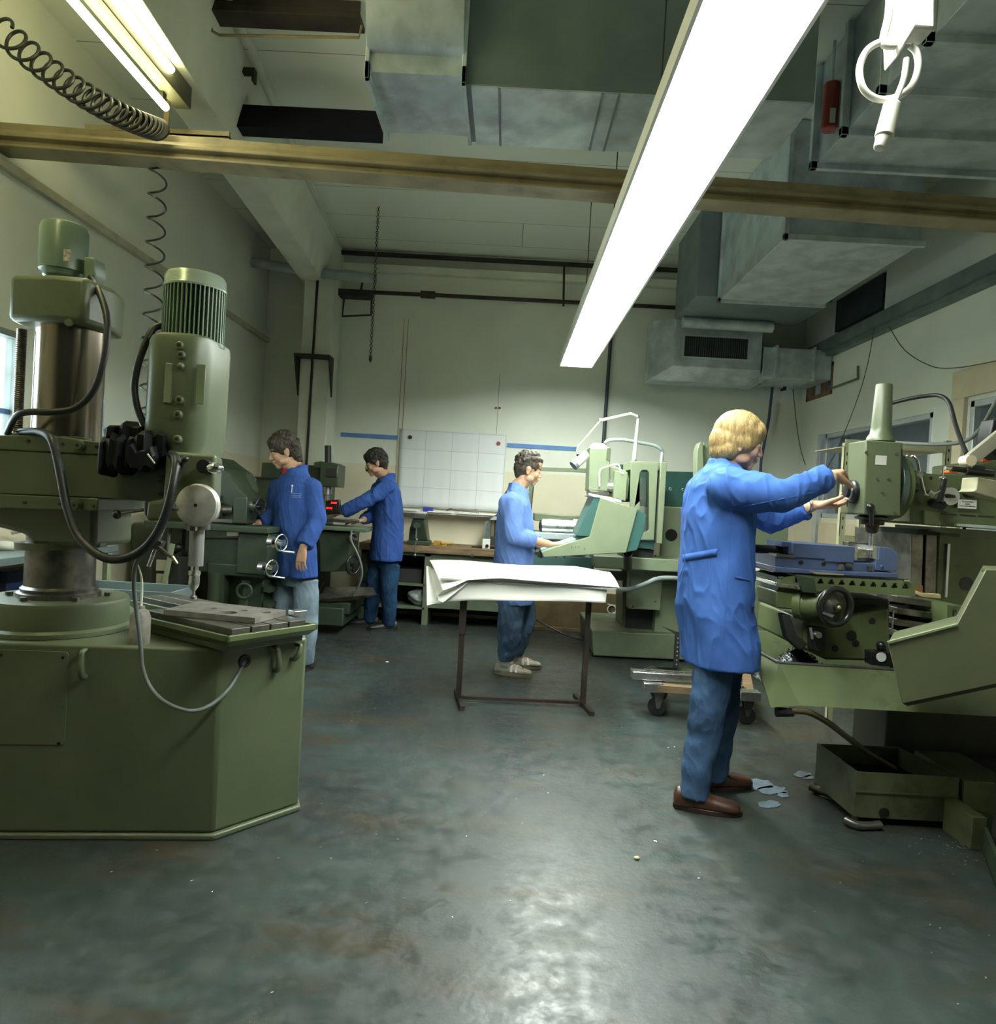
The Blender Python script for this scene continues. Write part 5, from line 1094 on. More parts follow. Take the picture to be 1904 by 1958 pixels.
def hand(b, wr, D, N, T, curl=(0.3, 0.4, 0.3), spread=0.11, thumb=(0.6, 0.6, 0.25), s=1.0, thumbbend=0.2):
    D = Vector(D).normalized(); N = Vector(N); N = (N - D*N.dot(D)).normalized(); T = Vector(T); T = (T - D*T.dot(D) - N*T.dot(N)).normalized(); wr = Vector(wr)
    rings = []
    for d, w, th in ((-0.02,0.026,0.021),(0.0,0.028,0.019),(0.03,0.036,0.017),(0.065,0.042,0.0145),(0.092,0.040,0.0125),(0.100,0.034,0.009)):
        rings.append(ringe(wr + D*d*s, T, N, w*s, w*s, th*s, n=16, p=2.6))
    b.loft(rings)
    for i, (off, L, r) in enumerate(((0.0315, 0.072, 0.0084), (0.0105, 0.080, 0.0086), (-0.0105, 0.075, 0.0084), (-0.031, 0.060, 0.0076))):
        p = wr + D*0.088*s + T*off*s; d = (D + T*off/0.03*spread).normalized(); P = [p - d*0.012*s]; seg = (0.45, 0.30, 0.25)
        cur = d; q = p.copy(); P.append(q.copy())
        for j in range(3):
            a = curl[j]*(1.0 + 0.10*(i-1)); cur = (cur*math.cos(a) + N*math.sin(a)).normalized()
            # keep bending around the palm side
            nn = (N - cur*N.dot(cur));
            q = q + cur*L*seg[j]*s; P.append(q.copy())
            N2 = (N*math.cos(a) - d*math.sin(a))
        b.tube(P, [r*s, r*s, r*0.97*s, r*0.9*s, r*0.78*s], n=12)
        b.sph(P[-1], r*0.8*s, u=12, v=8)
    p0 = wr + D*0.022*s + T*0.022*s + N*0.004*s; dd = (D*thumb[0] + T*thumb[1] + N*thumb[2]).normalized()
    p1 = p0 + dd*0.038*s; d2 = (dd*(1-thumbbend) + D*thumbbend).normalized(); p2 = p1 + d2*0.030*s; p3 = p2 + (d2 + N*0.15).normalized()*0.024*s
    b.tube([p0 - dd*0.01, p0, p1, p2, p3], [0.015*s, 0.0155*s, 0.0125*s, 0.0105*s, 0.0085*s], n=12); b.sph(p3, 0.0088*s, u=12, v=8)
def head_shapes(b, c, F, U, neck, s=1.0):
    F = F.normalized(); U = (U - F*U.dot(F)).normalized(); S = U.cross(F)      # S = left of the head
    M = Matrix((F, S, U)).transposed()
    P = lambda f, l, u: c + F*f*s + S*l*s + U*u*s
    E = lambda f, l, u, r: b.sph(P(f, l, u), tuple(x*s for x in r), M, u=24, v=16)
    E(-0.008, 0, 0.028, (0.100, 0.078, 0.098)); E(0.030, 0, -0.025, (0.066, 0.062, 0.088)); E(0.030, 0, -0.078, (0.054, 0.050, 0.036))
    E(0.070, 0, -0.102, (0.020, 0.024, 0.018)); E(0.076, 0, 0.028, (0.020, 0.048, 0.013)); E(0.060, 0, 0.055, (0.036, 0.058, 0.04))
    b.tube([P(0.086, 0, 0.014), P(0.100, 0, -0.008), P(0.112, 0, -0.036)], [0.0075*s, 0.0085*s, 0.0095*s], n=10); b.sph(P(0.111, 0, -0.036), 0.0100*s)
    for q in (1, -1):
        E(0.100, q*0.011, -0.039, (0.011, 0.008, 0.008)); E(0.064, q*0.038, -0.032, (0.026, 0.022, 0.028))
        E(-0.004, q*0.078, -0.014, (0.019, 0.009, 0.033)); E(-0.010, q*0.083, -0.004, (0.014, 0.006, 0.020)); E(0.0, q*0.079, -0.04, (0.009, 0.007, 0.010))
        E(0.020, q*0.052, -0.070, (0.040, 0.014, 0.026))
        E(0.080, q*0.031, -0.001, (0.014, 0.017, 0.009))
    E(0.088, 0, -0.060, (0.015, 0.028, 0.010)); E(0.094, 0, -0.0645, (0.011, 0.023, 0.0055)); E(0.091, 0, -0.0745, (0.012, 0.020, 0.0065)); E(0.080, 0, -0.088, (0.014, 0.022, 0.012))
    b.tube([P(-0.022, 0, -0.02), P(-0.020, 0, -0.07), P(-0.012, 0, -0.10), neck], [0.052*s, 0.054*s, 0.056*s, 0.066*s], n=20)
    b.tube([P(0.022, 0, -0.075), P(0.012, 0, -0.10), neck + F*0.02], [0.035*s, 0.040*s, 0.045*s], n=16)
    return P, E, M
def fabric_disp(amp, sc, seed, zs=0.35):
    o = Vector((seed*3.1, seed*1.7, seed*5.3))
    def f(p):
        q = Vector((p.x*sc, p.y*sc, p.z*sc*zs)) + o
        w = noise.noise(Vector((p.x*5, p.y*5, p.z*3)) + o)*1.2; q.x += w; q.z += w*0.6
        n1 = noise.noise(q); q2 = Vector((p.x*sc*2.0 + p.z*6, p.y*sc*2.0, p.z*sc*0.7 + w)) + o*2
        n2 = 1-abs(noise.noise(q2)*2.2)
        return amp*(0.75*n1 + 0.30*n2*n2 - 0.12)
    return f
def hair_disp(amp, F, U, S, seed, curly=False):
    def f(p):
        if curly:
            q = p*48 + Vector((seed, 0, 0)); return amp*(noise.noise(q) + 0.6*noise.noise(q*2.1) + 0.5*noise.noise(p*20))
        a = p.dot(F); b_ = p.dot(S); c_ = p.dot(U); q = Vector((a*55 + c_*14, b_*60, c_*9 + seed)); return amp*(noise.noise(q) + 0.5*noise.noise(q*2.3))
    return f
COATA = mat('work_coat_blue', (0.050, 0.125, 0.40), 0.82, var=0.07, nscale=9, bump=0.25, bscale=420, spec=0.15)
COATB = mat('work_coat_dark_blue', (0.032, 0.078, 0.27), 0.82, var=0.08, nscale=9, bump=0.25, bscale=420, spec=0.15)
COATC = mat('work_coat_light_blue', (0.115, 0.20, 0.47), 0.82, var=0.07, nscale=9, bump=0.25, bscale=420, spec=0.15)
def person(J, label, coat_m, jean_m, shoe_m, hair_m, hair, hands, coat, shoes, seed, skin=SKIN, hs=1.0, trousers=None, sleeve=(0.085, 0.066, 0.060), slcut=(1.0, 1.0), extra=None):
    F = Vector(J['face']).normalized(); BF = Vector(J['body']).normalized(); BL = Vector((0,0,1)).cross(BF).normalized()   # BL = person's left
    g = (J['ankR'] + J['ankL'])/2; root = thing('person', label, 'person', (g.x, g.y, 0), None)
    # ---------------- body: one continuous surface
    b = MB()
    Pn = J['neck']
    P, E, HM = head_shapes(b, J['head'], F, Vector(J['headup']), Pn, hs)
    ch, wa, pe = J['chest'], J['waist'], J['pelvis']
    UPB = (Pn - ch).normalized()
    b.loft([ringe(Pn + UPB*0.00, BF, BL, 0.050, 0.052, 0.058), ringe(Pn - UPB*0.05, BF, BL, 0.065, 0.06, 0.095), ringe(ch + UPB*0.05, BF, BL, 0.085, 0.08, 0.15), ringe((ch+wa)/2, BF, BL, 0.10, 0.085, 0.145), ringe(wa, BF, BL, 0.095, 0.085, 0.135), ringe(pe, BF, BL, 0.095, 0.10, 0.155), ringe(pe - Vector((0,0,0.09)), BF, BL, 0.08, 0.085, 0.14)])
    for s in 'RL':
        limb(b, [J['sh'+s], (J['sh'+s]+J['el'+s])/2, J['el'+s]], (0.050, 0.047, 0.042)); limb(b, [J['el'+s], J['el'+s].lerp(J['wr'+s], 0.4), J['wr'+s]], (0.042, 0.041, 0.035, 0.027))
        b.sph(J['sh'+s], 0.050); b.sph(J['el'+s], 0.042)
        limb(b, [J['hip'+s], (J['hip'+s]+J['kn'+s])/2, J['kn'+s]], (0.082, 0.072, 0.055)); limb(b, [J['kn'+s], J['kn'+s].lerp(J['ank'+s], 0.35), J['ank'+s]], (0.054, 0.055, 0.045, 0.036)); b.sph(J['kn'+s], 0.055)
        fd = Vector(J['foot'+s]).normalized(); b.tube([J['ank'+s] - fd*0.03 + Vector((0,0,-0.02)), J['ank'+s] + fd*0.04 + Vector((0,0,-0.04)), J['ank'+s] + fd*0.13 + Vector((0,0,-0.055))], [0.028, 0.024, 0.016], n=12)
        h = hands[s]; hand(b, J['wr'+s], h['D'], h['N'], h['T'], h.get('curl', (0.3,0.4,0.3)), thumb=h.get('thumb', (0.6,0.6,0.25)), s=h.get('s', 1.0))
    remesh(b, 0.0037, 2).build('body', skin, root, smooth=180)
    # ---------------- eyes
    for q in (1, -1):
        e = MB().sph(P(0.081, q*0.031, -0.001), 0.0125*hs, u=16, v=12).build('eye', mat('eye_white', (0.6,0.58,0.52), 0.25, var=0.02), root)
        MB().sph(P(0.0905, q*0.0315, -0.0015), (0.0042*hs,)*3, u=10, v=8).build('iris', mat('iris_dark', (0.03,0.02,0.012), 0.2), e)
        MB().tube([P(0.090, q*0.014, 0.022), P(0.091, q*0.030, 0.0255), P(0.080, q*0.048, 0.021)], [0.002*hs, 0.003*hs, 0.0016*hs], n=8).build('eyebrow', hair_m, root)
        MB().tube([P(0.0885, q*0.019, 0.005), P(0.0935, q*0.031, 0.0075), P(0.086, q*0.043, 0.004)], 0.0022*hs, n=6).build('eyelid', skin, root)
    MB().tube([P(0.097, 0.020, -0.0705), P(0.1045, 0.0, -0.0692), P(0.097, -0.020, -0.0705)], 0.0016*hs, n=6).build('lip_line', mat('lip', (0.30,0.12,0.09), 0.5), root)
    # ---------------- hair
    FU = (Vector(J['headup']) - F*Vector(J['headup']).dot(F)).normalized(); S = FU.cross(F)
    b = MB(); hair(b, P, lambda f,l,u,r: b.sph(P(f,l,u), tuple(x*hs for x in r), HM, u=28, v=18))
    remesh(b, 0.005, 2, hair_disp(hair.amp, F, FU, S, seed, hair.curly)).build('hair', hair_m, root, smooth=180)
    if extra: extra(root, P, hair_m)
    # ---------------- coat
    b = MB(); rings = []
    for key, df, db, w in coat['rings']:
        c = key if isinstance(key, Vector) else J[key]
        rings.append(ringe(c, BF, BL, df, db, w, n=36))
    b.loft(rings)
    for s in 'RL':
        sh, el, wr = J['sh'+s], J['el'+s], J['wr'+s]; e = el.lerp(wr, slcut[0] if s == 'R' else slcut[1])
        b.sph(sh, sleeve[0]*0.98); b.tube([sh, sh.lerp(el, 0.5), el], [sleeve[0], (sleeve[0]+sleeve[1])/2+0.003, sleeve[1]+0.002], n=22)
        b.sph(el, sleeve[1]); b.tube([el, el.lerp(e, 0.5), e], [sleeve[1], (sleeve[1]+sleeve[2])/2, sleeve[2]], n=22)
    # collar
    nb = J['neck']
    tilt = lambda R_, k_: [p - Vector((0,0,k_))*max(-0.3, (p-nb).dot(BF)/0.06) for p in R_]
    b.loft([ringe(nb - UPB*0.060, BF, BL, 0.10, 0.085, 0.12, n=30), tilt(ringe(nb + UPB*0.006 - BF*0.012, BF, BL, 0.066, 0.072, 0.078, n=30), 0.022), tilt(ringe(nb + UPB*0.024 - BF*0.02, BF, BL, 0.050, 0.068, 0.072, n=30), 0.034)])
    cobj = remesh(b, 0.0065, 12, fabric_disp(coat.get('amp', 0.011), 9, seed, 0.3)).build('coat', coat_m, root, smooth=180)
    # collar leaves, front edge, pocket, belt as parts of the coat
    for q in (1, -1):
        a0 = nb + UPB*0.040 - BF*0.072 + BL*q*0.01; a1 = nb + UPB*0.030 + BL*q*0.076 - BF*0.01; a2 = nb - UPB*0.035 + BF*0.098 + BL*q*0.045; a3 = nb - UPB*0.055 + BF*0.095 + BL*q*0.09; a4 = nb - UPB*0.022 + BL*q*0.115 - BF*0.01; a5 = nb - UPB*0.005 - BF*0.085 + BL*q*0.015
        cb_ = MB(); vs = [cb_.bm.verts.new(p) for p in (a0, a1, a2, a3, a4, a5)]; cb_._face((vs[0], vs[1], vs[4], vs[5])); cb_._face((vs[1], vs[2], vs[3], vs[4]))
        o = cb_.build('collar', coat_m, cobj, smooth=60); so = o.modifiers.new('s', 'SOLIDIFY'); so.thickness = 0.006; so.offset = 0; su = o.modifiers.new('u', 'SUBSURF'); su.levels = 2; su.render_levels = 2
    # ---------------- jeans
    b = MB(); tr = trousers or (0.090, 0.078, 0.070, 0.064)
    b.loft([ringe(pe + Vector((0,0,0.03)), BF, BL, 0.10, 0.10, 0.155), ringe(pe - Vector((0,0,0.06)), BF, BL, 0.105, 0.12, 0.165), ringe(pe - Vector((0,0,0.13)), BF, BL, 0.09, 0.10, 0.15)])
    for s in 'RL':
        hp, kn, an = J['hip'+s], J['kn'+s], J['ank'+s]; an2 = Vector((an.x, an.y, coat.get('cuff', 0.065)))
        b.tube([hp, hp.lerp(kn, 0.5), kn], [tr[0], (tr[0]+tr[1])/2+0.004, tr[1]], n=22); b.sph(kn, tr[1]); b.tube([kn, kn.lerp(an2, 0.5), an2], [tr[1], tr[2], tr[3]], n=22)
    remesh(b, 0.0065, 3, fabric_disp(coat.get('jamp', 0.010), 14, seed+4, 0.9)).build('jeans', jean_m, root, smooth=180)
    # ---------------- shoes
    for s in 'RL':
        fd = Vector(J['foot'+s]).normalized(); fl = Vector((0,0,1)).cross(fd); a = Vector((J['ank'+s].x, J['ank'+s].y, 0)); k = shoes.get('k', 1.0); th = shoes.get('sole', 0.022)
        b = MB(); prof = [(-0.085, 0.030, 0.070), (-0.075, 0.038, 0.095), (-0.03, 0.042, 0.105), (0.03, 0.043, 0.098), (0.08, 0.047, 0.075), (0.13, 0.051, 0.066), (0.165, 0.049, 0.060), (0.190, 0.042, 0.054), (0.205, 0.028, 0.044)]
        rr = []
        for d, w, h in prof:
            c = a + fd*d*k; rr.append([c + fl*w*math.cos(q)*k + Vector((0,0, th + (h - th)*max(0, math.sin(q))**0.7)) if math.sin(q) > 0 else c + fl*w*math.cos(q)*k + Vector((0,0,th)) for q in [2*math.pi*i/20 for i in range(20)]])
        b.loft(rr); b.tube([a + Vector((0,0,0.07)), a + Vector((0,0,0.10)), a + Vector((0,0,0.125))], [0.052, 0.049, 0.046], n=18); b.tube([a + Vector((0,0,0.10)), a + fd*0.06 + Vector((0,0,0.085))], [0.045, 0.03], n=14)
        sh_ = remesh(b, 0.005, 3).build('shoe', shoe_m, root, smooth=180)
        pts = []
        for i in range(24):
            q = 2*math.pi*i/24; d = 0.065 + 0.153*math.cos(q); w = (0.049 if math.cos(q) > -0.2 else 0.044); pts.append(a + fd*d*k + fl*w*math.sin(q)*k*1.02)
        MB().prism([p + Vector((0,0,0.0)) for p in pts], (0,0,th)).build('sole', shoes['sole_m'], sh_, bev=0.003)
        if shoes.get('straps'):
            for d in (0.055, 0.095): MB().tube([a + fd*d*k + fl*0.052 + Vector((0,0,0.035)), a + fd*(d+0.0)*k + fl*0.03 + Vector((0,0,0.088-d*0.2)), a + fd*d*k + Vector((0,0,0.100-d*0.25)), a + fd*d*k - fl*0.03 + Vector((0,0,0.088-d*0.2)), a + fd*d*k - fl*0.052 + Vector((0,0,0.035))], 0.010, n=8).build('strap', shoes['straps'], sh_)
    return root, cobj
JEAN1 = mat('jeans_blue', (0.05, 0.10, 0.20), 0.85, var=0.3, nscale=5, bump=0.3, bscale=350, spec=0.1, dirt=(0.10, 0.17, 0.26), dscale=3, dlo=0.5, dhi=0.75)
JEAN2 = mat('jeans_pale', (0.20, 0.27, 0.33), 0.85, var=0.25, nscale=5, bump=0.3, bscale=350, spec=0.1)
JEAN3 = mat('jeans_mid', (0.075, 0.12, 0.19), 0.85, var=0.2, nscale=5, bump=0.3, bscale=350, spec=0.1)
JEAN4 = mat('jeans_dark', (0.02, 0.055, 0.12), 0.85, var=0.25, nscale=5, bump=0.3, bscale=350, spec=0.1)
def hm(name, col, col2): return mat(name, col, 0.5, var=0.2, nscale=14, aniso=(6, 6, 1.2), col2=col2, bump=0.6, bscale=45)
H_BLOND = hm('hair_blond', (0.42, 0.29, 0.11), (0.18, 0.11, 0.038)); H_DARK = hm('hair_dark_brown', (0.045, 0.030, 0.018), (0.018, 0.012, 0.007)); H_BLACK = hm('hair_black', (0.022, 0.016, 0.012), (0.009, 0.007, 0.005)); H_BROWN = hm('hair_short_brown', (0.06, 0.045, 0.028), (0.02, 0.015, 0.01))
def curls(b, P, n, r, seed, back=1.0):
    rg = random.Random(seed)
    for i in range(n):
        a = rg.uniform(0, 6.283); e = rg.uniform(-0.25, 1.45); f = math.cos(e)*math.cos(a); l = math.cos(e)*math.sin(a); u = math.sin(e)
        if f > 0.35 and u < 0.45: continue
        if f > -0.1 and u < 0.25: continue
        b.sph(P(-0.014 + f*0.104, l*0.086, 0.040 + u*0.098), r*rg.uniform(0.7, 1.25), u=10, v=7)
def hit(o, px, py, lift=0.0):
    c = Vector((0, 0, CAMZ)); d = ray(px, py).normalized(); off = origin_of(o)
    ok, loc, nrm, i = o.ray_cast(c - off, d); return loc + off - d*lift
# --- worker at the right: blond, at the milling machine
def hair4(b, P, E):
    E(-0.012, 0, 0.042, (0.114, 0.092, 0.104)); E(-0.035, 0, -0.005, (0.098, 0.090, 0.095)); E(-0.055, 0, -0.055, (0.062, 0.078, 0.062))
    for q in (1, -1): E(-0.004, q*0.052, 0.0, (0.072, 0.042, 0.056)); E(-0.040, q*0.055, -0.045, (0.046, 0.036, 0.050))
    E(0.058, 0, 0.062, (0.050, 0.074, 0.052)); E(0.078, 0, 0.050, (0.030, 0.056, 0.036))
hair4.amp = 0.0024; hair4.curly = False
hd = W(1412, 845, 3.27)
J4 = dict(head=hd, face=(0.97, -0.10, -0.20), headup=(0.18, -0.06, 1), body=(0.997, 0.07, 0),
    neck=W(1388, 893, 3.28), chest=W(1366, 972, 3.28), waist=W(1366, 1062, 3.28), pelvis=W(1366, 1180, 3.28),
    shR=W(1384, 932, 3.10), elR=W(1497, 948, 3.02), wrR=W(1588, 911, 3.13), shL=W(1400, 932, 3.47), elL=W(1475, 995, 3.52), wrL=W(1556, 966, 3.40),
    hipR=W(1374, 1205, 3.20), knR=W(1350, 1376, 3.18), ankR=W(1326, 1507, 3.17), hipL=W(1386, 1205, 3.35), knL=W(1379, 1370, 3.40), ankL=W(1364, 1476, 3.42), footR=(0.98, -0.18, 0), footL=(0.95, 0.25, 0))
hands4 = {'R': dict(D=(0.50, 0.80, 0.22), N=(0.25, 0.05, -1), T=(0.8, -0.5, 0), curl=(0.5, 0.6, 0.45), thumb=(0.6, 0.4, 0.7), s=1.12),
          'L': dict(D=(0.98, -0.12, 0.10), N=(0.25, -0.25, 0.95), T=(0.1, -0.95, -0.1), curl=(0.45, 0.55, 0.4), thumb=(0.8, 0.35, 0.45), s=1.08)}
hem4 = W(1372, 1266, 3.28)
coat4 = dict(rings=[(hem4, 0.158, 0.158, 0.235), (hem4 + Vector((0,0,0.10)), 0.160, 0.165, 0.232), (W(1366, 1160, 3.28), 0.160, 0.168, 0.215), (W(1367, 1062, 3.28), 0.165, 0.152, 0.19), (W(1369, 985, 3.28), 0.165, 0.145, 0.20), (W(1374, 930, 3.28), 0.135, 0.128, 0.205), (W(1380, 903, 3.28), 0.09, 0.095, 0.15), (W(1386, 886, 3.28), 0.06, 0.07, 0.08)], amp=0.019, cuff=0.055)
p4, c4 = person(J4, 'person with blond hair in a long blue coat and jeans turning a machine knob', COATA, JEAN1, mat('brown_leather', (0.055, 0.022, 0.012), 0.4, var=0.2), H_BLOND, hair4, hands4, coat4, dict(sole_m=mat('brown_sole', (0.03,0.014,0.009), 0.6)), 4, sleeve=(0.088, 0.070, 0.062), slcut=(0.90, 0.84))
# back belt, pocket and seams of his coat
b = MB(); V = []
for k in range(13):
    x = 1306 + k*5.4; y = 1067 - k*0.9; V.append((b.bm.verts.new(hit(c4, x, y-7, 0.002)), b.bm.verts.new(hit(c4, x, y+7, 0.002))))
for k in range(12): b._face((V[k][0], V[k+1][0], V[k+1][1], V[k][1]))
o = b.build('belt', COATA, c4); s_ = o.modifiers.new('s', 'SOLIDIFY'); s_.thickness = 0.003; s_.offset = 0
MB().tube([hit(c4, 1405+k*4, 1104+k*0.8, 0.002) for k in range(8)], 0.0035, n=6).build('pocket_edge', COATA, c4)
MB().tube([hit(c4, 1400 - k*0.9, 962 + k*14, 0.0) for k in range(20)], 0.0022, n=6).build('front_seam', COATA, c4)
MB().tube([hit(c4, 1390 + k*11, 975 - k*2.2, 0.0) for k in range(16)], 0.002, n=6).build('sleeve_seam', COATA, c4)
q = J4['wrL'] - Vector((0.025, 0, 0)); wl_ = MB().torus(q, 0.031, 0.006, ax=(1,0,0.1)).build('wristwatch', STEEL, p4)
# --- worker at the console
def hair3(b, P, E):
    E(-0.012, 0, 0.040, (0.106, 0.084, 0.098)); E(-0.045, 0, -0.008, (0.070, 0.076, 0.075)); E(0.052, 0, 0.082, (0.045, 0.064, 0.032)); E(-0.060, 0, -0.05, (0.035, 0.055, 0.05))
    for q in (1, -1): E(0.015, q*0.062, 0.03, (0.04, 0.02, 0.032))
    curls(b, P, 130, 0.013, 5)
hair3.amp = 0.005; hair3.curly = True
Y3 = 5.52
J3 = dict(head=W(1010, 896, Y3), face=(0.97, 0.10, -0.24), headup=(0.22, 0, 1), body=(0.98, 0.12, 0),
    neck=W(991, 931, Y3), chest=W(978, 985, Y3), waist=W(984, 1045, Y3), pelvis=W(983, 1100, Y3),
    shR=W(974, 963, Y3-0.18), elR=W(986, 1026, Y3-0.22), wrR=W(1052, 1041, Y3-0.12), shL=W(990, 963, Y3+0.18), elL=W(1006, 1030, Y3+0.16), wrL=W(1044, 1048, Y3+0.05),
    hipR=W(980, 1120, Y3-0.09), knR=W(976, 1190, Y3-0.10), ankR=W(967, 1262, Y3-0.10), hipL=W(992, 1120, Y3+0.09), knL=W(1000, 1185, Y3+0.12), ankL=W(986, 1250, Y3+0.14), footR=(0.97, -0.22, 0), footL=(0.97, 0.1, 0))
hands3 = {'R': dict(D=(0.95, -0.05, 0.12), N=(0.1, 0.1, -1), T=(0, 1, 0), curl=(0.12, 0.25, 0.2)), 'L': dict(D=(0.9, 0, -0.2), N=(0, 0.1, -1), T=(0, -1, 0), curl=(0.2, 0.3, 0.2))}
h3 = W(983, 1152, Y3)
coat3 = dict(rings=[(h3, 0.135, 0.15, 0.215), (W(983, 1110, Y3), 0.14, 0.155, 0.21), (W(984, 1050, Y3), 0.150, 0.150, 0.195), (W(984, 1000, Y3), 0.145, 0.145, 0.20), (W(985, 965, Y3), 0.115, 0.125, 0.205), (W(987, 944, Y3), 0.085, 0.09, 0.15), (W(990, 930, Y3), 0.06, 0.07, 0.08)], amp=0.017, cuff=0.105, jamp=0.016)
p3, c3 = person(J3, 'person with short dark hair and pale trainers in a blue coat typing at the console', COATC, JEAN3, mat('trainer_white', (0.36, 0.33, 0.26), 0.5, var=0.2), H_BROWN, hair3, hands3, coat3, dict(sole_m=mat('trainer_sole', (0.22,0.19,0.12), 0.6), straps=mat('trainer_strap', (0.62,0.6,0.52), 0.5), sole=0.03), 9, trousers=(0.105, 0.098, 0.085, 0.058), sleeve=(0.085, 0.070, 0.066), slcut=(0.52, 0.55))
# --- worker at the horizontal mill
def hair1(b, P, E):
    E(-0.010, 0, 0.045, (0.108, 0.088, 0.100)); E(-0.050, 0, -0.005, (0.075, 0.080, 0.080)); E(-0.075, 0, -0.055, (0.045, 0.065, 0.055)); E(0.058, 0, 0.078, (0.046, 0.064, 0.036)); E(-0.08, 0, -0.085, (0.035, 0.05, 0.035))
    for q in (1, -1): E(0.012, q*0.062, 0.03, (0.05, 0.028, 0.035))
    curls(b, P, 120, 0.017, 6)
    for q in range(14): b.sph(P(-0.085+0.01*math.sin(q*2.1), 0.05*math.cos(q*1.3), -0.04-0.005*q), 0.018, u=10, v=7)
hair1.amp = 0.007; hair1.curly = True
Y1 = 5.2
J1 = dict(head=W(543, 862, Y1), face=(-0.84, -0.40, -0.32), headup=(-0.3, -0.15, 1), body=(-0.78, -0.62, 0),
    neck=W(565, 897, Y1+0.02), chest=W(563, 958, Y1), waist=W(562, 1030, Y1), pelvis=W(562, 1085, Y1),
    shL=W(596, 934, Y1-0.09), elL=W(606, 996, Y1-0.12), wrL=W(579, 1048, Y1-0.24), shR=W(534, 934, Y1+0.11), elR=W(524, 985, Y1+0.06), wrR=W(492, 1002, Y1-0.08),
    hipL=W(584, 1110, Y1-0.06), knL=W(588, 1190, Y1-0.08), ankL=W(583, 1262, Y1-0.02), hipR=W(544, 1108, Y1+0.06), knR=W(543, 1190, Y1), ankR=W(545, 1255, Y1+0.05), footL=(-0.5, -0.85, 0), footR=(-0.85, -0.5, 0))
hands1 = {'L': dict(D=(-0.06, -0.1, -1), N=(0.35, 0.9, 0), T=(-0.9, 0.3, 0), curl=(0.15, 0.3, 0.3), thumb=(0.8, 0.35, 0.2)), 'R': dict(D=(-0.97, -0.15, -0.02), N=(0, 0, -1), T=(0.1, -1, 0), curl=(0.12, 0.22, 0.2), thumb=(0.5, 0.75, 0.1))}
h1 = W(563, 1100, Y1)
coat1 = dict(rings=[(h1, 0.150, 0.15, 0.215), (W(562, 1070, Y1), 0.15, 0.15, 0.21), (W(562, 1020, Y1), 0.145, 0.14, 0.195), (W(563, 970, Y1), 0.14, 0.135, 0.20), (W(563, 930, Y1), 0.115, 0.12, 0.20), (W(564, 910, Y1), 0.09, 0.09, 0.15), (W(565, 896, Y1), 0.06, 0.07, 0.08)], amp=0.017, cuff=0.06)
p1, c1 = person(J1, 'person with wavy dark hair, dark blue coat and pale jeans standing beside the crank wheels', COATB, JEAN2, mat('dark_shoe', (0.03,0.022,0.018), 0.5), H_DARK, hair1, hands1, coat1, dict(sole_m=DARK), 14, sleeve=(0.078, 0.066, 0.060), slcut=(0.86, 0.92))
BF1 = Vector(J1['body']).normalized()
b = MB(); EMB = mat('emblem_thread', (0.22,0.32,0.55), 0.7, var=0.3, nscale=90)
for yy in (944, 948, 951): b.tube([hit(c1, 557 + k*2.0, yy, 0.002) for k in range(10)], 0.0022, n=6)
b.tube([hit(c1, 575.5, yy, 0.002) for yy in (944, 946, 948)], 0.0022, n=6)
b.build('pocket_emblem', EMB, c1)
MB().tube([hit(c1, 558.5, 928, 0.006), hit(c1, 557.5, 942, 0.004)], 0.003, n=8).sph(hit(c1, 558.5, 929, 0.008), 0.007).build('pen', WHITEP, c1)
b = MB().sph(J1['neck'] + BF1*0.066 - Vector((0,0,0.035)), (0.035, 0.035, 0.04)); b.build('red_shirt', mat('red_shirt', (0.25,0.01,0.01), 0.8), p1)
# --- worker at the vertical mill with moustache
def hair2(b, P, E):
    E(-0.010, 0, 0.050, (0.112, 0.090, 0.104)); E(-0.050, 0, 0.0, (0.074, 0.084, 0.080)); E(0.055, 0, 0.078, (0.052, 0.068, 0.042)); E(-0.065, 0, -0.05, (0.035, 0.06, 0.045))
    for q in (1, -1): E(0.008, q*0.066, 0.02, (0.042, 0.024, 0.045))
    curls(b, P, 150, 0.016, 7)
hair2.amp = 0.006; hair2.curly = True
def mous(root, P, m):
    MB().tube([P(0.098, 0.030, -0.058), P(0.112, 0.010, -0.051), P(0.112, -0.010, -0.051), P(0.098, -0.030, -0.058)], [0.005, 0.008, 0.008, 0.005], n=10).build('moustache', m, root)
Y2 = 6.95
J2 = dict(head=W(719, 885, Y2), face=(-0.93, -0.25, -0.30), headup=(-0.28, 0, 1), body=(-0.93, -0.36, 0),
    neck=W(739, 911, Y2), chest=W(740, 965, Y2), waist=W(742, 1018, Y2), pelvis=W(740, 1060, Y2),
    shL=W(742, 930, Y2-0.17), elL=W(697, 960, Y2-0.28), wrL=W(652, 980, Y2-0.30), shR=W(722, 935, Y2+0.17), elR=W(712, 985, Y2+0.12), wrR=W(692, 995, Y2-0.12),
    hipL=W(747, 1080, Y2-0.08), knL=W(744, 1130, Y2-0.12), ankL=W(744, 1186, Y2-0.05), hipR=W(722, 1080, Y2+0.09), knR=W(712, 1135, Y2+0.05), ankR=W(708, 1181, Y2+0.12), footL=(-0.95, -0.3, 0), footR=(-0.97, -0.1, 0))
hands2 = {'L': dict(D=(-0.95, 0, -0.25), N=(0, 0.1, -1), T=(0, 1, 0), curl=(0.2, 0.35, 0.3)), 'R': dict(D=(-0.97, -0.1, -0.1), N=(0, 0, -1), T=(0, -1, 0), curl=(0.2, 0.35, 0.3))}
h2 = W(738, 1070, Y2)
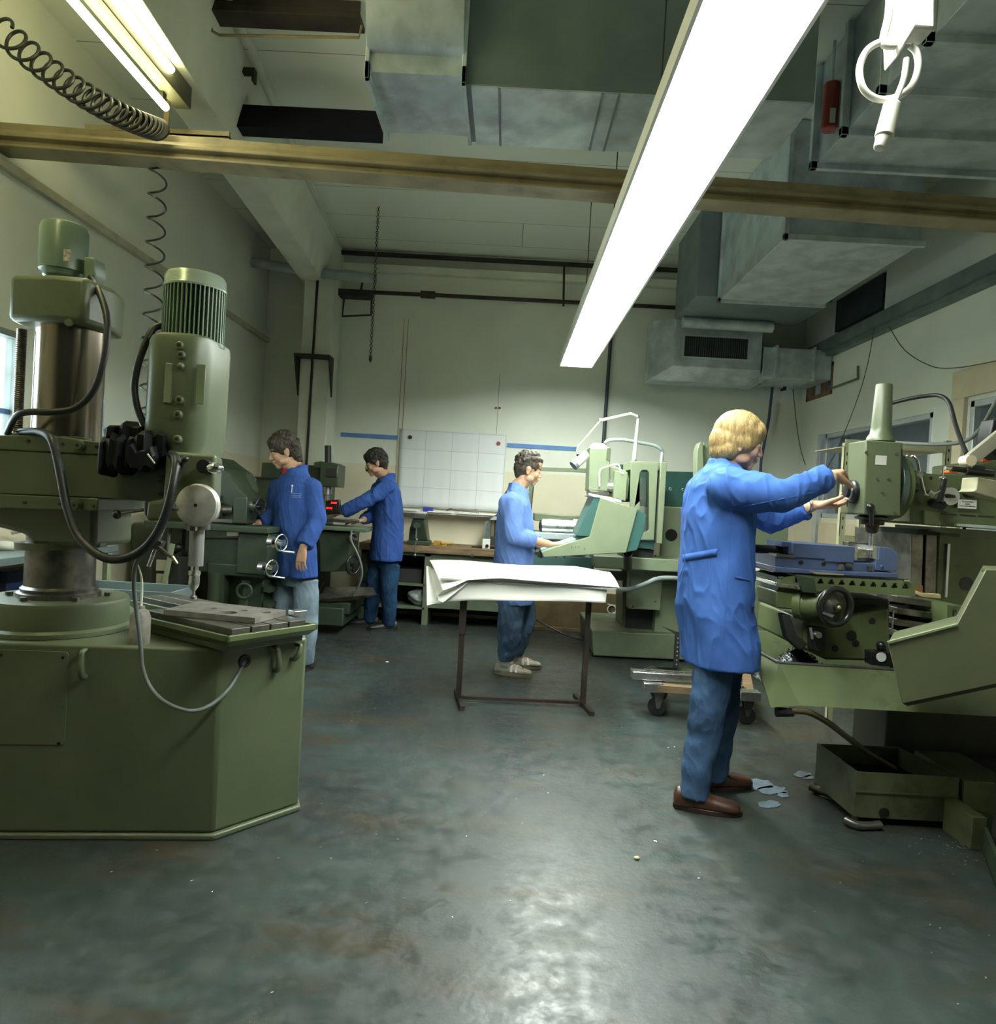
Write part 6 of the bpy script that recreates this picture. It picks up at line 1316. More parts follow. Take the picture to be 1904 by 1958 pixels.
coat2 = dict(rings=[(h2, 0.155, 0.15, 0.21), (W(739, 1045, Y2), 0.155, 0.155, 0.205), (W(742, 1010, Y2), 0.150, 0.145, 0.19), (W(741, 970, Y2), 0.14, 0.14, 0.20), (W(740, 938, Y2), 0.12, 0.125, 0.205), (W(738, 922, Y2), 0.085, 0.09, 0.15), (W(738, 910, Y2), 0.06, 0.07, 0.08)], amp=0.017, cuff=0.06)
p2, c2_ = person(J2, 'person with black curly hair and moustache in a dark blue coat reaching to the readout', COATB, JEAN4, mat('black_shoe', (0.015,0.013,0.012), 0.45), H_BLACK, hair2, hands2, coat2, dict(sole_m=DARK), 21, sleeve=(0.076, 0.064, 0.058), slcut=(0.84, 0.93), extra=mous)
q = J2['wrL']; MB().torus(q.lerp(J2['elL'], 0.05), 0.029, 0.005, ax=(J2['elL']-q)).build('wristwatch', STEEL, p2)
# ================================================================== milling machine of the blond worker, right side
t = thing('milling_machine', 'green universal milling machine with blue vice on its table, operated by the blond worker', 'milling machine', (2.2, 3.6, 0))
OG = G4
# head
HY = 3.22
MB().pp([(1655, 841), (1724, 846), (1722, 988), (1653, 984)], HY, 3.385).build('milling_head', G1, t, bev=0.006)
MB().pp([(1708, 846), (1727, 847), (1724, 990), (1706, 988)], 3.26, 3.40).build('head_rear', G1, t, bev=0.004)
for p in ((1713,868),(1711,980),(1677,916),(1699,917),(1687,943),(1655,865)):
    q = W(*p, HY); MB().cyl(q, q+Vector((0,-0.004,0)), 0.0065, n=12).build('head_screw', STEELD, t)
q = W(1684, 880, HY); MB().obox(q, (0.05, 0.003, 0.042)).build('name_plate', mat('plate_pale', (0.6,0.6,0.55),0.5), t)
c = W(1683, 842, 3.32)
MB().lathe([(0.062,-0.005),(0.060,0.01),(0.048,0.03),(0.044,0.06),(0.036,0.255),(0.034,0.26),(0,0.26)], (c.x, 3.32, c.z), n=36).build('spindle_cover', G1, t, smooth=30)
q = W(1632, 940, 3.32)
hx_ = q.x - 0.03
MB().lathe([(0.052,0.0),(0.055,0.005),(0.055,0.018),(0.048,0.024),(0.03,0.026),(0.028,0.045),(0,0.048)], (q.x+0.004, 3.32, q.z), (-1,0,0), n=36).build('feed_knob', BLACK, t, smooth=30)
MB().torus((q.x-0.024, 3.32, q.z), 0.036, 0.006, ax=(1,0,0)).build('knob_ring', STEEL, t)
knob = Vector((q.x-0.04, 3.32, q.z))
# spindle nose + lever
c = W(1668, 990, 3.3); Zq = lambda py: W(1668, py, 3.3).z
MB().lathe([(0.05,Zq(985)),(0.075,Zq(989)),(0.075,Zq(993)),(0.05,Zq(994)),(0.05,Zq(1003)),(0.03,Zq(1004)),(0.026,Zq(1016)),(0.016,Zq(1020)),(0,Zq(1020))], (c.x, 3.3, 0), n=28).build('spindle_nose', DMETAL, t, smooth=30)
MB().cyl((c.x,3.3,Zq(1019)), (c.x,3.3,Zq(1046)), 0.009).build('end_mill', STEEL, t)
MB().cyl(W(1666, 968, 3.2), W(1666, 1006, 3.2), 0.013, 0.008).sph(W(1664, 970, 3.2), 0.019).build('quill_lever', BLACK, t)
# swivel disc and ram
c = W(1727, 928, 3.26)
MB().cyl((c.x-0.01, 3.40, c.z), (c.x+0.02, 3.40, c.z), 0.165, n=56).build('swivel_disc', mat('disc_steel', (0.10,0.14,0.12),0.35,0.5), t, bev=0.004)
MB().cyl((c.x+0.02, 3.41, c.z), (c.x+0.055, 3.41, c.z), 0.155, n=56).build('swivel_flange', OG, t, bev=0.004)
MB().pp([(1740, 898), (1770, 903), (1770, 905), (1960, 918), (1960, 1014), (1767, 1003), (1740, 998)], 3.42, 3.95).build('ram', OG, t, bev=0.01)
MB().pp([(1767, 976), (1960, 988), (1960, 1016), (1767, 1003)], 3.40, 3.9).build('ram_guide', OG, t, bev=0.003)
for x in (1800, 1836, 1871): MB().pp([(x, 981+(x-1800)*0.058), (x+29, 983+(x-1800)*0.058), (x+29, 985.5+(x-1800)*0.058), (x, 983.5+(x-1800)*0.058)], 3.395, 3.40).build('slot', BLACK, t)
MB().pp([(1829, 1001), (1960, 1009), (1960, 1016), (1829, 1006)], 3.37, 3.39).build('scale_ruler', GALV, t)
MB().pp([(1797, 1008), (1960, 1020), (1960, 1034), (1862, 1030), (1862, 1029), (1835, 1028), (1834, 1022), (1797, 1018)], 3.45, 3.85).build('ram_slide', OG, t, bev=0.004)
b = MB()
for p in ((1779, 914), (1834, 939)): q = W(*p, 3.42); b.cyl(q, q+Vector((0,-0.003,0)), 0.008)
b.build('ram_screw', DARK, t)
q = W(1813, 949, 3.42); MB().cyl(q, q+Vector((0,-0.02,0)), 0.042, n=36).build('dial_plate', mat('dial_silver',(0.6,0.62,0.6),0.35,0.5), t)
MB().pp([(1808, 946), (1812, 944), (1827, 947), (1827, 952), (1812, 953)], 3.385, 3.40).build('dial_pointer', DMETAL, t, bev=0.001)
q = W(1850, 940, 3.42); MB().cyl(q, q+Vector((0,-0.035,0)), 0.031, n=28).build('rotary_knob', BLACK, t, bev=0.003)
q = W(1748, 933, 3.40); MB().cyl(q, q+Vector((-0.04,-0.03,0)), 0.026).build('clamp_knob', BLACK, t, bev=0.003)
MB().cyl(W(1806, 918, 3.36), W(1796, 962, 3.30), 0.012, 0.014).build('black_lever', BLACK, t)
MB().cyl(W(1783, 961, 3.40), W(1800, 966, 3.30), 0.022).build('lever_hub', BLACK, t)
q = W(1801, 914, 3.36); MB().torus(q, 0.012, 0.0035, ax=(0,0.3,1)).cyl(q, q+Vector((0,0,0.05)), 0.005).build('lever_ring', CHROME, t)
MB().tube([W(1738, 877, 3.36), W(1748, 872, 3.34), W(1754, 884, 3.33), W(1759, 908, 3.33), W(1766, 938, 3.33), W(1770, 946, 3.33), W(1782, 945, 3.33), W(1797, 938, 3.33)], 0.0075, smooth=5).build('chrome_pipe', CHROME, t)
for p in ((1736, 877), (1757, 907), (1779, 944)): q = W(*p, 3.33); MB().cyl(q+Vector((-.012,0,.006)), q+Vector((.012,0,-.006)), 0.015, n=6).build('pipe_nut', STEEL, t)
q = W(1849, 964, 3.40); 
lbl = MB().obox(q, (0.088, 0.003, 0.042)).build('warning_label', WHITEP, t)
for s_, dz, sz in (('ACHTUNG', 0.011, 0.011), ('NACH', 0.0, 0.008), ('STILLSTANDSCHMIERUNG', -0.010, 0.0065)):
    x = text_mesh('label_text', s_, sz, BLACK, lbl, q + Vector((0, -0.0022, dz)), (1,0,0), (0,0,1)); 
# column
MB().pp([(1742, 1015), (1766, 1016), (1760, 1200), (1738, 1198)], 3.70, 4.3).build('column_way', STEELD, t, bev=0.004)
MB().pp([(1770, 1018), (1792, 1018), (1788, 1200), (1766, 1200)], 3.72, 4.3).build('column_way', STEELD, t, bev=0.004)
MB().pp([(1755, 1012), (1800, 1014), (1796, 1024), (1752, 1022)], 3.55, 4.0).build('way_cap', DARK, t)
MB().pp([(1792, 1016), (1960, 1025), (1950, 1350), (1784, 1330)], 3.74, 4.4).build('column', OG, t, bev=0.012)
MB().pp([(1752, 1020), (1960, 1030), (1950, 1350), (1752, 1330)], 3.95, 4.4).build('column_core', DARK, t)
q = W(1847, 1116, 3.74); MB().cyl(q, q+Vector((0,-0.003,0)), 0.036, n=28).build('column_hole', BLACK, t)
MB().pp([(1812, 1040), (1817, 1040), (1811, 1142), (1807, 1142)], 3.725, 3.735).build('height_scale', ALU, t)
# table (front face y 1101..1140)
TY = 3.12
a = W(1530, 1101, TY); b2 = W(1749, 1140, TY)
pts = [(a.x, a.z), (b2.x, a.z), (b2.x, b2.z), (a.x, b2.z)]
holes = []
for i in range(9):
    x0 = W(1566+20.2*i, 1110+1.1*i, TY).x; zz = a.z
    holes.append([(x0, zz-0.008), (x0+0.014, zz-0.008), (x0+0.014, zz-0.018), (x0+0.02, zz-0.018), (x0+0.02, zz-0.030), (x0-0.006, zz-0.030), (x0-0.006, zz-0.018), (x0, zz-0.018)])
xf = Matrix(((1,0,0,0),(0,0,-1,TY+0.01),(0,1,0,0),(0,0,0,1)))
holed('table_front', pts, holes, 0.02, OG, t, xf=xf, bev=0.0)
MB().box(a.x, TY+0.06, b2.z, b2.x, 3.62, a.z).build('table_body', OG, t, bev=0.003)
MB().box(a.x, TY+0.02, b2.z, b2.x, TY+0.06, a.z-0.034).box(a.x, TY+0.02, a.z-0.007, b2.x, TY+0.06, a.z).build('table_slots', STEELD, t)
MB().box(a.x-0.08, TY+0.1, a.z, b2.x, 3.62, a.z+0.004).build('table_top', STEELD, t)
MB().pp([(1493, 1105), (1530, 1099), (1535, 1140), (1560, 1142), (1530, 1140), (1483, 1138)], TY+0.06, 3.5).build('table_end', OG, t, bev=0.006)
MB().pp([(1524, 1100), (1556, 1106), (1562, 1134), (1535, 1132)], TY-0.02, TY).build('wiper_plate', DARK if False else G2, t)
MB().pp([(1484, 1114), (1560, 1124), (1560, 1132), (1484, 1122)], TY+0.02, 3.4).build('steel_slide', STEEL, t, bev=0.003)
for p in ((1487, 1104), (1727, 1110)): MB().cyl(W(*p, 3.11), W(p[0]+10, p[1]+0.5, 3.11), 0.006).build('stop_pin', CHROME, t)
MB().pp([(1482, 1130), (1535, 1137), (1535, 1168), (1484, 1163)], 3.16, 3.4).build('feed_gearbox', OG, t, bev=0.008)
MB().cyl(W(1520, 1155, 3.2), W(1580, 1158, 3.12), 0.052, n=32).build('feed_drum', OG, t)
MB().cyl(W(1520, 1155, 3.2), W(1535, 1156, 3.18), 0.062, n=32).build('drum_flange', OG, t)
q = W(1597, 1160, 3.06)
hw = MB().torus(q, 0.078, 0.013, ax=(-0.25,1,0.0)).build('handwheel', BLACK, t)
axh = Vector((-0.25,1,0)).normalized()
MB().lathe([(0.02,-0.012),(0.03,0.0),(0.075,0.018),(0.077,0.022),(0,0.024)], q + axh*0.006, axh, n=36).build('wheel_web', STEELD, hw, smooth=60)
MB().cyl(q-axh*0.02, q+axh*0.06, 0.018).build('wheel_hub', DMETAL, hw); MB().sph(q-axh*0.022, 0.009).build('hub_bolt', mat('brass_bolt',(0.5,0.45,0.3),0.4,0.7), hw)
e = W(1572, 1172, 3.04); MB().cyl(e, e+Vector((0.03,-0.05,-0.01)), 0.009,0.012).build('crank_handle', BLACK, hw)
# knee / saddle
MB().pp([(1537, 1185), (1580, 1190), (1640, 1172), (1700, 1162), (1700, 1265), (1580, 1262), (1532, 1240)], 3.22, 3.8).build('knee', OG, t, bev=0.012)
MB().pp([(1560, 1142), (1700, 1146), (1700, 1200), (1560, 1195)], 3.34, 3.8).build('saddle', DARK, t, bev=0.006)
for p, r in (((1627, 1215), 0.020), ((1636, 1230), 0.012), ((1597, 1240), 0.011), ((1667, 1187), 0.012)):
    q = W(*p, 3.22); MB().torus(q, r, 0.004, ax=(0,1,0)).cyl(q, q+Vector((0,-0.004,0)), r).build('oil_port', DARK, t)
q = W(1680, 1233, 3.22); MB().sph(q+Vector((0,-0.02,0)), 0.021).build('ball_knob', BLACK, t)
MB().pp([(1665, 1246), (1700, 1248), (1702, 1275), (1665, 1272)], 3.16, 3.22).build('gauge_box', BLACK, t, bev=0.003)
q = W(1684, 1256, 3.16); MB().cyl(q, q+Vector((0,-0.006,0)), 0.021, n=28).build('oil_gauge', mat('gauge_face', (0.6,0.65,0.6),0.3), t)
MB().pp([(1550, 1198), (1580, 1202), (1578, 1250), (1550, 1240)], 3.18, 3.22).build('switch_panel', DARK, t, bev=0.003)
q = W(1560, 1212, 3.17); MB().cyl(q, q+Vector((0,-0.03,0)), 0.014).cyl(W(1549,1200,3.16), W(1553,1222,3.15), 0.006).build('switch', STEEL, t)
MB().cyl(W(1708, 1166, 3.2), W(1705, 1208, 3.2), 0.004).build('thin_rod', STEEL, t)
MB().pp([(1495, 1175), (1510, 1176), (1525, 1215), (1545, 1232), (1530, 1245), (1505, 1222)], 3.18, 3.24).build('rubber_guard', DARK, t, bev=0.006)
# bed right of the knee: stacked way covers
for i in range(4):
    y0 = 1140 + i*22; MB().pp([(1715, y0), (1820, y0+14), (1820, y0+27), (1715, y0+12)], 3.55-0.01*i, 3.75).build('way_cover', STEELD, t, bev=0.002)
MB().pp([(1811, 1156), (1822, 1157), (1820, 1200), (1810, 1200)], 3.42, 3.7).build('cover_end', OG, t)
MB().pp([(1822, 1157), (1850, 1160), (1850, 1200), (1822, 1200)], 3.44, 3.7).build('bearing_block', OG, t, bev=0.004)
b = MB()
for p in ((1829,1168),(1840,1167),(1834,1182)): q = W(*p, 3.44); b.cyl(q, q+Vector((0,-0.006,0)), 0.007)
b.build('bearing_screw', STEELD, t)
MB().pp([(1700, 1150), (1760, 1152), (1760, 1340), (1700, 1340)], 3.75, 4.2).build('dark_bed', DARK, t)
# chip tray (hopper)
def RZ(x, y, z): return WZ(x, y, z)
zt_, zb_ = 0.69, 0.545
T1, T2 = RZ(1437, 1239, zt_), RZ(1488, 1267, zt_)
B1, B2 = RZ(1474, 1353, zb_), RZ(1529, 1349, zb_)
yN = T2.y; yB = B2.y
T3 = Vector((2.75, yN, zt_)); B3 = Vector((2.45, yB+0.02, zb_)); T0 = Vector((1.36, 3.98, zt_)); T4 = Vector((2.75, 3.98, zt_)); B0 = Vector((1.42, 3.85, zb_)); B4 = Vector((2.45, 3.85, zb_))
b = MB(); top = [T1, T2, T3, T4, T0]; bot = [B1, B2, B3, B4, B0]
c_in = Vector((2.0, 3.7, 0)); inn = lambda p, k: Vector((p.x + (c_in.x-p.x)*k, p.y + (c_in.y-p.y)*k, p.z))
tv = [b.bm.verts.new(p) for p in top]; bv = [b.bm.verts.new(p) for p in bot]; ti = [b.bm.verts.new(inn(p, 0.02)) for p in top]; bi = [b.bm.verts.new(inn(p, 0.02)+Vector((0,0,0.008))) for p in bot]
n_ = 5
for i in range(n_):
    j = (i+1) % n_; b._face((tv[i], tv[j], bv[j], bv[i])); b._face((ti[i], bi[i], bi[j], ti[j])); b._face((tv[i], ti[i], ti[j], tv[j]))
b._face(bv); b._face(bi[::-1])
b.build('coolant_tray', mat('tray_green', (0.095, 0.118, 0.055), 0.38, var=0.08, dirt=(0.05,0.06,0.03), dscale=5), t, smooth=0)
b = MB()
for i in range(n_):
    if i in (0, 1): b.tube([top[i], top[i+1]], 0.007, n=8)
b.build('tray_rim', STEELD, t)
MB().cyl(W(1484, 1361, 2.98), W(1516, 1363, 2.98), 0.022, 0.016).build('drain_spout', BLACK, t)
MB().tube([W(1512, 1359, 2.98), W(1545, 1362, 3.0), W(1580, 1380, 3.05), W(1620, 1410, 3.1), W(1660, 1440, 3.2), W(1710, 1470, 3.3)], 0.0135, smooth=8, n=12).build('drain_hose', mat('brown_hose', (0.07,0.06,0.03), 0.35), t)
# foot of the machine under the tray
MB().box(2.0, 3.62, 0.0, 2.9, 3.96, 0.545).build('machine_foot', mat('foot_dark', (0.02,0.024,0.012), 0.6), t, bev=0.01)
# vice on the table
v = thing('machine_vice', 'blue machine vice with black spindle bolted on the milling machine table', 'vice', (1.5, 3.3, 1.05))
VY = 3.2
MB().pp([(1483, 1084), (1550, 1090), (1716, 1096), (1716, 1106), (1483, 1094)], VY-0.03, 3.5).build('vice_foot', BLUEV, v, bev=0.004)
MB().pp([(1482, 1062), (1576, 1069), (1640, 1076), (1672, 1078), (1672, 1094), (1482, 1087)], VY, 3.46).build('vice_bed', BLUEV, v, bev=0.003)
MB().pp([(1516, 1038), (1634, 1046), (1632, 1077), (1577, 1074), (1576, 1069), (1521, 1066), (1516, 1060)], VY-0.01, 3.44).build('moving_jaw', BLUEV, v, bev=0.003)
MB().pp([(1495, 1035), (1516, 1037), (1516, 1060), (1508, 1060), (1508, 1046), (1495, 1046)], VY+0.01, 3.4).build('jaw_end', BLUEV, v, bev=0.003)
MB().pp([(1680, 1046), (1706, 1048), (1717, 1062), (1715, 1093), (1674, 1091), (1675, 1070), (1680, 1068)], VY-0.01, 3.46).build('fixed_jaw', BLUEV, v, bev=0.003)
MB().pp([(1634, 1046), (1640, 1046), (1639, 1070), (1633, 1070)], VY, 3.42).build('jaw_plate', STEEL, v)
MB().pp([(1669, 1044), (1680, 1045), (1678, 1069), (1668, 1068)], VY, 3.42).build('jaw_plate', STEEL, v)
MB().pp([(1484, 1059), (1521, 1062), (1521, 1067), (1484, 1064)], VY-0.01, 3.42).build('bed_plate', STEELD, v)
MB().cyl(W(1438, 1049, 3.3), W(1500, 1052, 3.3), 0.020).build('vice_spindle', BLACK, v)
for p in ((1531, 1076), (1574, 1079)): q = W(*p, VY); MB().cyl(q+Vector((0,0.001,0)), q+Vector((0,-0.002,0)), 0.010).build('bed_hole', BLACK, v)
for p in ((1606, 1084), (1662, 1087)): q = W(*p, VY-0.02); MB().cyl(q+Vector((0,0,-0.012)), q+Vector((0,0,0.012)), 0.011, n=6).build('clamp_bolt', STEELD, v)
q = W(1621, 1082, VY-0.012); MB().cyl(q+Vector((-0.012,0,0)), q+Vector((0.012,0,0)), 0.011).build('clamp_nut', STEELD, v); q = W(1685, 1083, VY-0.01); MB().sph(q, 0.008).build('rivet', BLUEV, v)
wp = tag(MB().pp([(1640, 1050), (1669, 1051), (1668, 1068), (1640, 1067)], VY+0.03, 3.38).build('workpiece', STEEL, bev=0.002), 'small shiny steel workpiece clamped between the jaws of the blue vice', 'workpiece')
tag(MB().pp([(1622, 1036), (1660, 1038), (1668, 1046), (1640, 1046), (1622, 1044)], 3.38, 3.44).build('steel_stop', STEELD, bev=0.002), 'flat steel stop behind the workpiece on the blue vice', 'steel block')
tag(MB().pp([(1545, 1092), (1572, 1094), (1614, 1098), (1612, 1100), (1560, 1098)], 3.11, 3.15).build('steel_rule', CHROME), 'thin steel rule lying on the table edge in front of the blue vice', 'rule')
# brush
t2 = thing('hand_brush', 'hand brush with pale wooden handle lying right of the milling machine table', 'brush', W(1770, 1140, 3.4))
MB().pp([(1750, 1129), (1763, 1134), (1797, 1136), (1800, 1140), (1798, 1145), (1762, 1142), (1750, 1136)], 3.38, 3.40).build('brush_handle', mat('pale_wood', (0.6,0.48,0.25), 0.5), t2, bev=0.003)
MB().pp([(1750, 1116), (1764, 1120), (1764, 1134), (1750, 1130)], 3.39, 3.43).build('bristles', mat('bristle_brown', (0.22,0.12,0.04), 0.8), t2)
# air tool and orange things on the ram
t2 = thing('air_tool', 'black hand-held air tool with chrome nozzle lying on top of the ram', 'tool', W(1860, 898, 3.6))
MB().cyl(W(1845, 900, 3.6), W(1898, 906, 3.6), 0.022, 0.017).cyl(W(1855, 893, 3.6), W(1880, 897, 3.6), 0.016).build('tool_body', BLACK, t2, bev=0.002)
MB().cyl(W(1818, 896, 3.6), W(1846, 899, 3.6), 0.014).build('tool_shaft', DMETAL, t2); MB().cyl(W(1807, 895, 3.6), W(1822, 896, 3.6), 0.010).build('chrome_nozzle', CHROME, t2)
tag(MB().pp([(1814, 899), (1832, 900), (1832, 905), (1814, 904)], 3.68, 3.75).build('orange_box', ORANGE, bev=0.003), 'small orange object lying behind the air tool', 'orange object')
tag(MB().pp([(1879, 875), (1897, 876), (1897, 883), (1879, 883)], 3.9, 3.95).build('orange_lamp', ORANGE, bev=0.003), 'orange signal lamp on the green housing at the right edge', 'lamp')
tag(MB().pp([(1862, 886), (1905, 880), (1990, 882), (1990, 1010), (1862, 905)], 4.0, 4.4).build('rear_housing', G1, bev=0.01), 'pale green machine housing at the right edge behind the air tool', 'machine housing')
# ================================================================== control console in the right foreground
t = thing('control_console', 'large pale green control console hanging in the right foreground', 'console', (2.1, 2.8, 0.9))
con = [(1697, 1229), (1829, 1195), (1885, 1089), (1990, 1093), (1990, 1290), (1725, 1346)]
CG = mat('console_green', (0.13, 0.15, 0.082), 0.42, var=0.05, dirt=(0.10,0.12,0.06), dscale=12, dlo=0.62, dhi=0.8)
MB().prism([W(x, y, 2.72) for x, y in con], (0.175, 0.28, 0)).build('console_housing', CG, t, bev=0.003)
MB().pp([(1697, 1227), (1830, 1193), (1832, 1196), (1699, 1231)], 2.71, 2.72).build('edge_trim', G3, t)
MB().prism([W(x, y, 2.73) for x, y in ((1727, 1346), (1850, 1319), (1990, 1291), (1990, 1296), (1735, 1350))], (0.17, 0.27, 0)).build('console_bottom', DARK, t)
MB().cyl(W(1884, 1091, 2.74), W(1878, 1092, 2.74), 0.004).build('hinge_pin', CHROME, t)
for p in ((1832, 1192), (1829, 1178)): MB().cyl(W(*p, 2.9), W(p[0]+3, p[1]+4, 2.9), 0.009).build('hinge', STEEL, t)
a0, a1 = W(1960, 1092, 2.86), W(1960, 790, 2.86)
MB().cyl(a0, (a0.x, 2.86, a1.z), 0.035).build('support_post', CG, t, bev=0.003)
MB().cyl((a0.x, 2.86, a0.z), (a0.x, 2.86, 0.0), 0.05).build('lower_post', DARK, t)
MB().bar(W(1850, 883, 2.9), W(1975, 783, 2.86), 0.035, 0.05).build('support_arm', mat('arm_beige', (0.26,0.25,0.18),0.4), t, bev=0.003)
q = W(1851, 881, 2.88); MB().cyl(q+Vector((0,-0.02,0)), q+Vector((0,0.03,0)), 0.022).build('arm_joint', CREAM, t)
MB().pp([(1869, 912), (1990, 935), (1990, 980), (1860, 940), (1866, 935)], 2.9, 3.0).build('arm_box', mat('cream_box', (0.35,0.33,0.22),0.5), t, bev=0.004)
MB().pp([(1900, 800), (1920, 810), (1915, 880), (1894, 868), (1890, 840)], 2.92, 3.0).build('black_bellows', RUBBER, t, bev=0.006)
# hoses over the ram
tag(MB().tube([W(1700, 772, 3.6), W(1740, 762, 3.55), W(1780, 756, 3.5), W(1800, 758, 3.45), W(1815, 772, 3.4), W(1826, 810, 3.3), W(1838, 845, 3.1), W(1848, 868, 2.95)], 0.010, smooth=8, n=10).build('black_hose', RUBBER), 'black hose arching from behind the spindle cover to the console arm', 'hose')
tag(MB().tube([W(1700, 845, 4.2), W(1760, 849, 4.0), W(1810, 849, 3.9), W(1845, 843, 3.8), W(1870, 825, 3.6), W(1890, 795, 3.4), W(1910, 755, 3.3)], 0.011, smooth=8, n=10).build('grey_hose', GREYC), 'grey hose rising to the right edge across the window', 'hose')
# ================================================================== slotted steel rack behind
t = thing('slotted_rack', 'pale slotted angle-steel rack standing behind the milling head', 'rack', (2.7, 4.7, 0))
SR = mat('rack_yellow_grey', (0.36, 0.36, 0.22), 0.5)
RY = 4.65
x0, x1 = W(1612, 900, RY).x, W(1806, 900, RY).x
zt_ = W(1612, 846, RY).z
def upright(x, y, z): 
    o = MB().box(x, y, 0, x+0.035, y+0.004, z).box(x, y, 0, x+0.004, y+0.035, z).build('upright', SR, t)
    b = MB()
    for i in range(28):
        zz = 0.2 + i*0.06
        if zz < z-0.02: b.box(x+0.014, y-0.001, zz, x+0.022, y+0.0, zz+0.02)
    b.build('slots', BLACK, o)
upright(x0, RY, zt_); upright(x1, RY, W(1808, 842, RY).z); upright(x0+0.35, RY+0.45, zt_-0.3)
zz = W(1700, 1038, RY).z
MB().box(x0, RY-0.004, zz-0.03, x1+0.03, RY, zz+0.03).box(x0, RY-0.004, zz+0.028, x1+0.03, RY+0.04, zz+0.032).build('lower_rail', SR, t)
zz2 = W(1760, 855, RY).z
MB().box(x0, RY-0.004, zz2-0.025, x1, RY, zz2+0.025).box(x0, RY, zz2-0.025, x1, RY+0.45, zz2-0.02).build('shelf', SR, t)
zz3 = W(1625, 975, RY).z; MB().box(x0, RY-0.004, zz3-0.02, x0+0.3, RY, zz3+0.02).build('cross_piece', SR, t)
tag(MB().box(2.5, RY+0.5, 0.3, 3.1, RY+0.9, 1.0).build('cardboard_crate', CREAM, bev=0.004), 'cream crate standing behind the slotted rack', 'crate')
# ================================================================== tank and pans on the floor
t = thing('coolant_tank', 'dark green open coolant tank on the floor below the drain hose', 'tank', (1.75, 3.3, 0))
DG = mat('tank_green', (0.085, 0.10, 0.048), 0.45, var=0.15, dirt=(0.03,0.035,0.02), dscale=6, dlo=0.5, dhi=0.75)
P0 = WZ(1562, 1421, 0.235); P1 = WZ(1638, 1476, 0.235); P2 = Vector((2.06, P1.y+0.01, 0.235)); P3 = Vector((2.0, P0.y+0.02, 0.235))
poly = [P1, P2, P3, P0]; b = MB(); c_in = (P0+P1+P2+P3)/4
tv = [b.bm.verts.new(p) for p in poly]; bv = [b.bm.verts.new(Vector((p.x, p.y, 0.035))) for p in poly]
k = lambda p, z: Vector((p.x+(c_in.x-p.x)*0.04, p.y+(c_in.y-p.y)*0.04, z)); ti = [b.bm.verts.new(k(p, 0.235)) for p in poly]; bi = [b.bm.verts.new(k(p, 0.05)) for p in poly]
for i in range(4):
    j = (i+1) % 4; b._face((tv[i], tv[j], bv[j], bv[i])); b._face((ti[i], bi[i], bi[j], ti[j])); b._face((tv[i], ti[i], ti[j], tv[j]))
b._face(bv); b._face(bi[::-1]); b.build('tank_body', DG, t, smooth=0)
b = MB(); tv = [k(p, 0.14) for p in poly]; b.prism(tv, (0,0,0.004)); b.build('dirty_coolant', mat('oil_liquid', (0.004,0.005,0.005), 0.08, var=0.1, bump=0.3, bscale=30), t)
MB().bar(P1+Vector((0,-0.004,-0.085)), P2+Vector((0,-0.004,-0.085)), 0.006, 0.006).build('tank_seam', DG, t)
q = W(1690, 1554, P1.y-0.002); MB().cyl(q, q+Vector((0,-0.003,0)), 0.022, n=24).build('drain_cap', BLACK, t)
MB().tube([P1+Vector((-0.05,-0.02,-0.205)), P1+Vector((0,-0.05,-0.215)), P1+Vector((0.10,-0.03,-0.215))], 0.018, smooth=5).build('skid_pipe', STEELD, t)
MB().tube([P0+Vector((-0.03,-0.02,-0.21)), P0+Vector((0.05,-0.1,-0.215))], 0.018).build('skid_pipe', STEELD, t)
for p in (P1, P2, P3, P0): MB().cyl((k(p,0).x, k(p,0).y, 0), (k(p,0).x, k(p,0).y, 0.04), 0.015).build('foot', DARK, t)
tag(MB().box(2.08, P1.y+0.0, 0.0, 2.30, 3.5, 0.225).build('pump_box', DG, bev=0.004), 'dark green pump box on the floor right of the coolant tank', 'pump box')
a = WZ(1805, 1530, 0.13); b_ = WZ(1858, 1580, 0.10)
tag(MB().hull8([(a.x,a.y,0.0),(b_.x,b_.y,0.0),(b_.x+0.06,b_.y,0.0),(a.x+0.06,a.y,0.0)], [(a.x,a.y,0.14),(b_.x,b_.y,0.14),(b_.x+0.06,b_.y,0.14),(a.x+0.06,a.y,0.14)]).build('floor_beam', DG, bev=0.003), 'low green steel beam on the floor between pump box and drip pan', 'steel beam')
a = WZ(1868, 1552, 0.10); b_ = WZ(1910, 1655, 0.02)
t = thing('drip_pan', 'green sheet metal drip pan on the floor at the lower right edge', 'drip pan', (2.3, 2.8, 0))
b = MB(); q0 = Vector((a.x, a.y, 0)); q1 = Vector((WZ(1904, 1640, 0.10).x, WZ(1904, 1640, 0.10).y, 0)); dd = (q1-q0).normalized(); q2 = q0 + dd*1.1; nrm = Vector((-dd.y, dd.x, 0)); nrm = nrm if nrm.x > 0 else -nrm
for u, w_ in (((q0, q2), 0.015),): b.hull8([u[0], u[1], u[1]+nrm*w_, u[0]+nrm*w_], [u[0]+Vector((0,0,.1)), u[1]+Vector((0,0,.1)), u[1]+nrm*w_+Vector((0,0,.1)), u[0]+nrm*w_+Vector((0,0,.1))])
b.hull8([q0, q0+nrm*0.6, q0+nrm*0.6+dd*0.015, q0+dd*0.015], [p+Vector((0,0,.1)) for p in (q0, q0+nrm*0.6, q0+nrm*0.6+dd*0.015, q0+dd*0.015)])
b.hull8([q0, q0+nrm*0.6, q2+nrm*0.6, q2], [p+Vector((0,0,.01)) for p in (q0, q0+nrm*0.6, q2+nrm*0.6, q2)])
b.build('pan_body', G2, t, smooth=0)
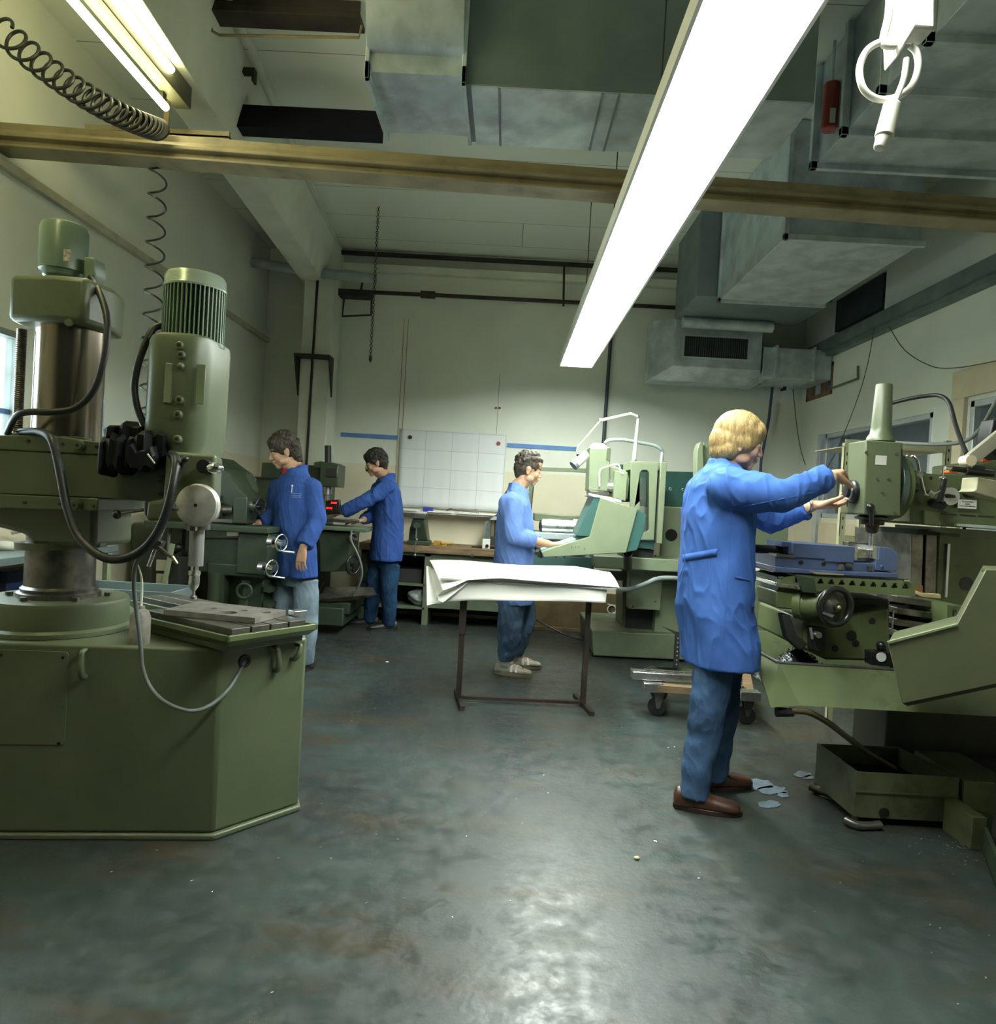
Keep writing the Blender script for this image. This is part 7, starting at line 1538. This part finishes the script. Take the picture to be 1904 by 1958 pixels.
tag(MB().box(2.32, 3.1, 0.0, 2.9, 3.5, 0.21).build('hydraulic_unit', DARK, bev=0.006), 'dark hydraulic unit on the floor at the right edge', 'hydraulic unit')
# orange jack behind the machine foot
t = thing('orange_jack', 'orange lifting jack standing behind the machine foot', 'jack', WZ(1655, 1440, 0))
q = W(1655, 1400, 4.1)
MB().cyl((q.x, 4.1, 0), (q.x, 4.1, q.z+0.08), 0.028).build('jack_body', ORANGE, t); MB().pp([(1643, 1375), (1664, 1384), (1664, 1400), (1645, 1390)], 4.05, 4.12).build('jack_head', ORANGE, t, bev=0.004)
MB().torus(W(1660, 1372, 4.08), 0.04, 0.004, ax=(0,1,0)).build('handle_ring', BLACK, t); MB().obox(W(1662, 1361, 4.08), (0.03,0.02,0.015)).build('brass_fitting', MATS['brass'], t)
# metal chips heap in tray
b = MB(); random.seed(11)
c0 = W(1530, 1250, 3.4)
for i in range(900):
    a_ = random.uniform(0, 6.283); rr = 0.17*math.sqrt(random.random()); x = c0.x + rr*math.cos(a_)*1.2; y = 3.42 + rr*math.sin(a_)*0.8; z = 0.555 + max(0, 0.17*(1-rr/0.17)) + random.uniform(0, 0.01)
    d = Vector((random.uniform(-1,1), random.uniform(-1,1), random.uniform(-1,1))).normalized(); e_ = basis(d)[0]; s_ = random.uniform(0.006, 0.014)
    p = Vector((x, y, z)); b._face([b.bm.verts.new(q) for q in (p, p+d*s_, p+d*s_+e_*0.005+Vector((0,0,.003)), p+e_*0.005)])
b.lathe([(0.2, 0.0), (0.14, 0.05), (0.07, 0.11), (0.0, 0.165)], (c0.x, 3.42, 0.553), n=24)
o = b.build('metal_chips', mat('chips', (0.05, 0.06, 0.065), 0.4, 0.6, var=0.5, nscale=60), smooth=0); tag(o, 'heap of dark metal chips lying in the coolant tray', 'metal chips', kind='stuff')
# small chips on floor
b = MB()
for i in range(420):
    u = random.random()
    if u < .35: x, y = random.gauss(2.05, .15), random.gauss(2.95, .10)
    else: x, y = random.uniform(-1.3, 2.2), random.uniform(1.6, 6.5)
    s_ = random.uniform(0.001, 0.004); a_ = random.uniform(0, 6.28); p = Vector((x, y, 0.0015))
    b._face([b.bm.verts.new(p + Vector((math.cos(a_+k*1.57)*s_*(1 if k % 2 else 2), math.sin(a_+k*1.57)*s_*(1 if k % 2 else 2), 0.0005*k))) for k in range(4)])
tag(b.build('swarf', mat('swarf_bright', (0.6,0.62,0.6), 0.3, 0.7), smooth=0), 'scattered tiny metal swarf on the dark floor', 'metal chips', kind='stuff')
q = WZ(1217, 1643, 0); tag(MB().sph((q.x, q.y, 0.006), (0.011, 0.008, 0.006)).build('wood_bit', mat('pale_crumb', (0.6,0.45,0.25), 0.7)), 'small pale crumb lying on the open floor in front of the blond worker', 'crumb')
q = WZ(740, 1267, 0); tag(MB().sph((q.x, q.y, 0.005), (0.014, 0.01, 0.005)).build('paper_scrap', WHITEP), 'tiny white scrap on the floor left of the trestle', 'paper scrap')
# puddles: thin irregular liquid films
def puddle(label, blobs):
    b = MB()
    for (px, py, rx_p, ry_p) in blobs:
        c = WZ(px, py, 0); k1 = WZ(px+rx_p, py, 0); k2 = WZ(px, py+ry_p, 0); ax_ = k1-c; ay = k2-c
        pts = []
        for i in range(28):
            a_ = 2*math.pi*i/28; r = 1 + 0.45*noise.noise(Vector((math.cos(a_)*1.7+px, math.sin(a_)*1.7, py*.1)))
            p = c + ax_*math.cos(a_)*r + ay*math.sin(a_)*r; pts.append(Vector((p.x, p.y, 0.0015)))
        b.prism(pts, (0,0,0.0008))
    return tag(b.build('puddle', mat('puddle_film', (0.13, 0.17, 0.22), 0.3, var=0.2, nscale=20), smooth=0), label, 'puddle')
puddle('milky coolant puddle on the floor right of the brown shoes', [(1452, 1500, 26, 9), (1478, 1512, 24, 8), (1470, 1538, 20, 7), (1497, 1520, 12, 5)])
puddle('small milky coolant puddle left of the coolant tank', [(1534, 1481, 17, 6), (1546, 1487, 10, 4)])
